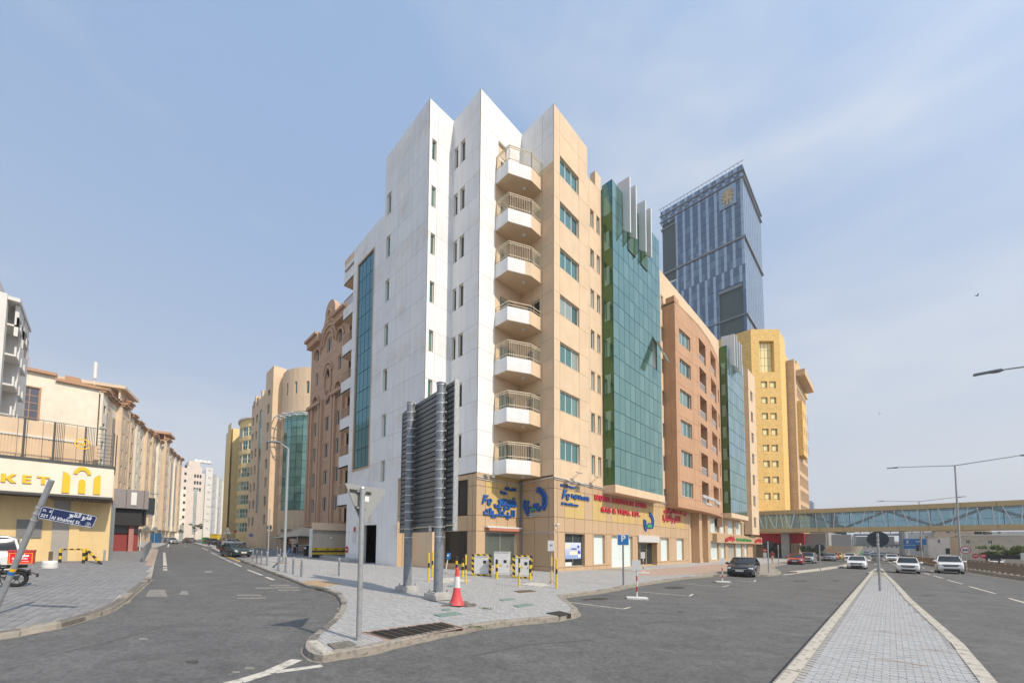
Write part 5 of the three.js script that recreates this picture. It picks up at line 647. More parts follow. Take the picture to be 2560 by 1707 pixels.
{ // signs on the white wall and the awning roof of the entrance
  const f = new Face(X1, Z1, 0), m1 = (u, v, w, h, m, n, l) => { const o = f.put(n, bx(0, w, 0, h, 0.01, 0.04), m, scene, u, v, 0.005); o.name = numbered(n); tag(o, l, 'sign'); };
  m1(-11.2, 2.4, 0.7, 1.0, M.whitePaint, 'wall_sign', 'white notice with a small symbol on the white wall'); m1(-11.0, 3.45, 0.34, 0.42, M.red, 'wall_sign', 'small red square notice above the white notice on the wall'); m1(-8.3, 4.2, 0.5, 1.6, M.cream, 'wall_sign', 'pale upright notice with red marks beside the service door');
  const o = f.put('round_sign', fin(new THREE.CylinderGeometry(0.32, 0.32, 0.03, 24).rotateX(R90)), M.red, scene, -12.35, 1.75, 0.03); o.name = numbered('no_entry_sign'); tag(o, 'small round red no entry sign on the corner of the white wall', 'sign'); part('bar', bx(-0.22, 0.22, -0.06, 0.06, 0.016, 0.022), M.whitePaint, o);
}
{ // tan building with the round green glass corner
  const z = -20.6, f = new Face(-77, z, 0), t = thing('round_corner_building', 'tan apartment building with a curved green glass corner and square windows', 'building', V(-80, G(-80, z), z)), h = hAt(677, 912, -77, z), W = onZ(626, 1100, z).x + 77;
  const vs = rng(8, i => 5.6 + i * 3.45), holes = vs.flatMap(v => [[W + 0.8, W + 2.0, v, v + 1.7], [W + 3.4, W + 4.8, v, v + 1.7], [-3.0, -1.5, v, v + 1.8]]);
  facade(t, f, { u0: W, u1: 0, v0: 1.2, v1: h - 4, holes: [...holes, [W + 6.1, W + 7.9, 8, h - 6.5]], vj: vs.map(v => v - 0.5), wall: M.tanJoint, panel: M.tanDark, gap: 0.02 }); facade(t, f, { u0: -4.5, u1: 0, v0: h - 4, v1: h, wall: M.tanJoint, panel: M.tanDark });
  for (const q of holes) f.set(win(q[1] - q[0], q[3] - q[2], 2, 1, M.frameTan, M.glassWin, 0.07), t, q[0], q[2], -0.16); curtain(t, f, W + 6.15, W + 7.85, 8.1, h - 6.6, 2, 12, [M.glassTeal, M.glassG2], M.mullion, -0.1, 0.06);
  for (let i = 0; i < 4; i++) f.put('roof_fin', bx(W + 2 + i * 2.2, W + 2.8 + i * 2.2, h - 4, h - 2.6 - (i % 2) * 0.7, -1, -0.02), M.tan, t);
  // lit strip and round part
  const fs = new Face(-77, z, R90); facade(t, fs, { u0: 0, u1: 2.2, v0: 1.2, v1: h, wall: M.tanJoint, panel: M.tan });
  const cx = -74.9, cz = z - 8.2, r = 6.9, seg = 14, a0 = -0.55, a1 = 1.75; // angles measured from +Z towards +X
  for (let i = 0; i < seg; i++) { const p = a0 + (a1 - a0) * i / seg, q = a0 + (a1 - a0) * (i + 1) / seg, A = [cx + r * Math.sin(p), cz + r * Math.cos(p)], B = [cx + r * Math.sin(q), cz + r * Math.cos(q)], ff = new Face(A[0], A[1], Math.atan2(-(B[1] - A[1]), B[0] - A[0])), L = Math.hypot(B[0] - A[0], B[1] - A[1]); const glass = i >= 4; const hh = glass ? [] : vs.slice(1, 7).map(v => [L * 0.3, L * 0.7, v, v + 1.8]);
    facade(t, ff, { u0: 0, u1: L, v0: h - 9.4, v1: h - 1.5, holes: i % 2 ? [] : [[L * 0.3, L * 0.75, h - 6.2, h - 4.0]], wall: M.tanJoint, panel: M.tan }); if (!(i % 2)) ff.set(win(L * 0.45, 2.2, 1, 1, M.frameTan, M.glassWin, 0.07), t, L * 0.3, h - 6.2, -0.16);
    facade(t, ff, { u0: 0, u1: L, v0: 3.6, v1: glass ? 8 : h - 9.4, holes: glass ? [] : hh, vj: glass ? [5.2] : vs, wall: M.tanJoint, panel: M.tan }); for (const q of hh) ff.set(win(q[1] - q[0], 1.8, 1, 1, M.frameTan, M.glassWin, 0.07), t, q[0], q[2], -0.16);
    if (glass) curtain(t, ff, 0.01, L - 0.01, 8.05, h - 9.5, 1, 12, [M.glassG, M.glassG2], M.mullion, 0.05, 0.06, 0.006);
  }
  part('core_wall', [cyl(r - 0.5, r - 0.5, 3.6, h - 1.7, 24, cx, cz), bx(-77 + W, -77.5, 1, h - 4.6, z - 16, z - 0.4)], M.tanDark, t, -t.position.x, -t.position.y, -t.position.z);
  { const l = []; for (let i = 0; i < 9; i++) { const p = a0 - 0.2 + 1.8 * i / 8, q = a0 - 0.2 + 1.8 * (i + 1) / 8; for (const R of [r + 0.5, r + 1.3]) if (i < 8) l.push(rod([cx + R * Math.sin(p), h - 10.1, cz + R * Math.cos(p)], [cx + R * Math.sin(q), h - 10.1, cz + R * Math.cos(q)], 0.09, 6)); l.push(rod([cx + (r - 0.1) * Math.sin(p), h - 10.2, cz + (r - 0.1) * Math.cos(p)], [cx + (r + 1.5) * Math.sin(p), h - 10.0, cz + (r + 1.5) * Math.cos(p)], 0.08, 6)); } part('canopy_frame', l, M.trimWhite, t, -t.position.x, -t.position.y, -t.position.z); }
  part('ground_floor', [bx(-77 + W, -72, 0.8, 3.6, z - 14, z - 3.5)], M.tanDark, t, -t.position.x, -t.position.y, -t.position.z); part('entrance_glass', bx(-84, -79, 1, 3.3, z - 3.45, z - 3.3), M.glassDark, t, -t.position.x, -t.position.y, -t.position.z); for (const x of [-76.5, -70.6]) part('column', cyl(0.55, 0.55, 0.8, 3.7, 14, x, z - 2.4), M.tan, t, -t.position.x, -t.position.y, -t.position.z);
  f.put('sign_letters', raised((x, W2) => arabic(x, 'm r k z _ s y A r H', W2 - 3, 17, 20, 4), 110, 26, 3.8, 0.8, 0.08), M.blueSign, t, W + 1.4, 3.4, 0.02); const sl = part('sign_letters', raised(latin('RESIDENCE'), 120, 20, 5, 0.55, 0.06), M.steel, t, -73.5 - t.position.x, 4.2 - t.position.y, z - 1.25 - t.position.z, 0.05);
}
{ // shade canopy over the entrance
  const c = thing('shade_canopy', 'beige fabric shade canopy over the car at the entrance', 'canopy', V(-62, G(-62, -20), -20)), q = new THREE.BufferGeometry(), P = [[-66.5, 3.0, -18.6], [-55.5, 3.3, -18.9], [-55.5, 3.2, -24], [-66.5, 3.0, -24], [-60, 4.7, -21]]; const pos = []; for (let i = 0; i < 4; i++) pos.push(...P[i], ...P[(i + 1) % 4], ...P[4]); q.setAttribute('position', new THREE.Float32BufferAttribute(pos, 3)); q.computeVertexNormals(); part('fabric', fin(q), mat([0.56, 0.48, 0.36], { map: T.fine, roughness: 1 }), c, -c.position.x, -c.position.y, -c.position.z); for (const x of [-66, -56]) for (const z of [-18.8, -23.8]) part('post', cyl(0.06, 0.06, 0, 2.4, 8), M.trimWhite, c, x + 62, 0, z + 20);
}
{ // yellow round building
  const z = -20.9, x1 = -110, h = hAt(573, 1068, -112, z), yb = thing('yellow_building', 'yellow building with a rounded front and long bands of white framed windows', 'building', V(-112, G(-112, z), z)), cx = -104.4, cz = z - 9.5, r = 9.0;
  const fy = new Face(-112, z, 0); facade(yb, fy, { u0: -3.2, u1: 0.4, v0: 2.0, v1: h + 1.2, wall: M.tanJoint, panel: M.yellowB }); 
  const n = 10, a0 = -0.75, a1 = 1.6; for (let i = 0; i < n; i++) { const p = a0 + (a1 - a0) * i / n, q = a0 + (a1 - a0) * (i + 1) / n, A = [cx + r * Math.sin(p), cz + r * Math.cos(p)], B = [cx + r * Math.sin(q), cz + r * Math.cos(q)], f = new Face(A[0], A[1], Math.atan2(-(B[1] - A[1]), B[0] - A[0])), L = Math.hypot(B[0] - A[0], B[1] - A[1]); const rows = rng(8, k => 4.6 + k * (h - 5.5) / 8); const holes = rows.map(v => [0.02, L - 0.02, v, v + (h - 5.5) / 8 * 0.70]); facade(yb, f, { u0: 0, u1: L, v0: 2.0, v1: h, holes, wall: M.tanJoint, panel: M.yellowB }); for (const q2 of holes) f.set(win(L - 0.04, q2[3] - q2[2], 2, 2, M.frame, M.glassWin, 0.1), yb, 0.02, q2[2], -0.12); }
  part('core_wall', [cyl(r - 0.5, r - 0.5, 0.3, h - 0.2, 24, cx, cz), bx(-120, -112.2, 1, h, z - 20, z - 0.5)], M.yellowB, yb, -yb.position.x, -yb.position.y, -yb.position.z); part('ground_floor_glass', bx(-113, -104, 0.6, 2.2, z + 0.2, z + 0.35), M.glassDark, yb, -yb.position.x, -yb.position.y, -yb.position.z); part('roof_rim', cyl(r + 0.4, r + 0.4, h - 0.1, h + 0.25, 30, cx, cz), M.pale, yb, -yb.position.x, -yb.position.y, -yb.position.z);
  fy.put('sign_letters', raised(latin('5'), 14, 20, 1.2, 1.5, 0.1), M.red, yb, 5.2, 2.1, 1.4);
}
// ---------------------------------------------------------------- side street, left side
{ // market with fascia sign, terrace screen
  const xm = -40.3, xw = -42.6, mk = thing('market_building', 'market with a cream fascia of yellow letters and an open barred terrace above', 'building', V(xw, G(xw, 4), 4)), f = new Face(xm, -0.12, R90), fw = new Face(xw, 0.9, R90), o = [-mk.position.x, -mk.position.y, -mk.position.z];
  const top = f.px(284, 1166)[1], bot = f.px(282, 1244)[1], L = 9.5;
  const gb = G(xw, 4) + WALK;
  f.put('fascia', bx(-L, 0, bot, top - 0.2, -0.9, 0), M.cream, mk); f.put('fascia_trim', [bx(-L, 0.02, top - 0.2, top, -0.95, 0.04), bx(-L, 0.02, bot - 0.16, bot, -0.95, 0.03)], M.steelDark, mk);
  f.put('canopy_soffit', bx(-L, 0, bot - 0.15, bot - 0.05, -2.4, -0.95), M.black, mk); { const l = []; for (let i = 0; i < 16; i++) l.push(bx(-3.2 + i * 0.2, -3.16 + i * 0.2, bot - 0.28, bot - 0.16, -2.4, -0.1)); for (let i = 0; i < 10; i++) l.push(bx(-3.2, -0.05, bot - 0.28, bot - 0.16, -2.3 + i * 0.22, -2.26 + i * 0.22)); f.put('soffit_lattice', l, mat([0.22, 0.17, 0.12]), mk); }
  // letters and arch logo on the fascia
  const put = (px0, px1, py0, py1, W, H, draw) => { const a = f.px(px0, py1), b = f.px(px1, py0); f.put('sign_letters', raised(draw, W, H, b[0] - a[0], b[1] - a[1], 0.07), M.goldLetter, mk, a[0], a[1], 0.005); f.put('letter_edge', raised(draw, W, H, (b[0] - a[0]) * 1.015, (b[1] - a[1]) * 1.02, 0.05), M.terra, mk, a[0] - 0.012, a[1] - 0.012, 0.003); };
  put(-6, 41, 1180, 1208, 64, 40, latin('K')); put(49, 82, 1183, 1211, 44, 40, latin('E')); put(89, 125, 1187, 1213, 44, 40, latin('T'));
  put(153, 176, 1181, 1231, 44, 76, (x, W, H) => { x.beginPath(); x.moveTo(2, 0); x.quadraticCurveTo(W, 4, W - 1, 24); x.lineTo(W - 1, H); x.lineTo(0, H); x.fill(); }); put(194, 213.5, 1199, 1233, 36, 60, (x, W, H) => { x.beginPath(); x.moveTo(0, H); x.lineTo(0, 18); x.arc(W / 2, 18, W / 2 - 0.5, Math.PI, 0); x.lineTo(W, H); x.fill(); }); put(231.5, 252, 1189, 1235, 40, 76, (x, W, H) => { x.beginPath(); x.moveTo(W - 2, 0); x.quadraticCurveTo(0, 4, 1, 24); x.lineTo(1, H); x.lineTo(W, H); x.fill(); }); put(183, 228.5, 1168, 1184, 80, 40, (x, W, H) => { x.lineWidth = 17; x.beginPath(); x.ellipse(W / 2, H + 2, W / 2 - 9, H - 10, 0, Math.PI, 0); x.stroke(); });
  // walls below
  fw.put('shop_wall', bx(-L, 1.0, gb - 0.2, bot - 0.1, -0.4, 0), mat([0.76, 0.57, 0.29], { map: T.plaster }), mk); { const a = fw.px(131, 1300)[0], b = fw.px(174, 1300)[0], c = fw.px(199, 1300)[0]; fw.put('wall_panel', bx(a, b, gb - 0.2, bot - 0.12, 0.004, 0.05), mat([0.38, 0.36, 0.33], { map: T.plaster }), mk); fw.put('corner_column', bx(b, c, gb - 0.2, bot - 0.12, 0.004, 0.12), mat([0.76, 0.57, 0.29], { map: T.plaster }), mk); }
  for (let i = 0; i < 5; i++) part('side_column', bx(xw - 1.6 - i * 2.6, xw - 0.9 - i * 2.6, gb - 0.2, bot - 0.2, -0.35, 0.2), i % 2 ? M.tan : M.steel, mk, ...o);
  part('side_wall', bx(-60, xw - 0.6, gb - 0.3, bot, 0.3, 0.6), M.steelDark, mk, ...o); part('terrace_wall', bx(-60, xw - 0.4, bot, bot + 1.2, -0.2, 9.5), M.tan, mk, ...o);
  part('building_core', bx(-58, xw - 0.45, gb, bot - 0.2, 0.9, 9.5), M.tanDark, mk, ...o);
  part('window_poster', bx(-0.02, 0.02, 1.9, 3.2, 0, 1.2), canvasMat(64, 64, (x, W, H) => { x.fillStyle = '#777'; x.fillRect(0, 0, W, H); x.fillStyle = '#e8b8a0'; x.beginPath(); x.ellipse(22, 42, 30, 14, 0, 0, 7); x.fill(); }), mk, xw + 0.05 - mk.position.x, -mk.position.y + 0.6, 3.5 - mk.position.z);
  // terrace: tan corrugated wall behind and dark bars in front
  const ft = new Face(xm - 0.35, -0.12, R90), ftw = new Face(xm - 2.6, -0.12, R90), th = 2.75;
  { const l = []; for (let u = -L; u < -1.0; u += 0.16) l.push(bx(u, u + 0.1, top - 0.2, top + 1.85, 0, 0.05)); ftw.put('corrugated_wall', [bx(-L, -1.0, top - 0.3, top + 1.85, -0.2, 0), ...l], M.tan, mk); ftw.put('upper_wall', bx(-L, -1.6, top + 1.85, top + 3.1, -0.25, -0.02), M.tan, mk); ftw.put('wall_coping', bx(-L, -1.8, top + 1.86, top + 1.98, -0.05, 0.1), M.pale, mk); }
  for (const [c, n] of [[-4.35, 3], [-2.95, 7], [-1.4, 7]]) for (let i = 0; i < n; i++) ft.put('terrace_bar', bx(c + i * 0.085 - 0.3, c + i * 0.085 - 0.27 + (i === 0 ? 0.05 : 0), top, top + th, -0.06, 0), M.steelDark, mk);
  for (const u of [-4.9, -3.75, -2.1, -0.62]) ft.put('terrace_post', bx(u, u + 0.022, top, top + th, -0.05, -0.02), M.steelDark, mk); ft.put('terrace_rail', bx(-L, -0.6, top + th, top + th + 0.03, -0.06, 0), M.steelDark, mk);
  { const l = []; for (let i = 0; i < 9; i++) l.push(bx(-1.0, -0.12, top + 0.1 + i * 0.28, top + 0.13 + i * 0.28, -0.05, -0.02)); l.push(bx(-0.14, -0.06, top, top + 2.6, -0.08, 0)); ft.put('terrace_mesh', l, M.steelDark, mk); part('terrace_end_screen', bx(xm - 4.5, xm - 0.4, top - 0.1, top + 2.5, -0.2, -0.14), mat([0.06, 0.05, 0.045], { roughness: 0.7 }), mk, ...o); }
  { const a = ft.px(206, 1110, 0.1), q = raised((x, W, H) => { x.lineWidth = 6; x.beginPath(); x.ellipse(W / 2, H / 2, W / 2 - 5, H / 2 - 5, 0, 0.5, 6.1); x.stroke(); x.font = 'bold 30px sans-serif'; x.fillText('24', 14, H / 2 + 11); x.font = 'bold 14px sans-serif'; x.fillText('H', 50, H / 2 - 2); }, 72, 64, 0.92, 0.82, 0.05); const s = ft.put('round_sign', q, M.goldLetter, mk, a[0] - 0.46, a[1] - 0.41, 0.05); s.userData.label = 'yellow ring sign with the number 24'; }
  ft.put('flood_light', [bx(-0.95, -0.55, top + th + 0.0, top + th + 0.16, -0.1, 0.25)], M.signBack, mk);
}
{ // dark clad shop building beyond the market
  const d = thing('shop_building', 'dark grey clad shop building with pink piers and black fascia beyond the market', 'building', V(-66, G(-66, 0), 0)), f = new Face(-64, 0.7, R90), fr = new Face(-64, -2.3, 2.931 - 0), o = [-d.position.x, -d.position.y, -d.position.z], y0 = hAt(300, 1272, -64, -1), y1 = hAt(300, 1226, -64, -1);
  part('clad_band', [bx(-84, -62, y0, y1, -3.4, 6)], mat([0.30, 0.27, 0.27], { roughness: 0.5, map: T.fine }), d, ...o); for (let i = 0; i < 4; i++) part('band_joint', bx(-62.0, -61.97, y0, y1, -3 + i * 1.6, -2.96 + i * 1.6), M.black, d, ...o); part('white_slot', bx(-62.0, -61.9, y0 + 0.4, y1 - 0.3, -2.3, -1.8), M.frame, d, ...o);
  part('black_glass', bx(-76, -68, y0 - 0.3, y1 - 0.3, -4.4, -3.3), M.glassDark, d, ...o); part('lower_fascia', bx(-82, -62.5, y0 - 2.0, y0, -2.9, 5), M.black, d, ...o);
  for (const z of [2.6, 0.4, -1.9]) part('pink_pier', bx(-63.4, -62.9, G(-63, 0), y0, z - 0.35, z + 0.1), mat([0.48, 0.22, 0.20], { map: T.plaster }), d, ...o); part('red_wall', bx(-63.9, -63.6, G(-63, 0), G(-63, 0) + 2.3, -2.7, 5), mat([0.30, 0.055, 0.055], { map: T.plaster }), d, ...o); part('grey_wall', bx(-63.9, -63.7, G(-63, 0) + 2.3, y0 - 1.8, -2.7, 5), M.steel, d, ...o); part('white_door', bx(-66.3, -64.8, G(-65, 0) + 0.1, G(-65, 0) + 2.9, -3.0, -2.92), M.trimWhite, d, ...o); part('shop_sign', bx(-70.5, -64.5, 4.3, 6.3, -3.4, -3.2), M.blackShiny, d, ...o); part('sign_letters', tr(raised((x, W) => { arabic(x, 'A L b y t _ A l r a J', W - 3, 17, 18, 3.5); x.font = 'bold 15px sans-serif'; x.fillText('COFFEE', 30, 42); }, 110, 46, 3.6, 1.5, 0.05), 0, 0, 0, Math.PI), M.frame, d, -65 - d.position.x, 4.5 - d.position.y, -3.42 - d.position.z); part('core_wall', bx(-84, -64.3, G(-65, 0), y1 - 0.2, -2.6, 6), M.black, d, ...o);
}
{ // white building with arched balconies
  const x = -66, z = 10.3, w = thing('white_balcony_building', 'white building with stacked arched balconies behind the market terrace', 'building', V(x, G(x, z), z)), o = [-w.position.x, -w.position.y, -w.position.z], h = 32;
  part('wall', [bx(-92, x, 0.5, h, z, z + 16)], M.pale, w, ...o); part('corner_pier', [bx(x - 0.2, x + 0.8, 0.5, h - 3, z - 1.2, z + 0.5), bx(x - 4, x - 3.2, 0.5, h - 6, z - 1.9, z)], M.pale, w, ...o);
  for (let k = 0; k < 8; k++) { const y = 2.5 + k * 3.35; for (const [a, b] of [[x - 3.2, x - 0.2], [x - 7.5, x - 4]]) { const q = part('balcony', [bx(a, b, y, y + 0.2, z - 2, z)], M.pale, w, ...o); part('parapet', bx(a, a + 1.2, y + 0.2, y + 1.1, z - 2, z - 1.85), M.pale, q); part('parapet', bx(b - 0.5, b, y + 0.2, y + 1.1, z - 2, z - 1.85), M.pale, q); part('door_recess', bx(a + 0.4, b - 0.4, y + 0.2, y + 2.4, z - 0.06, z - 0.02), M.sand, q); } }
  for (const [a, b] of [[x - 3.2, x - 0.2], [x - 7.5, x - 4]]) { const s = new THREE.Shape(); s.moveTo(0, -1.5); s.lineTo(0, 2); s.lineTo(b - a, 2); s.lineTo(b - a, -1.5); s.absarc((b - a) / 2, -0.4, (b - a) / 2 - 0.3, 0, Math.PI, false); const q = fin(new THREE.ExtrudeGeometry(s, { depth: 0.3, bevelEnabled: false })); q.translate(a, h - 5.6, z - 2); part('arch_head', fin(q), M.pale, w, ...o); }
  part('roof_edge', [bx(x - 8, x + 0.6, h - 3.5, h - 3.1, z - 2.1, z)], M.pale, w, ...o);
  for (let k = 0; k < 8; k++) part('window', bx(x + 0.01, x + 0.05, 4 + k * 3.35, 5.6 + k * 3.35, z + 2.2, z + 3.4), M.glassWin, w, ...o);
}
{ // the long beige row along the side street
  const rot = 2.862, mk = (name, label, x, z, u1, h, depth, opt) => {
    const b = thing(name, label, 'building', V(x, G(x, z), z), 0, 'beige apartment blocks along the side street'), f = new Face(x, z, rot), v0 = G(x, z), fl = Math.floor((h - 5) / 3.35);
    const seg = opt.seg; let u = 0; // segments: [width, kind]
    for (const [w, kind, proj = 0] of seg) {
      const m = kind.includes('c') ? M.cream : kind.includes('b') ? M.beige : M.pinkish; const ff = new Face(x + f.n.x * proj, z + f.n.z * proj, rot), hv = h - (kind.includes('t') ? 0 : 1.4);
      const hs = kind.includes('w') ? rng(fl, k => [u + w / 2 - 0.55, u + w / 2 + 0.55, v0 + 4.5 + k * 3.35, v0 + 6.0 + k * 3.35]) : kind.includes('s') ? rng(fl, k => [u + w / 2 - 0.35, u + w / 2 + 0.35, v0 + 4.3 + k * 3.35, v0 + 6.3 + k * 3.35]) : [];
      facade(b, ff, { u0: u, u1: u + w, v0: v0 + 3.4, v1: hv, holes: hs, wall: M.tanJoint, panel: m, name: 'wall_panel' }); for (const q of hs) ff.put('window', bx(q[0], q[1], q[2], q[3], -0.2, -0.15), M.glassDark, b);
      if (kind.includes('g')) curtain(b, ff, u + w / 2 - 0.7, u + w / 2 + 0.7, v0 + 5, hv - 3, 2, fl * 2, [M.glassRow], M.terra, 0.06, 0.08);
      if (proj) { ff.put('bay_side', [bx(u, u + 0.05, v0 + 3.4, hv, -proj, -0.03), bx(u + w - 0.05, u + w, v0 + 3.4, hv, -proj, -0.03)], m, b); ff.put('bay_soffit', bx(u, u + w, v0 + 3.35, v0 + 3.42, -proj, -0.03), m, b); }
      ff.put('cornice', [bx(u - 0.15, u + w + 0.15, hv - 0.1, hv + 0.3, -0.5, 0.45), bx(u - 0.3, u + w + 0.3, hv + 0.3, hv + 0.6, -0.5, 0.7)], M.terra, b); u += w;
    }
    f.put('core_wall', bx(0.3, u - 0.3, v0, h - 1.6, -depth, -0.35), M.beige, b); f.put('ground_floor', bx(0, u, v0, v0 + 3.4, -1.2, -0.36), M.steelDark, b); f.put('ground_pier', rng(Math.floor(u / 5), i => bx(i * 5, i * 5 + 0.9, v0, v0 + 3.4, -0.35, 0)), M.beige, b);
    return { b, f, v0, u };
  };
  const A = mk('row_building', 'nearest beige apartment block with a cream end wall and tall window strip', -100.5, 2.2, 20, 31.5, 9, { seg: [[2.2, 'cw', 0.4], [2, 'cg'], [2, 'b'], [2.2, 'cg'], [2.6, 'bs', 0.9], [2.6, 'bst', 0.9], [2.4, 'cg'], [2.2, 'bw', 0.5]] });
  { const f = new Face(-100.8, 16.6, R90), b = A.b, v0 = A.v0; const gl = [3.6, 6.9, v0 + 6, 28.5];
    facade(b, f, { u0: 0, u1: 2.8, v0: v0 + 3, v1: 30.2, holes: rng(6, k => [0.2, 1.2, v0 + 5 + k * 3.9, v0 + 6.5 + k * 3.9]), wall: M.tanJoint, panel: M.beige }); facade(b, f, { u0: 2.8, u1: 8.6, v0: v0 + 3, v1: 31.2, holes: [gl], wall: M.tanJoint, panel: M.cream }); facade(b, f, { u0: 8.6, u1: 14.2, v0: v0 + 3, v1: 30.4, wall: M.tanJoint, panel: M.cream });
    f.set(win(gl[1] - gl[0], gl[3] - gl[2], 3, 16, M.terra, M.glassRow, 0.1), b, gl[0], gl[2], -0.1); f.put('window_trim', [bx(gl[0] - 0.2, gl[0], gl[2], gl[3] + 0.2, 0, 0.12), bx(gl[1], gl[1] + 0.2, gl[2], gl[3] + 0.2, 0, 0.12), bx(gl[0], gl[1], gl[3], gl[3] + 0.2, 0, 0.12)], M.terra, b); f.put('cornice', [bx(-0.3, 2.7, 30.2, 30.7, -0.5, 0.5), bx(2.6, 8.8, 31.2, 31.7, -0.5, 0.6), bx(8.7, 14.5, 30.4, 30.9, -0.5, 0.5)], M.terra, b); f.put('core_wall', bx(0.2, 14, v0, 30, -17, -0.35), M.beige, b);
    f.put('roof_hut', [bx(1.2, 4.6, 30.5, 33.2, -6, -2.2), bx(9.6, 11.6, 30.5, 32.4, -5, -2)], M.terra, b); f.put('roof_railing', [...rng(6, i => bx(1.2 + i * 0.8, 1.25 + i * 0.8, 31, 34.0, -1.9, -1.85)), bx(1.2, 5.3, 33.95, 34.0, -1.9, -1.85)], M.terra, b); f.put('roof_water_tank', cyl(0.7, 0.7, 30.5, 32.4, 14), M.pale, b, 0.3, 0, -3);
    f.put('roof_antenna', [cyl(0.3, 0.3, 33.2, 36.4, 12), cyl(0.06, 0.06, 30.5, 33.2, 6)], M.frame, b, 13.4, 0, -3); const fr = A.f; fr.put('roof_pavilion', [bx(7.5, 16.5, 33.5, 34.1, -9, 1.4), ...rng(10, i => bx(8.2 + i * 0.85, 8.45 + i * 0.85, 31.5, 33.5, 0.2, 0.5)), bx(8, 16, 31.2, 33.4, -8, -1)], M.beige, b); }
  mk('row_building', 'second beige apartment block down the side street with paired window bays', -119.0, -3.3, 20, 31, 14, { seg: [[2.5, 'cs', 0.5], [2.2, 'bg'], [2.6, 'cw'], [2.6, 'bs', 0.7], [2.4, 'b'], [2.4, 'bs', 0.7], [2.4, 'cw'], [2, 'cg'], [2.6, 'cs', 0.5]] });
  const Cc = mk('row_building', 'third beige apartment block down the side street with a roof pavilion', -141, -9.7, 24, 31, 14, { seg: [[3.4, 'bwt', 1.2], [2.8, 'bs'], [2.6, 'cs', 0.5], [2.4, 'cw'], [2.2, 'bg', 0.3], [2.8, 'cs'], [2.4, 'cg', 0.4], [2.8, 'bs'], [3, 'bw', 0.6]] }); Cc.f.put('roof_pavilion', [bx(1, 8, 33, 33.6, -8, 1.6), ...rng(8, i => bx(1.6 + i * 0.8, 1.85 + i * 0.8, 31, 33, 0.2, 0.5)), bx(1.8, 7.4, 31, 32.9, -7, -1)], M.terra, Cc.b);
}
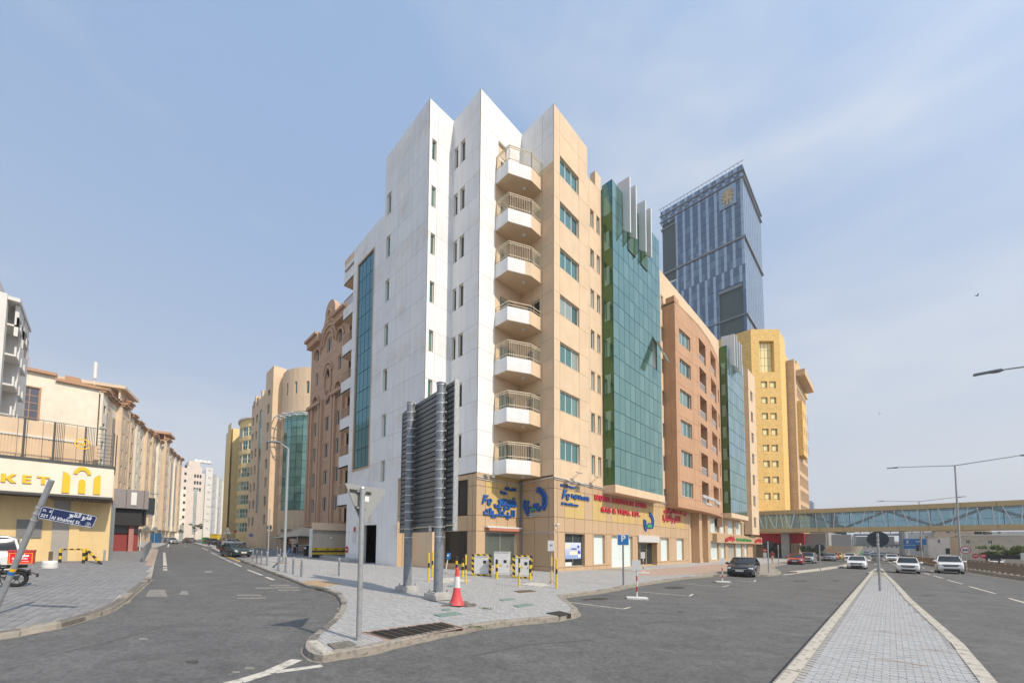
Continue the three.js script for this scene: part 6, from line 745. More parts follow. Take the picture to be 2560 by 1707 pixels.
{ // cream tower block at the end of the street
  const x = -214, f = new Face(x, -16, R90), b = thing('cream_tower_block', 'cream and pink apartment block with a tall arched green window at the street end', 'building', V(x, G(x, -26), -26)), u0 = f.px(426, 1200)[0], u1 = f.px(496, 1200)[0], h = 35, v0 = G(x, -26), a = f.px(482, 1240)[0], c = f.px(493, 1240)[0];
  const ww = f.px(465, 1240)[0], hs = rng(9, k => [[ww - 1.1, ww - 0.3, v0 + 6 + k * 3.2, v0 + 7.2 + k * 3.2], [ww + 0.2, ww + 1.0, v0 + 6 + k * 3.2, v0 + 7.2 + k * 3.2]]).flat(), h3 = rng(3, k => [[a, a + 0.7, h - 10 + k * 3, h - 8.5 + k * 3], [a + 1, a + 1.7, h - 10 + k * 3, h - 8.5 + k * 3], [a + 2, a + 2.7, h - 10 + k * 3, h - 8.5 + k * 3]]).flat();
  facade(b, f, { u0, u1: c - 4.2, v0, v1: h, holes: hs, vj: [h - 9.5], wall: M.tanJoint, panel: M.cream, pick: (u, v) => v > h - 9.5 ? M.pinkish : M.cream }); facade(b, f, { u0: c - 4.2, u1: c + 1.2, v0, v1: h + 1, holes: h3, wall: M.tanJoint, panel: M.pinkish }); for (const q of [...hs, ...h3]) f.put('window', bx(q[0], q[1], q[2], q[3], -0.2, -0.15), M.glassDark, b);
  { const w = c - a - 0.4, s = new THREE.Shape(); s.moveTo(0, 0); s.lineTo(0, 19.5); s.absarc(w / 2, 19.5, w / 2, Math.PI, 0, true); s.lineTo(w, 0); f.put('arched_window', fin(new THREE.ExtrudeGeometry(s, { depth: 0.1, bevelEnabled: false })), M.glassG, b, a + 0.2, v0 + 2.5, 0.02); f.put('glazing_bars', [...rng(20, k => bx(a + 0.2, a + 0.2 + w, v0 + 3 + k, v0 + 3.16 + k, 0.12, 0.2)), ...rng(4, k => bx(a + 0.15 + k * w / 3, a + 0.3 + k * w / 3, v0 + 2.5, v0 + 22.5, 0.12, 0.2))], M.frame, b); }
  f.put('roof_block', bx(u0 + 6, c + 0.5, h, h + 3.4, -12, -0.5), M.pinkish, b); f.put('roof_tank', rng(4, i => tr(lathe([[0, 1.6], [0.7, 1.3], [0.9, 0.6], [0.9, 0]], 10), u0 + 9 + i * 1.6, h + 3.4, -3)), M.pale, b); f.put('grey_base', bx(u0 + 4, c - 4.4, v0, v0 + 6.4, 0.03, 0.6), M.signBack, b); f.put('core_wall', bx(u0 + 0.2, c + 1, v0, h - 0.5, -22, -0.35), M.pinkish, b);
  const fs = new Face(x, -16 - c - 1.2, Math.PI - 0.1); facade(b, fs, { u0: 0, u1: 20, v0, v1: h, holes: rng(8, k => rng(4, i => [3 + i * 4, 4 + i * 4, v0 + 5 + k * 3.4, v0 + 6.6 + k * 3.4])).flat(), wall: M.tanJoint, panel: M.pinkish });
  // white block beyond
  const f2 = new Face(-232, -33.5, R90), b2 = thing('white_tower_block', 'white apartment slab with many small windows beyond the cream block', 'building', V(-232, G(-232, -38), -38)), v2 = G(-232, -38); const q0 = f2.px(513, 1200)[0], q1 = f2.px(530, 1200)[0]; facade(b2, f2, { u0: q0, u1: q1, v0: v2, v1: 39, holes: rng(9, k => [q0 + 1, q0 + 2, v2 + 4 + k * 3.6, v2 + 5.5 + k * 3.6]), wall: M.whiteJoint, panel: M.pale }); f2.put('core_wall', bx(q0, q1, v2, 38, -16, -0.3), M.pale, b2);
  const xs = -232, zs = -33.5 - q1, fs2 = new Face(xs, zs, 2.80), L2 = 110; facade(b2, fs2, { u0: 0, u1: L2, v0: v2, v1: 37, holes: rng(8, k => rng(14, i => [4 + i * 7.4, 6 + i * 7.4, v2 + 4 + k * 3.8, v2 + 6 + k * 3.8])).flat(), wall: M.whiteJoint, panel: M.pale }); fs2.put('balcony', rng(14, i => bx(3.5 + i * 7.4, 6.5 + i * 7.4, v2 + 3, 36, 0, 0.8)).filter((_, i) => i % 2), M.pale, b2); fs2.put('core_wall', bx(0, L2, v2, 36, -12, -0.4), M.pale, b2);
}
// ---------------------------------------------------------------- far right: houses, gantry, mall front
{
  const house = (label, px0, px1, py, z, dep, m, wins, opts = {}) => { const a = onZ(px0, 1370, z).x, b = onZ(px1, 1370, z).x, h = hAt((px0 + px1) / 2, py, (a + b) / 2, z), v0 = G((a + b) / 2, z) - 0.3, t = thing('low_house', label, 'house', V((a + b) / 2, v0, z), 0, 'low houses beyond the highway'), f = new Face(a, z, 0), hs = wins.map(([x0, x1, y0, y1]) => { const p = f.px(x0, y1), q = f.px(x1, y0); return [p[0], q[0], p[1], q[1]]; }); facade(t, f, { u0: 0, u1: b - a, v0, v1: h, holes: hs, wall: M.tanJoint, panel: m }); hs.forEach((q, i) => { f.set(win(q[1] - q[0], q[3] - q[2], 2, 1, M.frame, i % 2 ? M.glassWin : M.glassDark, 0.08), t, q[0], q[2], -0.15); }); f.put('core_wall', bx(0.02, b - a - 0.02, v0, h - 0.3, -dep, -0.3), m, t); f.put('parapet', bx(-0.1, b - a + 0.1, h, h + 0.15, -dep, 0.1), M.pale, t); return { t, f, h, L: b - a }; };
  house('low beige house with small windows behind the roadside fence', 2395, 2620, 1339, -128, 14, M.sand, [[2416, 2427, 1350, 1359], [2448, 2453, 1350, 1354], [2471, 2483, 1350, 1360], [2522, 2528, 1351, 1355]]);
  house('stepped white house with a dark shop front beyond the lamp post', 2322, 2394, 1345, -150, 12, M.pale, [[2345, 2352, 1348, 1358], [2378, 2384, 1345, 1357], [2365, 2390, 1370, 1386]]);
  house('pale flat roofed house beyond the blue road sign', 2272, 2338, 1331, -185, 12, M.pale, [[2300, 2306, 1340, 1348], [2315, 2321, 1340, 1348], [2290, 2310, 1362, 1378]]);
  house('tan upper building showing under the footbridge', 2340, 2482, 1326, -180, 14, M.tan, [[2366, 2376, 1328, 1333], [2386, 2394, 1328, 1333], [2436, 2480, 1328, 1336]]);
  house('white villa roof at the edge under the footbridge', 2484, 2640, 1330, -170, 14, M.pale, [[2495, 2504, 1328, 1334]]);
  const blockF = (label, px0, px1, py, z, m, cols, rows) => { const a = onZ(px0, 1370, z).x, b = onZ(px1, 1370, z).x, h = hAt((px0 + px1) / 2, py, (a + b) / 2, z), v0 = G((a + b) / 2, z) - 1, t = thing('far_block', label, 'building', V((a + b) / 2, v0, z), 0, 'far blocks at the end of the highway'), f = new Face(a, z, 0), L = b - a, hs = []; for (let i = 0; i < cols; i++) for (let j = 0; j < rows; j++) hs.push([(i + 0.3) * L / cols, (i + 0.7) * L / cols, v0 + 4 + (j + 0.3) * (h - v0 - 5) / rows, v0 + 4 + (j + 0.8) * (h - v0 - 5) / rows]); facade(t, f, { u0: 0, u1: L, v0, v1: h, holes: hs, wall: M.tanJoint, panel: m }); for (const q of hs) f.put('window', bx(q[0], q[1], q[2], q[3], -0.2, -0.15), M.glassDark, t); f.put('core_wall', bx(0.1, L - 0.1, v0, h - 0.4, -14, -0.3), m, t); };
  blockF('white block with square windows behind the mall front', 2062, 2097, 1318, -230, M.pale, 3, 5); blockF('long pale terrace closing the end of the highway', 2120, 2262, 1353, -420, M.sand, 12, 2); blockF('tall beige block rising above the far terrace', 2104, 2142, 1338, -380, M.sand, 6, 5); blockF('pale beige block left of the gantry in the haze', 2096, 2120, 1345, -330, M.pale, 4, 3);
  { const z = -640, a = onZ(2021, 1300, z).x, b = onZ(2036, 1300, z).x, t = thing('far_tower', 'hazy blue tower far beyond the golden building', 'building', V(a, G(a, z), z)); part('wall', [bx(0, b - a, -5, hAt(2028, 1256, a, z), -14, 0)], M.glassBlue2, t); part('roof_block', bx(0.5, (b - a) * 0.7, hAt(2028, 1256, a, z), hAt(2028, 1256, a, z) + 2, -10, -1), M.glassBlue2, t); }
  // mall front along the left of the highway
  const mall = thing('mall_building', 'grey clad shopping mall front with glass entrance beyond the golden building', 'building', V(-11, G(-11, -150), -150)), o = [-mall.position.x, -mall.position.y, -mall.position.z];
  part('clad_wall', bx(-30, -11.5, -0.2, 13, -172, -142), mat([0.40, 0.42, 0.44], { map: T.fine, roughness: 0.5 }), mall, ...o); for (let i = 0; i < 5; i++) part('clad_panel', bx(-11.48, -11.2, 7, 12.6, -145 - i * 5.2, -149.4 - i * 5.2 + 0.6), M.sand, mall, ...o); part('glass_entrance', bx(-14, -9.5, -0.2, 8.2, -196, -172), M.glassBridge, mall, ...o); part('entrance_roof', bx(-16, -8.6, 8.2, 8.8, -197, -171), M.frame, mall, ...o); part('glass_box', bx(-12, -8.4, -0.2, 5.6, -168, -150), M.glassBridge, mall, ...o); part('bowl_wall', tr(fin(new THREE.CylinderGeometry(5, 3.6, 3.2, 24, 1, true, 0, Math.PI)), -9.6, 1.4, -138, -0.4), M.sand, mall, ...o); part('mall_sign', bx(-11.0, -8.9, 4.3, 6.2, -141.7, -141.4), M.frame, mall, ...o); 
  { const t = thing('hoarding', 'green site hoarding beside the far pavement', 'hoarding', V(-8.6, G(-8.6, -215), -215)); for (let i = 0; i < 5; i++) part('board', bx(-0.1, 0.1, 0, 6.2, -i * 6, -i * 6 + 5.8), mat([0.03, 0.22, 0.09], { map: T.fine }), t); }
  // road sign gantry seen from behind
  const gz = -165, gx1 = onZ(2262, 1380, gz).x, gx0 = onZ(2137, 1380, gz).x, gp = thing('sign_gantry', 'steel overhead sign gantry seen from behind on one thick post', 'gantry', V(gx1, G(gx1, gz), gz)), yb = hAt(2200, 1336, 0, gz) , q = [-gp.position.x, -gp.position.y, -gp.position.z];
  part('post', cyl(1.0, 0.9, gp.position.y, hAt(2262, 1328, gx1, gz), 16, gx1, gz), M.galv, gp, ...q); part('beam', [rod([gx0, yb, gz], [gx1, yb, gz], 0.35, 10), rod([gx0, yb - 3.2, gz], [gx1, yb - 3.2, gz], 0.25, 10)], M.galv, gp, ...q); for (let i = 0; i < 3; i++) { const a = gx0 + 0.5 + i * (gx1 - gx0 - 2) / 3; part('sign_back', bx(a, a + (gx1 - gx0 - 3) / 3, yb - 3.0, yb - 0.6, gz + 0.3, gz + 0.5), M.signBack, gp, ...q); } for (let i = 0; i < 8; i++) part('lamp_arm', rod([gx0 + 1.5 + i * 2.1, yb, gz], [gx0 + 1.5 + i * 2.1, yb + 1.7, gz], 0.12, 6), M.steel, gp, ...q); part('brace', rod([gx1 - 0.5, gp.position.y + 4, gz], [gx1 - 4, yb - 3.3, gz], 0.35, 8), M.galv, gp, ...q);
  { const z = -150, x = onZ(2285, 1355, z).x, h0 = hAt(2285, 1362, x, z), h1 = hAt(2285, 1347, x, z), t = thing('direction_sign', 'blue direction sign on posts beside the far carriageway', 'sign', V(x, G(x, z), z)); part('panel', bx(-1.8, 2.2, h0 - t.position.y, h1 - t.position.y, -0.05, 0.05), M.blueSign, t); part('lower_panel', bx(-1.8, 0.4, h0 - t.position.y - 1.0, h0 - t.position.y - 0.1, -0.05, 0.05), M.blueSign, t); part('arrow_marks', [bx(-1.2, -0.9, h0 - t.position.y + 0.4, h1 - t.position.y - 0.4, 0.05, 0.07), bx(0.4, 1.4, h0 - t.position.y + 0.8, h0 - t.position.y + 1.0, 0.05, 0.07)], M.whitePaint, t); part('post', cyl(0.12, 0.12, 0, h1 - t.position.y, 8, -1.6, -0.2), M.galv, t); }
}
{ // roadside fence of the highway
  const pts = [[10.6, -38], [8.0, -58.9], [6.3, -76.3], [4.8, -98.9], [2.6, -150], [0.6, -230], [-1.4, -371]], fe = thing('roadside_fence', 'brown metal roadside fence with square posts on a concrete kerb', 'fence', V(8, G(8, -58.9), -58.9)), o = [-fe.position.x, -fe.position.y, -fe.position.z];
  for (let i = 0; i + 1 < pts.length; i++) { const [ax, az] = pts[i], [bx_, bz] = pts[i + 1], L = Math.hypot(bx_ - ax, bz - az), n = Math.round(L / (i < 2 ? 1.55 : 3)), ry = -Math.atan2(bz - az, bx_ - ax); for (let k = 0; k < n; k++) { const t = k / n, x = ax + (bx_ - ax) * t, z = az + (bz - az) * t, s = L / n, y = G(x, z); const P = (name, geo, m) => part(name, geo, m, fe, x + o[0], y + o[1], z + o[2], ry); P('kerb_block', bx(0, s - 0.02, -0.1, 0.28, -0.16, 0.16), M.kerbPale); if (i < 2) { P('post', [bx(-0.09, 0.09, 0.28, 1.28, -0.09, 0.09), bx(-0.12, 0.12, 1.28, 1.36, -0.12, 0.12)], M.barrier); P('rail_panel', [bx(0.1, s - 0.1, 1.1, 1.18, -0.03, 0.03), bx(0.1, s - 0.1, 0.4, 0.46, -0.03, 0.03), ...rng(9, j => bx(0.16 + j * (s - 0.3) / 9, 0.19 + j * (s - 0.3) / 9, 0.46, 1.1, -0.02, 0.02))], M.barrier); } else P('solid_panel', bx(0, s - 0.05, 0.28, 1.15, -0.08, 0.08), M.barrier); } }
}
// ---------------------------------------------------------------- street furniture
{ // billboard seen from behind
  const A = g(1018, 1466, WALK + 0.2), B = g(1095, 1485, WALK + 0.2), d = B.clone().sub(A), rot = Math.atan2(-d.z, d.x), f = new Face(A.x, A.z, rot), y0 = G(A.x, A.z) + WALK;
  const t = thing('billboard', 'large corrugated grey billboard seen from behind on two thick steel poles', 'billboard', V(A.x, y0, A.z)), L = Math.hypot(d.x, d.z), topA = f.px(1018, 1015)[1], topB = f.px(1095, 966)[1], r = 0.175;
  for (const [u, ty] of [[0, topA], [L, topB]]) { f.put('pole', cyl(r, r, y0 + 0.25, Math.max(topA, topB), 20), M.steel, t, u); f.put('pole_cap', cyl(r + 0.02, r + 0.02, Math.max(topA, topB), Math.max(topA, topB) + 0.03, 20), M.galv, t, u); f.put('concrete_footing', [bx(-0.38, 0.38, y0 - 0.02, y0 + 0.2, -0.38, 0.38), bx(-0.3, 0.3, y0 + 0.2, y0 + 0.25, -0.3, 0.3)], M.concrete, t, u); for (const [x, z] of [[-0.24, -0.24], [0.24, -0.24], [0.24, 0.24], [-0.24, 0.24]]) f.put('anchor_bolt', cyl(0.02, 0.02, y0 + 0.25, y0 + 0.33, 6, x, z), M.steelDark, t, u); for (let i = 0; i < 17; i++) f.put('clamp', [fin(new THREE.CylinderGeometry(r + 0.012, r + 0.012, 0.035, 20)), bx(r, r + 0.14, -0.02, 0.02, -0.06, -0.02), bx(-r - 0.14, -r, -0.02, 0.02, -0.06, -0.02)], M.clamp, t, u, Math.max(topA, topB) - 0.06 - i * 0.36); }
  const w = -0.3, pa = f.px(1007, 1200, w)[0], pb = f.px(1139.5, 1100, w)[0], vb = f.px(1140, 1327, w)[1], vt = f.px(1139, 950, w)[1], n = 28, sh = (vt - vb) / n, q = fin(prism([[0, 0], [0.07, sh * 0.06], [0.07, sh * 0.8], [0, sh * 0.86], [0, sh], [-0.03, sh], [-0.03, 0]], pb - pa).rotateY(-R90));
  const tint = [[0.19, 0.2, 0.198], [0.225, 0.235, 0.233], [0.205, 0.215, 0.213]].map(c => mat(c, { roughness: 0.45, metalness: 0.3, map: T.galv })); for (let i = 0; i < n; i++) f.put('corrugated_slat', q, tint[i % 3], t, pb, vb + i * sh, w);
  f.put('panel_edge', bx(pa - 0.03, pa, vb, vt, w - 0.1, w + 0.1), M.galv, t); f.put('panel_edge', bx(pb, pb + 0.04, vb, vt, w - 0.1, w + 0.1), M.galv, t); f.put('advert_face', bx(pa, pb, vb, vt, w - 0.12, w - 0.08), M.frame, t); f.put('screw_row', rng(n, i => bx(pb - 0.35, pb - 0.32, vb + (i + 0.3) * sh, vb + (i + 0.4) * sh, w + 0.09, w + 0.1)), M.frame, t); f.put('cable_rail', rod([pa, vb + 0.18, w + 0.16], [pb + 0.3, vb + 0.2, w + 0.16], 0.02, 6), M.frameCream, t);
  f.put('small_tag', bx(L * 0.58, L * 0.58 + 0.2, vb + 0.02, vb + 0.24, w + 0.12, w + 0.14), M.pale, t);
}
// give-way sign seen from behind
const postOf = (p, h, r, m, parent, extra = 0) => part('post', cyl(r, r, extra, h, 12), m, parent);
{
  const P = g(896, 1600, WALK), t = thing('give_way_sign', 'back of a triangular give way sign on a galvanised post at the kerb nose', 'sign', P), rot = 1.865, f = new Face(P.x, P.z, rot), h = hAt(912, 1222, P.x, P.z);
  part('post', rod([0, 0, 0], [0.03, h - P.y, 0.02], 0.056, 14), M.galv, t); part('post_cap', tr(cyl(0.06, 0.05, 0, 0.03, 14), 0.03, h - P.y, 0.02), M.clamp, t);
  const c = [f.px(861, 1207, -0.09), f.px(966, 1225, -0.09), f.px(906, 1314, -0.09)]; const s = shp(c.map(q => [q[0], q[1]])); f.put('sign_plate', fin(new THREE.ExtrudeGeometry(s, { depth: 0.02, bevelEnabled: false })), M.signBack, t, 0, 0, -0.1); const yy = [c[0][1] - 0.16, c[0][1] - 0.52];
  for (const y of yy) { f.put('fixing_rail', [bx(-0.3, 0.32, y, y + 0.018, -0.08, -0.05), bx(-0.3, 0.32, y + 0.03, y + 0.048, -0.08, -0.05)].map(q => y === yy[0] ? q : q.scale(0.5, 1, 1)), M.steelDark, t); f.put('clamp', [fin(new THREE.CylinderGeometry(0.068, 0.068, 0.05, 14)).translate(0, y + 0.02, 0), bx(-0.12, 0.12, y, y + 0.04, -0.05, -0.02)], M.clamp, t); } f.put('sticker', bx(0.12, 0.27, c[0][1] - 0.34, c[0][1] - 0.22, -0.078, -0.074), M.plate, t);
}
const signDisc = (name, label, base, cx, cy, rpx, rot, m, opts = {}) => {
  const t = thing(name, label, 'sign', base), hc = hAt(cx, cy, base.x, base.z) - base.y, depth = base.clone().sub(camera.position).dot(FW), r = opts.r ?? rpx * depth / F, top = opts.top ?? hc + r * 0.8;
  part('post', cyl(opts.pr ?? 0.045, opts.pr ?? 0.045, 0, top, 10), opts.pm ?? M.galv, t); const q = opts.tri ? prism([[-r, r * 0.75], [r, r * 0.75], [0, -r]], 0.02) : opts.up ? prism([[-r, -r * 0.75], [r, -r * 0.75], [0, r]], 0.02) : fin(new THREE.CylinderGeometry(r, r, 0.025, opts.seg ?? 32).rotateY(opts.seg === 8 ? Math.PI / 8 : 0).rotateX(R90)); q.rotateY(rot); const off = opts.front ? 0.07 : -0.07; q.translate(Math.sin(rot) * off, hc, Math.cos(rot) * off); const pl = part('sign_plate', fin(q), m, t); if (!opts.front) { part('clamp', [0.5, -0.1, -0.6].map(k => fin(new THREE.CylinderGeometry(0.065, 0.065, 0.04, 10)).translate(0, hc + r * k, 0)), M.clamp, t); const rail = bx(-r * 0.85, r * 0.85, -0.02, 0.02, -0.012, 0.012); rail.rotateY(rot); rail.translate(-Math.sin(rot) * 0.045, hc - r * 0.05, -Math.cos(rot) * 0.045); part('fixing_rail', fin(rail), M.steelDark, t); }
  return { t, pl, hc, r };
};
signDisc('round_sign', 'back of a large round dark sign on a tall post standing on the median', g(2201.5, 1477, WALK), 2193.4, 1348, 20, 0, M.signBackDark, { pr: 0.055 });
signDisc('round_sign', 'back of a smaller round sign at the far tip of the median', g(2195, 1431, WALK), 2193, 1399, 10, 0, M.signBack);
signDisc('octagon_sign', 'dark octagonal sign back on a post beside the parked dark saloon', g(1922.6, 1431.5, WALK), 1920, 1361.6, 10.5, 0, M.signBackDark, { seg: 8, pr: 0.05 });
signDisc('triangle_sign', 'dark triangular sign back on a post near the red fascia', g(1947.6, 1412, WALK), 1946, 1367, 7, 0, M.signBackDark, { up: true });
{ const s = signDisc('no_entry_sign', 'round red no entry sign on a post by the shop corner', g(1913.6, 1397, WALK), 1912.6, 1375.5, 5, 0, M.red, { front: true }); part('bar', bx(-s.r * 0.7, s.r * 0.7, s.hc - s.r * 0.18, s.hc + s.r * 0.18, 0.085, 0.095), M.whitePaint, s.t); part('lower_plate', bx(-s.r * 0.7, s.r * 0.7, 0.25, s.hc - s.r * 1.1, 0.05, 0.07), M.frame, s.t); }
signDisc('round_sign', 'back of a round dark sign on the low separator strip', g(2052, 1425.7, 0.13), 2047, 1369, 9.5, 0, M.signBackDark);
{ const p = onX(2416, 1392, 5.6), b = V(p.x, G(5.6, p.z), p.z), s = signDisc('speed_sign', 'round speed limit sign reading 60 beside the fence', b, 2416, 1374.6, 9, 0, M.red, { front: true }); part('sign_face', fin(new THREE.CylinderGeometry(s.r * 0.82, s.r * 0.82, 0.012, 32).rotateX(R90)), M.whitePaint, s.t, 0, s.hc, 0.085); part('number', raised(latin('60'), 48, 36, s.r * 1.25, s.r * 0.86, 0.01), M.black, s.t, -s.r * 0.62, s.hc - s.r * 0.43, 0.092); }
for (const [x, lab] of [[2439.5, 'small round red sign beyond the fence next to the speed limit sign'], [2459, 'small round red sign beyond the fence under the tree']]) { const p = onZ(x, 1389.5, -84), b = V(p.x, G(p.x, -84), -84), s = signDisc('round_red_sign', lab, b, x, 1389.5, 5.4, 0, M.red, { front: true }); part('bar', bx(-s.r * 0.6, s.r * 0.6, s.hc - s.r * 0.1, s.hc + s.r * 0.25, 0.085, 0.095), M.whitePaint, s.t); }
{ // parking sign
  const P = g(1559, 1463, WALK), t = thing('parking_sign', 'blue parking sign with a white letter P on a grey post', 'sign', P), f = new Face(P.x, P.z, 0.62), h0 = hAt(1559, 1361.5, P.x, P.z) - P.y, h1 = hAt(1559, 1337, P.x, P.z) - P.y; part('post', cyl(0.045, 0.045, 0, h1 - 0.05, 12), M.steel, t); const q = bx(-0.27, 0.27, h0, h1, 0.05, 0.07), e = bx(-0.3, 0.3, h0 - 0.03, h1 + 0.03, 0.045, 0.06); part('sign_border', e, M.whitePaint, t, 0, 0, 0, 0.62); part('sign_plate', q, M.blueSign, t, 0, 0, 0, 0.62); part('letter', raised(latin('P'), 40, 60, 0.3, 0.5, 0.012), M.whitePaint, t, -0.15 * Math.cos(0.62) + 0.07 * Math.sin(0.62), h0 + (h1 - h0) * 0.2, 0.15 * Math.sin(0.62) + 0.07 * Math.cos(0.62), 0.62); part('base_plate', bx(-0.12, 0.12, 0, 0.015, -0.12, 0.12), M.galv, t);
}
for (const [bxp, byp, hgt, x0, x1, y0, y1, lab] of [[1593, 1497, 0, 1583, 1605, 1400, 1426, 'blank white sign on a red and white pole and white foot in the first bay'], [1609, 1433, WALK, 1604, 1615, 1380, 1396, 'small white sign stand on the pavement by the shop door'], [1807, 1455.6, 0, 1801, 1811, 1395, 1410.5, 'blank white sign on a pole and foot in front of the parked dark saloon']]) {
  const P = g(bxp, byp, hgt), t = thing('sign_stand', lab, 'sign', P), ry = 0.55, dep = P.clone().sub(camera.position).dot(FW), w = (x1 - x0) * dep / F * 0.92, a = hAt(bxp, y1, P.x, P.z) - P.y, b = hAt(bxp, y0, P.x, P.z) - P.y; part('plate', bx(-w / 2, w / 2, a, b, -0.012, 0.012), M.whitePaint, t, 0, 0, 0.04, ry); part('foot', bx(-0.42, 0.42, 0.0, 0.07, -0.24, 0.24), M.pale, t, 0, 0, 0, ry); for (let k = 0; k < 5; k++) part('pole_band', cyl(0.03, 0.03, 0.07 + k * (a - 0.07) / 5 + 0.0, 0.07 + (k + 1) * (a - 0.07) / 5, 10), k % 2 ? M.red : M.whitePaint, t); part('pole', cyl(0.025, 0.025, a, b - 0.05, 8), M.whitePaint, t);
}
{ // grey ball-top bollards
  const mk = () => { const o = new THREE.Mesh(cyl(0.055, 0.055, 0, 0.86, 12), M.steel); part('cap', mg([fin(new THREE.SphereGeometry(0.065, 12, 8)).translate(0, 0.96, 0), cyl(0.06, 0.06, 0.84, 0.885, 12), cyl(0.03, 0.03, 0.88, 0.92, 8)]), M.galv, o); return o; };
  const proto = mk(); [[752.5, 1442.4, 'first ball top bollard along the kerb from the dropped kerb'], [731.8, 1435.6, 'second ball top bollard along the kerb from the dropped kerb'], [712.8, 1430, 'third ball top bollard from the dropped kerb, with weeds at its foot'], [695, 1425, 'fourth ball top bollard from the dropped kerb, next to the knocked over one'], [666, 1414.5, 'fifth ball top bollard from the dropped kerb, by the thin sign post'], [652.4, 1411, 'sixth ball top bollard along the kerb from the dropped kerb'], [640.8, 1408, 'seventh ball top bollard along the kerb from the dropped kerb'], [630.6, 1404, 'last ball top bollard of the kerb line, in front of the dark green car'], [699.5, 1399, 'ball top bollard standing just behind the street lamp'], [692, 1391, 'ball top bollard farther behind the street lamp'], [741, 1389, 'ball top bollard beside the walking person in jeans']].forEach(([x, y, lab]) => { const o = proto.clone(); o.name = numbered('bollard'); o.position.copy(g(x, y, WALK)); o.rotation.z = rr(-0.03, 0.03); o.userData = { label: lab, category: 'bollard', group: 'ball top bollards on the corner pavement' }; scene.add(o); });
  const s = proto.clone(); s.name = numbered('bollard'); s.position.copy(g(846.6, 1439.5, WALK)); s.userData = { label: 'lone grey ball top bollard in the middle of the open pavement', category: 'bollard' }; scene.add(s);
  const l = proto.clone(); l.name = numbered('bollard'); l.position.copy(g(681, 1419, WALK)); l.rotation.set(0, 0.4, -0.95); l.userData = { label: 'knocked over grey bollard leaning sideways beside the street lamp', category: 'bollard' }; scene.add(l);
  const b = new THREE.Mesh(cyl(0.075, 0.075, 0, 0.8, 12), M.black); part('cap', cyl(0.08, 0.06, 0.8, 0.86, 12), M.steelDark, b); [[541, 1371], [544, 1372.5], [547, 1374], [550, 1375], [554, 1376.5], [558, 1377.5], [519.5, 1364], [523, 1364.5]].forEach(([x, y], i) => { const o = b.clone(); o.name = numbered('short_bollard'); o.position.copy(g(x, y, WALK)); o.userData = { label: ['first', 'second', 'third', 'fourth', 'fifth', 'sixth', 'seventh', 'eighth'][[5, 4, 3, 2, 1, 0, 7, 6][i]] + ' short black bollard counted from the triangular sign back', category: 'bollard', group: 'short black bollards' }; scene.add(o); });
}
{ // yellow and black guard posts round the cabinets
  const list = [[1071, 1453.8, 1383.7, 0.05, 'thin', 'slim banded post left of the billboard pole, in front of its twin'], [1080.7, 1443.6, 1380.5, 0.05, 'thin', 'slim banded post behind its twin beside the billboard pole'], [1141, 1437, 1393, 0.075, 'thick', 'thick banded post left of the striped cabinet, far one of two'], [1156.5, 1443, 1398, 0.075, 'thick', 'thick banded post left of the striped cabinet, near one of two'], [1164, 1458.6, 1388.5, 0.05, 'thin', 'slim banded post between the traffic cone and the first striped cabinet'], [1241.7, 1446.8, 1400.6, 0.075, 'thick', 'thick banded post in front of the plain white cabinet'], [1298, 1466.6, 1394.9, 0.05, 'thin', 'slim banded post in front of the striped cabinet by the logo wall'], [1325.5, 1450, 1402.8, 0.075, 'thick', 'thick banded post at the right edge of the striped cabinet'], [1378.7, 1458.6, 1393, 0.05, 'thin', 'slim banded post in front of the small meter box'], [1391.5, 1470.7, 1398, 0.05, 'thin', 'slim banded post right of the small meter box']];
  for (const [x, y, ty, r, kind, lab] of list) { const P = g(x, y, WALK), h = hAt(x, ty, P.x, P.z) - P.y, t = thing('guard_post', lab, 'bollard', P, 0, kind === 'thin' ? 'slim banded guard posts' : 'thick banded guard posts'); const n = kind === 'thin' ? 6 : 5; for (let k = 0; k < n; k++) { const bl = kind === 'thin' ? k === 3 || k === 5 && x > 1200 && x < 1310 || (k === 1 && false) : k % 2 === 0 && k > 0; part(bl ? 'black_band' : 'yellow_band', cyl(r, r, k * h / n, (k + 1) * h / n, 14), bl ? M.black : M.yellow, t); } part('cap', fin(new THREE.SphereGeometry(r, 12, 6, 0, 7, 0, R90)), kind === 'thin' ? M.yellow : M.black, t, 0, h, 0); }
}
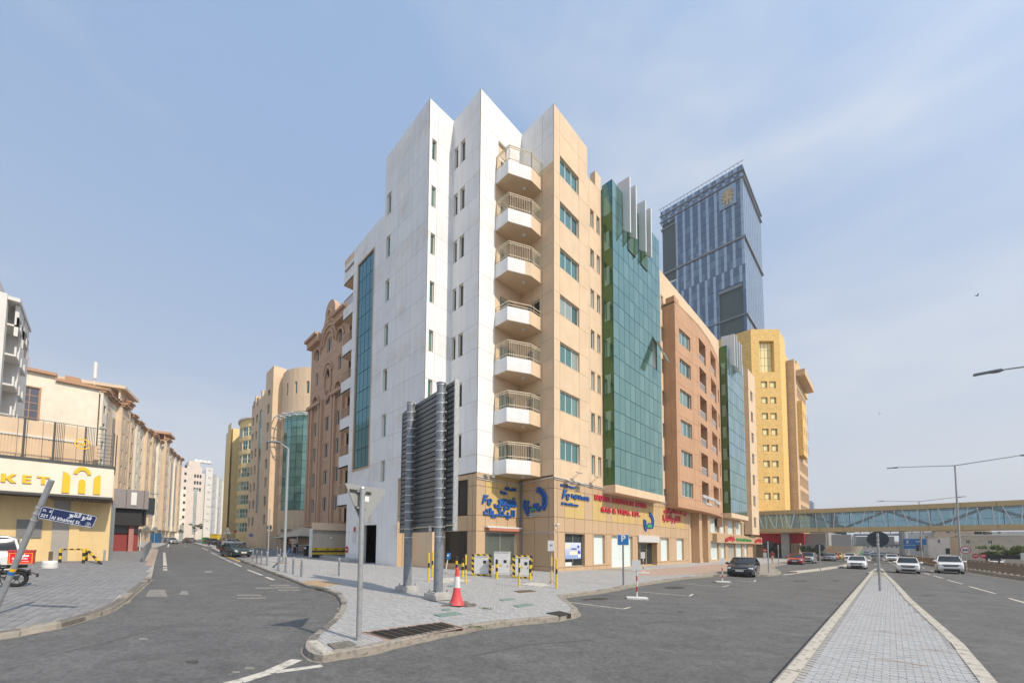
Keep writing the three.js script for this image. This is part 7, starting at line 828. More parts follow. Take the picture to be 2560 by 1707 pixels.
{ // utility cabinets
  const ry = 0.62, cab = (label, px, pyb, pyt, w, dp, plinth, hz) => { const P = g(px, pyb, WALK), t = thing('utility_cabinet', label, 'cabinet', P, ry), h = hAt(px, pyt, P.x, P.z) - P.y, g0 = hz ? 0.12 : plinth;
    if (plinth) part('plinth', bx(-w / 2 - 0.12, w / 2 + 0.12, 0, plinth, -dp - 0.1, 0.1), M.concrete, t); part('cabinet_body', bx(-w / 2, w / 2, g0, hz ? h - 0.12 : h, -dp, 0), M.whitePaint, t); part('door_gap', [bx(-w / 2 + 0.05, w / 2 - 0.05, g0 + 0.06, g0 + 0.075, 0.001, 0.006), bx(-w / 2 + 0.05, w / 2 - 0.05, (hz ? h - 0.12 : h) - 0.075, (hz ? h - 0.12 : h) - 0.06, 0.001, 0.006)], M.signBack, t); part('meter_window', bx(0.12, 0.3, h * 0.58, h * 0.58 + 0.18, 0.001, 0.012), M.black, t); part('handle', bx(w / 2 - 0.12, w / 2 - 0.08, h * 0.42, h * 0.5, 0.001, 0.03), M.signBack, t); if (hz !== 1) part('warning_label', prism([[-0.09, 0], [0.09, 0], [0, 0.16]], 0.006), M.yellow, t, -0.05, h * 0.45, 0.004); part('top_cap', bx(-w / 2 - 0.02, w / 2 + 0.02, (hz ? h - 0.12 : h), (hz ? h - 0.12 : h) + 0.02, -dp - 0.02, 0.02), M.frame, t);
    if (hz) { const W2 = w / 2 + 0.17, bar = (x0, x1, y0, y1) => { const out = [], n = Math.round(Math.max(x1 - x0, y1 - y0) / 0.17), hor = x1 - x0 > y1 - y0; for (let k = 0; k < n; k++) { const s = (hor ? x1 - x0 : y1 - y0) / n, a = (hor ? x0 : y0) + k * s, sk = hor ? 0.06 : 0; const pts = hor ? [[a + sk, y0], [a + s + sk, y0], [a + s - sk, y1], [a - sk, y1]].map(([X, Y]) => [Math.max(x0, Math.min(x1, X)), Y]) : [[x0, a + 0.05], [x1, a - 0.05], [x1, a + s - 0.05], [x0, a + s + 0.05]].map(([X, Y]) => [X, Math.max(y0, Math.min(y1, Y))]); part(k % 2 ? 'black_stripe' : 'yellow_stripe', prism(pts, 0.03), k % 2 ? M.black : M.yellow, t, 0, 0, -0.05); } }; bar(-W2, -w / 2 - 0.005, 0.02, h); bar(w / 2 + 0.005, W2, 0.02, h); bar(-w / 2, w / 2, 0.02, 0.115); bar(-w / 2, w / 2, h - 0.115, h); } return t; };
  cab('white electric cabinet in a black and yellow striped frame by the shop corner pillar', 1203, 1440, 1385, 0.92, 0.4, 0, 1); cab('tall plain white electric cabinet on a concrete plinth in front of the shop window', 1254, 1444, 1380, 0.95, 0.45, 0.2, 0); cab('white electric cabinet in a black and yellow striped frame in front of the logo wall', 1306, 1446, 1388, 0.86, 0.4, 0, 2);
}
{ // small boxes and posts near the corner
  const P = g(1378, 1462, WALK), t = thing('meter_box', 'small white meter box on a thin stand by the logo wall corner', 'meter box', P, 0.6); part('stand', cyl(0.02, 0.02, 0, 1.9, 8), M.galv, t); part('box', bx(-0.17, 0.17, 1.75, 2.3, -0.06, 0.06), M.whitePaint, t); part('label', bx(-0.07, 0.07, 2.0, 2.1, 0.061, 0.066), M.signBack, t); for (const a of [0, 2.1, 4.2]) part('foot', rod([0, 0.25, 0], [Math.cos(a) * 0.3, 0, Math.sin(a) * 0.3], 0.012, 5), M.steelDark, t);
  const Q = g(1113, 1434, WALK), m = thing('parking_meter', 'small blue topped parking meter leaning on a thin pale post', 'parking meter', Q, 0.6); part('post', rod([0, 0, 0], [0.16, 1.0, 0], 0.04, 8), M.pale, m); part('head', tr(bx(-0.12, 0.12, 0, 0.42, -0.06, 0.06), 0.17, 0.95, 0, 0, 0, -0.16), M.blueSign, m); part('screen', bx(0.12, 0.26, 1.15, 1.25, 0.066, 0.072), M.plate, m);
  const pads = [[[1065, 1447], [1104, 1457], [1177, 1452], [1133, 1445]], [[1300, 1461], [1347, 1468], [1382, 1461], [1337, 1456]]]; pads.forEach((p, i) => lone('concrete_pad', slab(pxPoly(p), 0.12, WALK + 0.02), M.paint, i ? 'pale square concrete pad behind the banded posts near the logo wall' : 'pale square concrete pad behind the billboard pole', 'pad'));
  const cover = (label, pts, m) => lone('manhole_cover', slab(pxPoly(pts), 0.12, WALK + 0.022), m, label, 'manhole cover'); cover('large green manhole cover plate in front of the traffic cone', [[1084, 1537], [1101, 1543], [1157, 1536], [1137, 1530]], M.leafCover); cover('green cover plate near the black gully', [[1283, 1514], [1296, 1519], [1336, 1513], [1318, 1509]], M.leafCover); cover('green cover plate in the middle of the pavement', [[1248, 1499], [1257, 1503], [1288, 1499], [1277, 1496]], M.leafCover); cover('small green cover behind the billboard pole footing', [[1117, 1465], [1130, 1468], [1150, 1465], [1138, 1462]], M.leafCover); cover('rusty brown cover near the banded posts', [[1285, 1478], [1299, 1482], [1340, 1479], [1325, 1475]], M.grateBrown); cover('grey patterned cover plate beside the give way sign post', [[818, 1611], [835, 1624], [890, 1614], [872, 1604]], M.kerbDark); cover('oval grey green cover between cone and plate', [[1104, 1524], [1108, 1527], [1122, 1527], [1128, 1524], [1118, 1522]], M.leafCover);
  const gr = thing('tree_pit_grate', 'long dark tree pit grate set in the pavement with a pale frame', 'grate', g(1030, 1577, WALK)), o = [-gr.position.x, -gr.position.y, -gr.position.z]; part('pit_bed', slab(grateP, 0.08, WALK - 0.012), M.grateBrown, gr, ...o); { const [a, b, c, d] = [grateP[0], grateP[1], grateP[2], grateP[3]]; const L = (p, q, t) => [p[0] + (q[0] - p[0]) * t, p[1] + (q[1] - p[1]) * t]; for (let k = 0; k < 44; k++) { const t = (k + 0.15) / 44, t2 = (k + 0.7) / 44; part('grate_slat', slab([L(a, d, t), L(b, c, t), L(b, c, t2), L(a, d, t2)], WALK - 0.02, WALK + rr(0.004, 0.012)), k % 5 === 1 ? M.grateBrown : M.grate, gr, ...o); } part('pit_frame', [strip([a, b], 0.12, WALK + 0.006), strip([b, c], 0.12, WALK + 0.006), strip([c, d], 0.12, WALK + 0.006), strip([d, a], 0.12, WALK + 0.006)], M.paverPink, gr, ...o); }
  const dg = thing('drain_gully', 'black cast iron drain gully in the kerb by the parking bay', 'drain', g(1405, 1540, WALK)), od = [-dg.position.x, -dg.position.y, -dg.position.z]; part('grid', slab(drainP, 0.02, WALK + 0.016), M.grate, dg, ...od); { const p0 = gx(1399, 1549), p1 = gx(1428, 1542); for (let k = 0; k < 6; k++) { const t = (k + 0.15) / 6, t2 = (k + 0.6) / 6, x = p0[0] + (p1[0] - p0[0]) * t, z = p0[1] + (p1[1] - p0[1]) * t, x2 = p0[0] + (p1[0] - p0[0]) * t2, z2 = p0[1] + (p1[1] - p0[1]) * t2; part('grate_bar', slab([[x, z], [x2, z2], [x2 + 0.04, z2], [x + 0.04, z]], 0, 0.12), M.steelDark, dg, ...od); } }
}
{ // traffic cone with broken paving
  const P = g(1141, 1513, WALK), t = thing('traffic_cone', 'tall red and white traffic cone standing on a broken black base', 'traffic cone', P); const R = y => 0.19 - y * 0.145; part('cone_body', lathe([[0.3, 0.03], [0.27, 0.05], [0.205, 0.16], [R(0.36), 0.40], [R(0.6) + 0.012, 0.6]], 24), M.coneRed, t); part('white_band', lathe([[R(0.6) + 0.012, 0.6], [0.085, 0.98]], 24), M.whitePaint, t); part('cone_top', lathe([[0.085, 0.98], [0.06, 1.2], [0.045, 1.23], [0.045, 1.27], [0, 1.29]], 24), M.coneRed, t); part('base', tr(bx(-0.3, 0.3, 0, 0.035, -0.3, 0.3), 0, 0, 0, 0.3), M.black, t); t.rotation.z = -0.02;
  for (const [x, y, rx, l] of [[1118, 1513, 0.25, 'cracked paving piece left of the traffic cone'], [1166, 1509, 0.2, 'lifted paving piece right of the traffic cone'], [1175, 1514, 0.12, 'flat broken paving piece further right of the traffic cone']]) { const q = lone('broken_paver', bx(-0.2, 0.2, -0.02, 0.04, -0.1, 0.1), M.kerbDark, l, 'paving piece', g(x, y, WALK + 0.02), rnd() * 3); q.rotation.z = rx; }
}
{ // street name sign on a leaning post
  const B = g(-18, 1537, WALK), dep = B.clone().sub(camera.position).dot(FW), at = (x, y, k = 0) => ray(x, y).multiplyScalar(dep + k).add(camera.position), T0 = at(128, 1200), t = thing('street_name_sign', 'blue street name sign on a leaning grey post by the pavement', 'sign', B);
  part('post', rod([0, 0, 0], T0.clone().sub(B).multiplyScalar(0.74), 0.062, 16), M.galv, t); part('post_top', rod(T0.clone().sub(B).multiplyScalar(0.74), T0.clone().sub(B), 0.062, 16), M.galv, t); const dir = T0.clone().sub(B).normalize(), L = T0.clone().sub(B).length();
  part('orange_band', rod(dir.clone().multiplyScalar(L * 0.325), dir.clone().multiplyScalar(L * 0.345), 0.065, 16), M.goldLetter, t); part('blue_band', rod(dir.clone().multiplyScalar(L * 0.30), dir.clone().multiplyScalar(L * 0.322), 0.065, 16), M.blueSign, t); for (const k of [0.70, 0.745, 0.79]) part('clamp', rod(dir.clone().multiplyScalar(L * k), dir.clone().multiplyScalar(L * k + 0.04), 0.072, 16), M.clamp, t);
  const c = [[104, 1264.6], [243.5, 1290.7], [229.7, 1320.5], [91.4, 1295]].map(p => at(p[0], p[1], -0.1)), b = [[104, 1264.6], [243.5, 1290.7], [229.7, 1320.5], [91.4, 1295]].map(p => at(p[0], p[1], -0.02)), q = new THREE.BufferGeometry(), S = v => v.clone().sub(B).toArray(); q.setAttribute('position', new THREE.Float32BufferAttribute([...S(c[3]), ...S(c[2]), ...S(c[1]), ...S(c[3]), ...S(c[1]), ...S(c[0])], 3)); q.setAttribute('uv', new THREE.Float32BufferAttribute([0, 0, 1, 0, 1, 1, 0, 0, 1, 1, 0, 1], 2)); q.computeVertexNormals();
  const face = canvasMat(1024, 256, (x, W, H) => { x.fillStyle = '#1d2f5e'; x.fillRect(0, 0, W, H); x.strokeStyle = x.fillStyle = '#f2f4f8'; x.lineWidth = 8; x.lineJoin = 'round'; x.beginPath(); x.roundRect(10, 10, W - 20, H - 20, 34); x.stroke(); x.beginPath(); x.moveTo(218, 14); x.lineTo(218, H - 14); x.stroke(); x.font = 'bold 62px sans-serif'; x.fillText('St.', 42, 96); x.font = 'bold 84px sans-serif'; x.fillText('221', 38, 212); arabic(x, 'sh', 196, 92, 56, 9); x.font = 'bold 88px sans-serif'; x.fillText('Al Khaleej St.', 236, 222); arabic(x, 'sh a R e _ A L kh L y J', 930, 92, 96, 14); x.font = 'bold 30px sans-serif'; x.fillText('Z.No', 885, 172); x.lineWidth = 5; x.strokeRect(880, 184, 92, 54); x.font = 'bold 46px sans-serif'; x.fillText('13', 896, 228); }, { roughness: 0.35 });
  part('sign_face', q, face, t); const bk = []; for (let i = 0; i < 4; i++) { const j = (i + 1) % 4; bk.push(quad(S(c[i]), S(c[j]), S(b[j]), S(b[i]))); } bk.push(quad(S(b[0]), S(b[1]), S(b[2]), S(b[3]))); part('sign_body', bk, M.blue, t);
}
{ // lamp posts
  const arm = (t, dir, len, y, lift = 0.5) => { const e = V(dir.x * len, y + lift, dir.z * len); part('arm', rod([0, y, 0], e, 0.06, 8, 0.045), M.galv, t); const h = part('luminaire', [tr(bx(-0.1, 0.95, -0.05, 0.05, -0.14, 0.14)), tr(fin(new THREE.SphereGeometry(0.2, 12, 6)).scale(1.6, 0.55, 0.9), 0.1, -0.02, 0)], M.steel, t, e.x, e.y, e.z, -Math.atan2(dir.z, dir.x)); return h; };
  const lamp = (label, P, h, arms, len, group) => { const t = thing('street_lamp', label, 'street lamp', P); part('pole', cyl(0.13, 0.07, 0.3, h, 14), M.galv, t); part('base', [cyl(0.16, 0.15, 0, 0.9, 14), bx(-0.22, 0.22, 0, 0.03, -0.22, 0.22)], M.galv, t); for (const d of arms) arm(t, d, len, h - 0.05); return t; };
  { const P = g(709.5, 1408, WALK); lamp('grey street lamp with one arm rising among the ball top bollards', P, hAt(717, 1120, P.x, P.z) - P.y, [V(-0.5, 0, 0.86)], 0.75); lone('concrete_footing', bx(-0.4, 0.4, -0.05, 0.05, -0.3, 0.3), M.paverTan, 'tan stained footing round the street lamp base', 'footing', P); }
  { const P = g(629.5, 1362, 0.1); lamp('single arm street lamp beyond the parked dark green car', P, hAt(631.5, 1232, P.x, P.z) - P.y, [V(-0.5, 0, 0.86)], 0.7); }
  { const P = g(541, 1352, 0.1); lamp('single arm street lamp behind the yellow container', P, hAt(540, 1270, P.x, P.z) - P.y, [V(-0.6, 0, 0.8)], 2.2); }
  { const P = g(428, 1350, 0.1); lamp('far single arm street lamp in front of the cream block', P, hAt(430, 1301, P.x, P.z) - P.y, [V(0.5, 0, -0.86)], 2.6); }
  { const P = g(527, 1350, 0.1); lamp('far single arm street lamp beside the white slab', P, hAt(527, 1301, P.x, P.z) - P.y, [V(-0.5, 0, 0.86)], 2.6); }
  { const P = g(336, 1361, WALK); lamp('street lamp in front of the dark shop building', P, hAt(341, 1238, P.x, P.z) - P.y, [V(0.3, 0, -0.95)], 2.2); }
  { const zz = -80, x = onZ(2402, 1392, zz).x; lamp('tall double arm highway lamp just behind the roadside fence', V(x, G(x, zz), zz), hAt(2386.6, 1159, x, zz), [V(1, 0, 0.05), V(-1, 0, -0.05)], 5.2, 'double arm highway lamps'); }
  { const zz = -122, x = onZ(2306, 1392, zz).x; lamp('double arm highway lamp rising behind the footbridge', V(x, G(x, zz), zz), hAt(2302, 1250, x, zz), [V(1, 0, 0.05), V(-1, 0, -0.05)], 5.2, 'double arm highway lamps'); }
  { const tip = atH(2425, 930, 13.2); lamp('nearest double arm highway lamp whose arm reaches over the carriageway', V(tip.x + 6.4, G(tip.x + 6.4, tip.z), tip.z), 12.75, [V(1, 0, 0.02), V(-1, 0, -0.02)], 5.3, 'double arm highway lamps'); }
}
{ // left street bits: hoop rails, bucket, fence, signs, bins, hoarding
  const hoop = thing('hoop_barrier', 'yellow and black striped pipe barrier with a sloping end at the market corner', 'barrier', g(148, 1406, WALK)), p = [g(148, 1406, WALK), g(207, 1408, WALK), g(214, 1402, WALK), g(252, 1411, WALK)].map(q => q.sub(hoop.position)), hT = (px, y, P) => hAt(px, y, P.x + hoop.position.x, P.z + hoop.position.z) - hoop.position.y; const tops = [p[0], p[1], p[2]].map((q, i) => V(q.x, hT([148, 207, 214][i], 1373, q), q.z)); const striped = (a, b, r, n, nm) => { for (let k = 0; k < n; k++) part(nm, rod(a.clone().lerp(b, k / n), a.clone().lerp(b, (k + 1) / n), r, 12), k % 2 ? M.black : M.yellow, hoop); }; striped(tops[0], p[0], 0.085, 4, 'post_band'); striped(tops[1], p[1], 0.085, 4, 'post_band'); striped(tops[2], p[2], 0.085, 4, 'post_band'); striped(tops[0], tops[1], 0.05, 7, 'rail_band'); striped(tops[2], p[3], 0.085, 6, 'slope_band');
  { const P = g(123, 1421, WALK), t = thing('weighted_bucket', 'white plastic bucket of concrete holding a short post by the market', 'bucket', P); part('bucket', lathe([[0.34, 0], [0.37, 0.03], [0.34, 0.12], [0.36, 0.14], [0.32, 0.28], [0.34, 0.3], [0.3, 0.46], [0, 0.47]], 20), M.whitePaint, t); part('short_post', bx(-0.1, 0.1, 0.46, 1.0, -0.08, 0.08), M.grateBrown, t); }
  { const A = g(357, 1405, WALK), B = g(377, 1367, WALK), t = thing('pavement_railing', 'grey vertical bar railing along the left kerb of the side street', 'railing', A), d = B.clone().sub(A), L = d.length(), n = Math.round(L / 0.22); for (let k = 0; k <= n; k++) { const P = d.clone().multiplyScalar(k / n); if (k % 8 === 0) part('post', cyl(0.05, 0.05, 0, 1.15, 8), M.steel, t, P.x, P.y, P.z); else part('bar', cyl(0.018, 0.018, 0.1, 1.02, 5), M.steel, t, P.x, P.y, P.z); } part('top_rail', rod([0, 1.05, 0], d.clone().add(V(0, 1.05, 0)), 0.03, 6), M.steel, t); part('bottom_rail', rod([0, 0.12, 0], d.clone().add(V(0, 0.12, 0)), 0.025, 6), M.steel, t); }
  for (const [x, y, top, lab] of [[259, 1404, 1376, 'slim grey bollard post beside the sloping barrier end'], [325, 1363, 1350, 'black leaning stub bollard by the shop corner']]) { const P = g(x, y, WALK); lone('post_bollard', [cyl(0.06, 0.06, 0, hAt(x, top, P.x, P.z) - P.y, 10), fin(new THREE.SphereGeometry(0.065, 10, 6)).translate(0, hAt(x, top, P.x, P.z) - P.y, 0)], M.galv, lab, 'bollard', P); }
  signDisc('triangle_sign', 'back of a triangular sign on a post beside the left railing', g(363, 1366, WALK), 364.5, 1321, 9, 0.9, M.signBack, { up: true }); signDisc('round_sign', 'back of a round sign on a post beside the blue hoarding', g(384, 1360, WALK), 386, 1323, 6.5, 0.9, M.signBack); signDisc('triangle_sign', 'back of a triangular sign behind the short black bollards', g(565, 1372, WALK), 565, 1327, 10, 0.9, M.signBack, { up: true }); signDisc('stop_sign', 'red octagonal stop sign in front of the yellow building', g(586, 1364, 0.1), 586.4, 1328.6, 3.8, 0.9, M.red, { seg: 8, front: true }); signDisc('tall_sign_post', 'thin post with a narrow upright sign beside the bollards', g(668, 1412, WALK), 668, 1318, 3, 0.7, M.steelDark, { r: 0.2, top: 4.3 });
  { const P = g(374, 1357, WALK), Q = g(402, 1357, WALK), t = thing('hoarding', 'bright blue site hoarding on the left of the side street', 'hoarding', P), d = Q.clone().sub(P), n = 4; for (let i = 0; i < n; i++) { const a = d.clone().multiplyScalar(i / n); part('board', bx(0, d.length() / n - 0.03, 0.05, 2.3, -0.04, 0.04), mat([0.02, 0.12, 0.28], { map: T.fine }), t, a.x, a.y, a.z, -Math.atan2(d.z, d.x)); } }
  const box = (name, label, cat, px0, px1, pyb, pyt, m, lid) => { const P = g((px0 + px1) / 2, pyb, 0.1), dep = P.clone().sub(camera.position).dot(FW), w = (px1 - px0) * dep / F * 0.85, h = hAt((px0 + px1) / 2, pyt, P.x, P.z) - P.y, t = thing(name, label, cat, P, 0.75); part('body', prism([[-w * 0.46, 0.1], [w * 0.46, 0.1], [w / 2, h * 0.9], [-w / 2, h * 0.9]], w * 0.6).translate(0, 0, -w * 0.3), m, t); part('lid', bx(-w * 0.52, w * 0.52, h * 0.9, h, -w * 0.33, w * 0.33), m, t); for (const s of [-1, 1]) part('wheel', fin(new THREE.CylinderGeometry(0.1, 0.1, 0.06, 10).rotateX(R90)), M.black, t, s * w * 0.35, 0.1, w * 0.3); };
  box('waste_bin', 'green wheeled waste bin at the kerb of the side street', 'bin', 505, 519, 1360, 1343, mat([0.04, 0.28, 0.06], { roughness: 0.5 })); box('waste_bin', 'blue wheeled bin beside the tan round building', 'bin', 618, 629, 1357, 1341, M.blue); box('waste_container', 'bright yellow skip container behind the parked white cars', 'container', 525, 548, 1354, 1335, M.yellow);
  { const P = g(763, 1383, 0.1), t = thing('entrance_rail', 'white pipe guard rail at the parking entrance', 'railing', P, 0.5); part('rail_frame', [...[-1.3, 0, 1.3].map(x => rod([x, 0, 0], [x, 1.1, 0], 0.04, 8)), ...[0.4, 0.75, 1.1].map(y => rod([-1.3, y, 0], [1.3, y, 0], 0.035, 8))], M.trimWhite, t); }
  for (const [x, y, l] of [[765, 1391, 'black ticket machine post at the parking entrance'], [738, 1383, 'second black machine post left of the entrance rail']]) { const P = g(x, y, 0.1), t = thing('ticket_post', l, 'post', P, 0.5); part('cabinet', bx(-0.2, 0.2, 0, 1.25, -0.2, 0.2), M.blackShiny, t); part('screen', bx(-0.12, 0.12, 0.85, 1.1, 0.201, 0.21), M.plate, t); }
  { const P = g(775, 1390, 0.1), t = thing('boom_barrier', 'low boom barrier arm with its black housing by the tan wall', 'barrier', P, 0.4); part('housing', bx(-0.3, 0.3, 0, 1.0, -0.2, 0.2), M.steelDark, t); part('arm', rod([-0.6, 1.05, 0.1], [1.4, 1.1, 0.1], 0.05, 8), M.black, t); }
  { const P = g(690, 1362, 0.1), t = thing('ramp_rail', 'white pipe handrail of the entrance ramp', 'railing', P, 0.1), l = []; for (let k = 0; k < 3; k++) l.push(rod([-5.5, 0.4 + k * 0.4, 0], [5.5, 1.0 + k * 0.4, 0], 0.05, 6)); for (let k = 0; k < 6; k++) l.push(rod([-5.5 + k * 2.2, 0, 0], [-5.5 + k * 2.2, 1.3 + k * 0.12, 0], 0.05, 6)); part('rail_frame', l, M.trimWhite, t); }
}
// ---------------------------------------------------------------- vehicles (built with the nose along +x)
const paint = (c, o = {}) => mat(c, { roughness: 0.32, clearcoat: 0.8, clearcoatRoughness: 0.08, metalness: 0.15, ...o });
function car(label, P, turn, { L = 4.6, W = 1.8, H = 1.47, kind = 'sedan', color, group, roof, dark = 0 }) {
  const t = thing('parked_car', label, 'car', P, turn, group), suv = kind === 'suv', r = suv ? 0.37 : 0.32, wx = [-L * 0.3, L * 0.315], y0 = suv ? 0.26 : 0.2, f = (a, b) => [a * L, b * H];
  const body = new THREE.Shape(), top = suv ? [f(-0.49, 0.36), f(-0.5, 0.55), f(-0.485, 0.64), f(-0.3, 0.655), f(0.18, 0.635), f(0.36, 0.6), f(0.45, 0.545), f(0.49, 0.44), f(0.5, 0.3), f(0.485, 0.2)] : [f(-0.485, 0.34), f(-0.5, 0.52), f(-0.485, 0.64), f(-0.4, 0.69), f(-0.3, 0.69), f(0.16, 0.645), f(0.36, 0.585), f(0.455, 0.5), f(0.49, 0.4), f(0.5, 0.28), f(0.485, 0.17)];
  body.moveTo(-L * 0.47, y0); new THREE.SplineCurve(top.map(p => new THREE.Vector2(...p))).getPoints(36).forEach(p => body.lineTo(p.x, p.y)); body.lineTo(wx[1] + r * 1.14, y0); body.absarc(wx[1], r * 1.0, r * 1.14, -0.25, Math.PI + 0.25, false); body.lineTo(wx[0] + r * 1.14, y0); body.absarc(wx[0], r * 1.0, r * 1.14, -0.25, Math.PI + 0.25, false); body.lineTo(-L * 0.47, y0);
  const warp = (q, belt) => { const p = q.attributes.position; for (let i = 0; i < p.count; i++) { const x = p.getX(i), y = p.getY(i); let z = p.getZ(i); const k = Math.abs(x) / (L / 2); z *= 1 - 0.13 * Math.pow(k, 5); z *= 1 - (y > belt ? 0.10 * (y - belt) / (0.2 * H) : 0.05 * Math.pow((belt - y) / belt, 2)); p.setZ(i, z); } return fin(toCreasedNormals(q, 0.7)); };
  const bg = new THREE.ExtrudeGeometry(body, { depth: W - 0.14, bevelEnabled: true, bevelThickness: 0.07, bevelSize: 0.05, bevelSegments: 3, curveSegments: 10 }); bg.translate(0, 0, -(W - 0.14) / 2); part('body', warp(bg, 0.5 * H), color, t);
  const gh = suv ? [f(-0.485, 0.63), f(-0.455, 0.9), f(-0.4, 0.965), f(-0.1, 0.985), f(0.06, 0.955), f(0.225, 0.63)] : [f(-0.40, 0.67), f(-0.25, 0.93), f(-0.13, 0.985), f(-0.01, 0.985), f(0.07, 0.955), f(0.245, 0.635)];
  const gw = W - 0.16, tap = q => { const p = q.attributes.position; for (let i = 0; i < p.count; i++) { const y = (p.getY(i) / H - 0.63) / 0.37; p.setZ(i, p.getZ(i) * (1 - 0.22 * Math.max(0, y))); } return fin(toCreasedNormals(q, 0.5)); };
  const gq = new THREE.ExtrudeGeometry(shp(gh), { depth: gw - 0.06, bevelEnabled: true, bevelThickness: 0.03, bevelSize: 0.02, bevelSegments: 2 }); gq.translate(0, 0, -(gw - 0.06) / 2); part('window_glass', tap(gq), M.carGlass, t);
  const rp = gh.slice(1, -1), rq = new THREE.ExtrudeGeometry(shp([...rp, ...[...rp].reverse().map(p => [p[0], p[1] - 0.055])].map(([x, y]) => [x, y + 0.035])), { depth: gw + 0.01, bevelEnabled: true, bevelThickness: 0.02, bevelSize: 0.012, bevelSegments: 1 }); rq.translate(0, 0, -(gw + 0.01) / 2); part('roof', tap(rq), roof ?? color, t);
  const zz = y => (gw / 2 + 0.012) * (1 - 0.22 * Math.max(0, (y / H - 0.63) / 0.37)), n = gh.length, pil = []; for (const s of [-1, 1]) { const seg = (a, b, rr_) => pil.push(rod([a[0], a[1], s * zz(a[1])], [b[0], b[1], s * zz(b[1])], rr_, 6)); seg(gh[n - 1], gh[n - 2], 0.04); seg(gh[0], gh[1], 0.06); seg([-0.02 * L, 0.64 * H], [-0.025 * L, 0.97 * H], 0.035); if (suv) seg([-0.3 * L, 0.64 * H], [-0.29 * L, 0.96 * H], 0.045); } part('pillars', pil, color, t);
  const wheel = (() => { const o = new THREE.Mesh(lathe([[r * 0.62, -0.1], [r * 0.95, -0.105], [r, -0.07], [r, 0.07], [r * 0.95, 0.105], [r * 0.62, 0.1]], 24).rotateX(R90), M.tyre); o.name = 'wheel'; const sp = [cyl(r * 0.63, r * 0.63, 0.02, 0.05, 20)]; const rim = [fin(new THREE.TorusGeometry(r * 0.58, 0.03, 6, 20).rotateX(R90)).translate(0, 0.085, 0), cyl(r * 0.14, r * 0.14, 0.05, 0.1, 10)]; for (let k = 0; k < 5; k++) { const b = bx(0, r * 0.58, 0.06, 0.09, -0.035, 0.035); b.rotateY(k * 1.2566); rim.push(fin(b)); } part('rim', mg(rim).rotateX(R90), M.rim, o); part('brake_disc', mg(sp).rotateX(R90), M.steelDark, o); return o; })();
  for (const x of wx) for (const s of [-1, 1]) { const o = wheel.clone(); o.position.set(x, r, s * (W / 2 - 0.13)); if (s < 0) o.rotation.y = Math.PI; t.add(o); }
  part('underbody', bx(-L * 0.44, L * 0.44, y0 - 0.04, y0 + 0.2, -W * 0.4, W * 0.4), M.black, t);
  const fx = x => L * x, hy = suv ? 0.545 : 0.5; // front details
  for (const s of [-1, 1]) { part('headlight', tr(fin(new THREE.SphereGeometry(0.5, 14, 8)).scale(0.36, 0.17, 0.46), fx(0.465), H * (hy - 0.055), s * W * 0.355), M.lamp, t); part('tail_light', tr(bx(-0.1, 0.1, -0.1, 0.1, -0.2, 0.2), fx(-0.487), H * 0.57, s * W * 0.36), M.tail, t); part('mirror', tr(fin(new THREE.SphereGeometry(0.13, 10, 8)).scale(0.7, 0.75, 1.2), fx(0.19), H * 0.68, s * (W / 2 + 0.08)), color, t); part('fog_lamp', tr(bx(-0.04, 0.04, -0.06, 0.06, -0.13, 0.13), fx(0.492), H * 0.245, s * W * 0.36), M.black, t); part('door_handle', bx(-0.1, 0.1, -0.015, 0.015, -0.012, 0.012), M.chrome, t, -L * 0.1, H * 0.57, s * (W / 2 - 0.02)); }
  part('grille', tr(prism([[-W * 0.3, 0.11], [W * 0.3, 0.11], [W * 0.24, -0.12], [-W * 0.24, -0.12]], 0.08), fx(0.493), H * (hy - 0.085), 0, R90), M.black, t); part('grille_bar', [bx(fx(0.512), fx(0.52), H * (hy - 0.1), H * (hy - 0.07), -W * 0.27, W * 0.27)], M.chrome, t); part('lower_intake', bx(fx(0.487), fx(0.504) + 0.06, H * 0.15, H * 0.27, -W * 0.3, W * 0.26), M.black, t); part('number_plate', bx(fx(0.505), fx(0.509) + 0.07, H * 0.29, H * 0.29 + 0.12, -0.26, 0.26), M.plate, t); part('number_plate', bx(fx(-0.503) - 0.02, fx(-0.495), H * 0.42, H * 0.42 + 0.13, -0.26, 0.26), M.plate, t);
  part('wiper', [rod([fx(0.24), H * 0.66, -0.5], [fx(0.2), H * 0.72, 0.1], 0.012, 4), rod([fx(0.24), H * 0.66, 0.1], [fx(0.2), H * 0.72, 0.6], 0.012, 4)], M.black, t); if (suv) part('roof_rails', [-1, 1].map(s => rod([-L * 0.36, H * 1.005, s * W * 0.36], [L * 0.03, H * 1.0, s * W * 0.36], 0.025, 6)), M.steel, t);
  return t;
}
const CW = paint([0.78, 0.78, 0.77]), CB = paint([0.018, 0.02, 0.026]), CS = paint([0.42, 0.44, 0.46], { metalness: 0.5 }), CR = paint([0.36, 0.02, 0.015]), CG = paint([0.012, 0.045, 0.055]), CT = paint([0.42, 0.36, 0.28]), CGy = paint([0.10, 0.10, 0.105]);
const FZ = -R90; // nose towards +z
const front = (px, py, L, turn = FZ, h = 0) => { const p = g(px, py, h), d = V(Math.cos(turn), 0, -Math.sin(turn)); p.addScaledVector(d, -L / 2); p.y = G(p.x, p.z) + h; return p; };
car('dark navy saloon parked nose out in the bay below the shops', front(1850, 1442.5, 4.9, FZ + 0.10), FZ + 0.10, { L: 4.9, W: 1.86, H: 1.46, color: CB });
car('white saloon driving up the slip road past the median tip', front(2142, 1422.5, 4.5, FZ), FZ, { L: 4.5, W: 1.75, H: 1.5, color: CW });
car('small white crossover with black grille driving beside the median', front(2272, 1434, 4.0), FZ, { L: 4.0, W: 1.7, H: 1.6, kind: 'suv', color: CW });
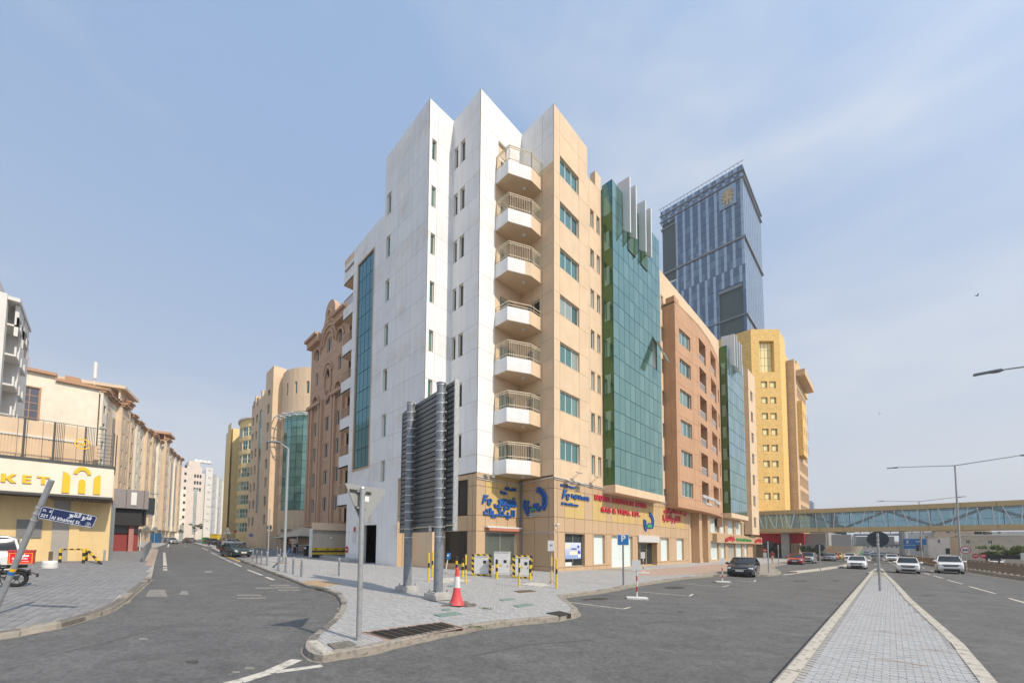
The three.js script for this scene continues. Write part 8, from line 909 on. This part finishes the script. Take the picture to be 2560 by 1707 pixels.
car('large white off roader in the lane next to the fence', front(2380, 1434.5, 4.8), FZ, { L: 4.8, W: 1.89, H: 1.86, kind: 'suv', color: CW });
car('bright red saloon parked in the far bay', front(1985, 1411.5, 4.55), FZ + 0.05, { L: 4.55, W: 1.77, H: 1.48, color: CR });
car('silver crossover parked right behind the red saloon', front(2016, 1408.5, 4.5), FZ, { L: 4.5, W: 1.82, H: 1.65, kind: 'suv', color: CS });
car('beige saloon parked in the far bays', front(2055, 1402, 4.7), FZ + 0.3, { L: 4.7, color: CT }); car('white saloon parked beside the beige saloon', front(2072, 1402, 4.7), FZ + 0.1, { L: 4.7, color: CW }); car('orange taxi parked in front of the mall', front(2081, 1399.5, 4.4), FZ, { L: 4.4, H: 1.6, color: paint([0.6, 0.13, 0.02]) }); car('yellow car parked at the mall kerb', front(2093, 1397.5, 4.2), FZ, { L: 4.2, color: paint([0.62, 0.5, 0.03]) });
car('white saloon following on the slip road', front(2124, 1400.5, 4.6), FZ, { color: CW }); car('dark saloon far up the middle lane', front(2167, 1388.5, 4.6), FZ, { color: CGy }); car('blue grey car just beyond the median tip', front(2187, 1392, 4.6), FZ, { color: paint([0.06, 0.10, 0.14]) }); car('dark grey saloon far up the fast lane', front(2208.5, 1392.5, 4.6), FZ, { color: CGy }); car('white saloon in the lane behind the crossover', front(2231, 1404, 4.6), FZ, { color: CW }); car('far white van on the highway', front(2178, 1385, 5), FZ, { L: 5, H: 1.9, kind: 'suv', color: CW }); car('far silver car on the highway', front(2152, 1383.5, 4.6), FZ, { color: CS }); car('dark car parked beyond the fence', front(2350, 1397, 4.6, 0), 0, { color: CGy }).position.x += 8; car('white car parked beyond the fence', front(2325, 1396, 4.6, 0), 0.1, { color: CW }).position.x += 6;
car('white car on the lower road behind the fence bars', (() => { const p = onX(2490, 1425, 14); return V(14, G(14, p.z) - 0.3, p.z); })(), FZ, { L: 4.7, color: CW });
car('dark green saloon parked facing the junction on the brick bay', front(608, 1393.5, 4.7, 0.12), 0.12, { L: 4.7, W: 1.86, H: 1.46, color: CG });
car('silver saloon driving towards the junction on the side street', front(436, 1360, 4.6, 0.2), 0.2, { color: CS }); car('dark grey saloon driving away up the side street', (() => { const p = g(474, 1357.5); return V(p.x - 2.3, p.y, p.z); })(), Math.PI + 0.2, { color: CGy });
car('white saloon parked sideways beside the short black bollards', g(585, 1364, 0.05), 0.75, { L: 4.8, color: CW }); car('pale silver hatchback parked behind the white saloon', g(575, 1360.5, 0.05).add(V(-6, 0.1, -1)), 0.7, { L: 4.5, H: 1.6, kind: 'suv', color: CS }); car('dark car with white bonnet parked behind the short bollards', g(530, 1361.5, 0.05), 0.3, { L: 4.6, color: CGy });
car('silver off roader waiting under the shade canopy', front(745, 1373, 4.9, -0.15, 0.05), -0.15, { L: 4.9, W: 1.9, H: 1.85, kind: 'suv', color: CS });
car('white van parked by the blue hoarding', g(365, 1353, WALK).add(V(-3, 0, 2)), 0.3, { L: 5, H: 2.0, kind: 'suv', color: CW }); car('silver car parked on the left of the side street', g(415, 1357.5), 0.2, { color: CS }); 
{ const z0 = onX(60, 1350, -31).z, p = V(-31, 0, z0 + 2.45); p.y = G(p.x, p.z) + WALK; car('white off roader parked behind the delivery motorcycle', p, FZ, { L: 4.9, W: 1.95, H: 1.92, kind: 'suv', color: CW }); }
{ // delivery motorcycle, nose along +x locally
  const P = g(39, 1467, WALK), t = thing('delivery_motorcycle', 'black delivery motorcycle with lime wheel rims and a red cargo box', 'motorcycle', P, FZ), r = 0.31, wl = x => { const o = part('tyre', fin(new THREE.TorusGeometry(r - 0.055, 0.06, 10, 32)), M.tyre, t, x, r, 0); part('rim', [fin(new THREE.TorusGeometry(r - 0.115, 0.012, 6, 32)), ...rng(6, k => rod([0, 0, 0], [Math.cos(k * 1.047) * (r - 0.12), Math.sin(k * 1.047) * (r - 0.12), 0], 0.012, 5)), fin(new THREE.CylinderGeometry(0.05, 0.05, 0.16, 12).rotateX(R90))], M.black, o); part('rim_stripe', fin(new THREE.TorusGeometry(r - 0.105, 0.008, 6, 32)), mat([0.55, 0.75, 0.05], { roughness: 0.5 }), o, 0, 0, 0.02); return o; };
  wl(0); wl(1.3);
  part('frame', [rod([0, r, 0.12], [0.5, 0.42, 0.1], 0.025), rod([0, r, -0.12], [0.5, 0.42, -0.1], 0.025), rod([0.5, 0.42, 0], [0.35, 0.75, 0], 0.03), rod([0.5, 0.4, 0], [1.0, 0.85, 0], 0.035), rod([-0.25, 0.78, 0], [0.75, 0.72, 0], 0.03), rod([1.3, r, 0.09], [1.02, 0.98, 0.09], 0.028), rod([1.3, r, -0.09], [1.02, 0.98, -0.09], 0.028)], M.black, t); part('engine', [bx(0.42, 0.78, 0.25, 0.55, -0.14, 0.14), rod([0.6, 0.5, 0], [0.75, 0.66, 0], 0.12, 12)], M.steelDark, t); part('exhaust', [rod([0.6, 0.28, 0.16], [-0.05, 0.4, 0.2], 0.05, 12)], M.galv, t);
  part('fuel_tank', fin(new THREE.SphereGeometry(0.5, 16, 10)).scale(0.6, 0.3, 0.32), M.blackShiny, t, 0.75, 0.84, 0); part('seat', tr(bx(-0.25, 0.5, 0, 0.08, -0.13, 0.13), 0, 0.78, 0, 0, 0, 0.02), M.black, t); part('rear_mudguard', fin(new THREE.TorusGeometry(r + 0.05, 0.05, 6, 16, 2.2)).scale(1, 1, 1.6).rotateZ(0.6), M.black, t, 0, r, 0); part('tail_arm', [rod([-0.15, 0.66, 0], [-0.52, 0.46, 0], 0.02), bx(-0.56, -0.5, 0.36, 0.5, -0.09, 0.09)], M.black, t); part('indicator', [rod([-0.3, 0.62, -0.2], [-0.3, 0.62, 0.2], 0.02), fin(new THREE.SphereGeometry(0.04, 8, 6)).translate(-0.3, 0.62, 0.22), fin(new THREE.SphereGeometry(0.04, 8, 6)).translate(-0.3, 0.62, -0.22)], M.black, t); part('handlebar', rod([0.98, 1.05, -0.36], [0.98, 1.05, 0.36], 0.018), M.black, t); part('headlamp', fin(new THREE.SphereGeometry(0.12, 12, 8)), M.lamp, t, 1.12, 0.92, 0); part('stand', rod([0.45, 0.3, 0.15], [0.35, 0, 0.3], 0.015), M.steelDark, t);
  const c = [-0.42, 0.24]; const bxm = part('cargo_box', bx(c[0], c[1], 0.9, 1.38, -0.26, 0.26), M.red, t); part('box_lid', bx(c[0] - 0.015, c[1] + 0.015, 1.36, 1.44, -0.275, 0.275), mat([0.42, 0.03, 0.04], { roughness: 0.45 }), bxm);
  const face = (W, H, side) => canvasMat(256, 192, (x) => { x.fillStyle = '#d3122a'; x.fillRect(0, 0, 256, 192); x.strokeStyle = '#f0a818'; x.lineWidth = 8; x.strokeRect(8, 8, 240, 176); x.strokeStyle = x.fillStyle = '#fff'; if (side) { x.font = 'bold 120px sans-serif'; x.fillText('S', 90, 140); } else { arabic(x, 's n w n w', 210, 66, 58, 11); x.font = 'bold 46px sans-serif'; x.fillText('Snoonu', 34, 120); x.fillRect(40, 150, 70, 6); x.fillRect(140, 150, 76, 6); } }); part('box_print', plate(0.62, 0.42), face(1, 1, false), bxm, (c[0] + c[1]) / 2, 1.13, -0.2625, Math.PI); part('box_print', plate(0.62, 0.42), face(1, 1, false), bxm, (c[0] + c[1]) / 2, 1.13, 0.2625, 0); part('box_print', plate(0.44, 0.42), face(1, 1, true), bxm, c[0] - 0.003, 1.13, 0, -R90);
  t.rotation.z = 0; 
}
// ---------------------------------------------------------------- people
function person(label, P, turn, { shirt, trousers, skin = [0.25, 0.15, 0.10], hair = [0.012, 0.011, 0.010], stride = 0.22, h = 1.74, sleeve = 0.5, arm = 0.12 }) {
  const S = 1.0, res = 72, size = 1.95, bones = [], B = (a, b, ra, rb, c) => bones.push({ a: V(...a), b: V(...b), ra, rb, c }); // z is forward
  const hip = 0.93, sh = 1.43, sk = skin, st = stride;
  B([0, hip, 0], [0, 1.15, 0], 0.145, 0.13, shirt); B([0, 1.15, 0], [0, 1.36, 0.01], 0.135, 0.14, shirt); B([-0.15, 1.38, 0], [0.15, 1.38, 0], 0.085, 0.085, shirt); B([0, 1.42, 0], [0, 1.53, 0.01], 0.06, 0.055, sk); B([0, 1.60, 0.015], [0, 1.67, 0.01], 0.088, 0.092, sk); B([0, 1.585, 0.1], [0, 1.60, 0.112], 0.016, 0.013, sk); B([-0.085, 1.62, 0], [-0.093, 1.64, -0.01], 0.018, 0.02, sk); B([0.085, 1.62, 0], [0.093, 1.64, -0.01], 0.018, 0.02, sk);
  for (const s of [-1, 1]) { const k = s * st; B([s * 0.09, hip, 0], [s * 0.095, 0.5, k * 0.55], 0.098, 0.066, trousers); B([s * 0.095, 0.5, k * 0.55], [s * 0.1, 0.1, k - (s < 0 ? 0.12 : 0.02)], 0.064, 0.05, trousers); B([s * 0.1, 0.055, k - (s < 0 ? 0.14 : 0.04)], [s * 0.105, 0.04, k + 0.12], 0.045, 0.036, [0.02, 0.018, 0.016]); const q = -s * arm; const el = [s * 0.245, 1.13, q * 0.5 - 0.03], wr = [s * 0.25, 0.9, q + 0.06]; B([s * 0.195, 1.38, 0], el, 0.056, 0.045, shirt); B(el, wr, 0.043, 0.032, sleeve > 0.7 ? shirt : sk); B(wr, [s * 0.245, 0.82, q + 0.08], 0.036, 0.028, sk); for (let f = 0; f < 4; f++) B([s * 0.245, 0.83, q + 0.06 + f * 0.016], [s * 0.235, 0.745 + Math.abs(f - 1.4) * 0.008, q + 0.085 + f * 0.014], 0.0095, 0.008, sk); B([s * 0.24, 0.86, q + 0.095], [s * 0.225, 0.80, q + 0.125], 0.011, 0.009, sk); }
  const mc = new MarchingCubes(res, new THREE.MeshStandardMaterial(), false, false, 120000), hs = res / 2; mc.isolation = 0; const p = V(0, 0, 0), ab = V(0, 0, 0), pa = V(0, 0, 0);
  const dist = (o, p) => { ab.subVectors(o.b, o.a); pa.subVectors(p, o.a); const k = Math.max(0, Math.min(1, pa.dot(ab) / ab.lengthSq())); return pa.addScaledVector(ab, -k).length() - (o.ra + (o.rb - o.ra) * k); };
  for (let z = 0; z < res; z++) for (let y = 0; y < res; y++) for (let x = 0; x < res; x++) { p.set((x - hs) / hs * size / 2, (y - hs) / hs * size / 2 + 0.9, (z - hs) / hs * size / 2); let d = 1; if (Math.abs(p.x) < 0.36 && Math.abs(p.z) < 0.5) for (const o of bones) { const e = dist(o, p), k = 0.035, hh = Math.max(0, Math.min(1, 0.5 + 0.5 * (d - e) / k)); d = d + (e - d) * hh - k * hh * (1 - hh); } mc.field[x + y * res + z * res * res] = -d; }
  mc.update(); const n = mc.count, pos = new Float32Array(n * 3), nor = new Float32Array(n * 3), col = new Float32Array(n * 3);
  for (let i = 0; i < n; i++) { p.set(mc.positionArray[3 * i] * size / 2, mc.positionArray[3 * i + 1] * size / 2 + 0.9, mc.positionArray[3 * i + 2] * size / 2); p.toArray(pos, 3 * i); let best = 9, c = skin; for (const o of bones) { const e = dist(o, p); if (e < best) { best = e; c = o.c; } } if (c === shirt && p.y < 0.95 && Math.abs(p.x) < 0.2) c = trousers; col.set(c, 3 * i); }
  const q = new THREE.BufferGeometry(); q.setAttribute('position', new THREE.BufferAttribute(pos, 3)); q.setAttribute('color', new THREE.BufferAttribute(col, 3)); q.computeVertexNormals(); for (let i = 0; i < n; i++) { nor[3 * i] = mc.normalArray[3 * i]; nor[3 * i + 1] = mc.normalArray[3 * i + 1]; nor[3 * i + 2] = mc.normalArray[3 * i + 2]; }
  const t = thing('person', label, 'person', P, turn); part('body', q, new THREE.MeshStandardMaterial({ vertexColors: true, roughness: 0.85, side: THREE.DoubleSide }), t); const hp = fin(new THREE.SphereGeometry(0.105, 16, 10, 0, 7, 0, 1.75)).scale(0.95, 1, 1.08).rotateX(-0.45); part('hair', hp, mat(hair, { roughness: 0.9 }), t, 0, 1.655, -0.005); for (const s of [-1, 1]) part('eye', fin(new THREE.SphereGeometry(0.012, 8, 6)), M.black, t, s * 0.035, 1.635, 0.095); part('mouth', bx(-0.025, 0.025, -0.004, 0.004, 0, 0.01), mat([0.2, 0.08, 0.07]), t, 0, 1.565, 0.1);
  t.scale.setScalar(h / 1.76); return t;
}
person('person in a black jacket and blue jeans walking into the parking entrance', g(724, 1392.5, WALK), 2.5, { shirt: [0.015, 0.015, 0.017], trousers: [0.10, 0.19, 0.36], stride: 0.3, sleeve: 1 });
person('person in a dusty red shirt and pale trousers walking away past the no entry sign', g(1932, 1407, WALK), Math.PI - 0.2, { shirt: [0.33, 0.06, 0.08], trousers: [0.42, 0.36, 0.28], stride: 0.2 });
person('person in a dark blue shirt walking along the shop front', g(283, 1361, WALK), 4.7, { shirt: [0.02, 0.03, 0.09], trousers: [0.02, 0.022, 0.03] });
person('person in a white shirt and dark trousers walking beside the dark blue shirt', g(292, 1362, WALK), 4.6, { shirt: [0.62, 0.62, 0.60], trousers: [0.03, 0.03, 0.045], stride: 0.15 });
person('person in black far along the mall pavement', g(2125, 1388, WALK), 0.1, { shirt: [0.02, 0.02, 0.02], trousers: [0.02, 0.02, 0.02] }); person('person in teal far along the mall pavement', g(2129, 1388, WALK), 0.1, { shirt: [0.05, 0.22, 0.30], trousers: [0.05, 0.1, 0.16] });
// ---------------------------------------------------------------- trees, shrubs, weeds, birds
const leafCloud = (n, fn, s) => { const pos = [], q = new THREE.Quaternion(), e = new THREE.Euler(); for (let i = 0; i < n; i++) { const c = fn(); if (!c) continue; e.set(rr(-1.2, 1.2), rr(0, 6.28), rr(-1.2, 1.2)); q.setFromEuler(e); const k = s * rr(0.6, 1.3), v = [[-k, 0, -k * 0.35], [k, 0, -k * 0.35], [k * 0.8, 0.1 * k, k * 0.4], [-k * 0.8, 0.1 * k, k * 0.4]].map(p => V(...p).applyQuaternion(q).add(c)); for (const j of [0, 1, 2, 0, 2, 3]) pos.push(v[j].x, v[j].y, v[j].z); } const b = new THREE.BufferGeometry(); b.setAttribute('position', new THREE.Float32BufferAttribute(pos, 3)); b.computeVertexNormals(); return fin(b); };
function tree(name, label, P, h, w, { tr0 = 0.12, n = 1600, s = 0.12, flat = 0.5, clumps = 16, m = M.leaf }) {
  const t = thing(name, label, name.includes('shrub') ? 'shrub' : 'tree', P), cs = [], limbs = [rod([0, -0.1, 0], [rr(-0.1, 0.1), h * 0.5, rr(-0.1, 0.1)], tr0, 8, tr0 * 0.7)];
  for (let i = 0; i < clumps; i++) { const a = rnd() * 6.28, d = Math.sqrt(rnd()) * w * 0.46, c = V(Math.cos(a) * d, h * (0.62 + 0.36 * rnd() * (1 - 0.5 * d / w)), Math.sin(a) * d); cs.push([c, w * rr(0.09, 0.17)]); limbs.push(rod([0, h * 0.45, 0], c, tr0 * 0.45, 5, 0.015)); } part('trunk', limbs, M.bark, t);
  part('crown', leafCloud(n, () => { const [c, r] = cs[Math.floor(rnd() * cs.length)], v = V(rr(-1, 1), rr(-1, 1), rr(-1, 1)); if (v.length() > 1) return null; return c.clone().add(v.multiply(V(r, r * flat, r))); }, s), m, t); return t;
}
{ const p = onX(2470, 1392, 14), z = -88, x = onZ(2500, 1392, z).x; tree('street_tree', 'spreading green tree behind the fence near the low beige house', V(x, G(x, z), z), hAt(2500, 1357, x, z), 4.6, { n: 1700, s: 0.15, clumps: 17, flat: 0.45, m: M.leaf2 }); const x2 = onZ(2575, 1392, z).x; tree('street_tree', 'small green tree at the far end of the fence', V(x2, G(x2, z), z), 3.6, 3, { n: 900, s: 0.15, m: M.leaf2 }); }
{ const P = g(430, 1349, 0.1); tree('street_tree', 'bushy dark tree at the foot of the cream block', P, 4.6, 6, { n: 2200, s: 0.26, clumps: 18, flat: 0.8 }); const Q = g(484, 1350, 0.1); tree('street_tree', 'thin tree in front of the arched window', Q, 7, 5, { n: 900, s: 0.25, clumps: 10, m: M.leaf2 }); }
for (const [x, y, w, h, l] of [[2026, 1399, 4, 2.6, 'green shrub behind the parked silver crossover'], [2038, 1398, 3, 2.0, 'low green shrub behind the beige saloon']]) tree('garden_shrub', l, g(x, y, 0.1), h, w, { n: 1200, s: 0.14, flat: 1, clumps: 18, tr0: 0.05 });
for (const [x, y, l] of [[697, 1360, 'round potted shrub on the entrance ramp'], [683, 1361, 'small potted plant beside the round shrub']]) { const P = g(x, y, 0.3), t = thing('potted_plant', l, 'plant', P); part('pot', lathe([[0.25, 0], [0.36, 0.5], [0.32, 0.52], [0, 0.5]], 14), M.pale, t); part('foliage', leafCloud(500, () => { const v = V(rr(-1, 1), rr(-1, 1), rr(-1, 1)); return v.length() > 1 ? null : v.multiplyScalar(0.6).add(V(0, 1.0, 0)); }, 0.09), M.leaf, t); }
for (const [x, y, l] of [[713, 1430, 'green weeds at the foot of a ball top bollard'], [692, 1426, 'thin green weeds beside the next bollard'], [1193, 1569, 'weeds growing along the kerb by the tree pit'], [1216, 1522, 'small weed tuft in the paving right of the cone']]) { const P = g(x, y, WALK), t = lone('weeds', leafCloud(70, () => V(rr(-0.3, 0.3) * rr(0.2, 1), rr(0, 0.04), rr(-0.1, 0.1)), 0.022), M.leaf2, l, 'weeds', P, 0.4); }
for (const [x, y, h, l] of [[2444.5, 739, 30, 'dark bird flying high over the highway'], [2200, 1034, 30, 'tiny far bird over the highway']]) { const P = atH(x, y, h), t = thing('bird', l, 'bird', P, 0.6); t.scale.setScalar(0.5); part('body', [fin(new THREE.SphereGeometry(0.1, 10, 8)).scale(2.4, 0.9, 0.9), rod([0.2, 0, 0], [0.32, 0.03, 0], 0.05, 6, 0.02), prism([[-0.2, -0.06], [-0.42, -0.1], [-0.42, 0.1], [-0.2, 0.06]], 0.02).rotateX(R90), prism([[0.1, 0], [-0.12, 0], [-0.22, 0.5], [-0.1, 0.55]], 0.02).rotateX(R90 - 0.5), prism([[0.1, 0], [-0.12, 0], [-0.22, -0.5], [-0.1, -0.55]], 0.02).rotateX(R90 + 0.5)], M.black, t); }
{ const z = -86, a = onZ(2459, 1392, z).x, b = onZ(2600, 1392, z).x, y0 = hAt(2500, 1397, a, z), y1 = hAt(2500, 1387, a, z), t = thing('fascia_board', 'long black fascia board with a white plate beyond the fence', 'sign', V(a, G(a, z), z)); part('board', bx(0, b - a, y0 - t.position.y, y1 - t.position.y, -0.1, 0.1), M.black, t); part('white_plate', bx(3.0, 6.4, y0 - t.position.y - 0.1, y1 - t.position.y + 0.3, 0.101, 0.16), M.pale, t); for (const x of [0.3, 4.8, b - a - 0.5]) part('post', cyl(0.08, 0.08, 0, y0 - t.position.y, 8), M.steelDark, t, x, 0, 0); }
// ---------------------------------------------------------------- haze and render
scene.fog = new THREE.FogExp2(new THREE.Color().setRGB(0.72, 0.75, 0.79), 0.0004);
shade(scene);
renderer.render(scene, camera);
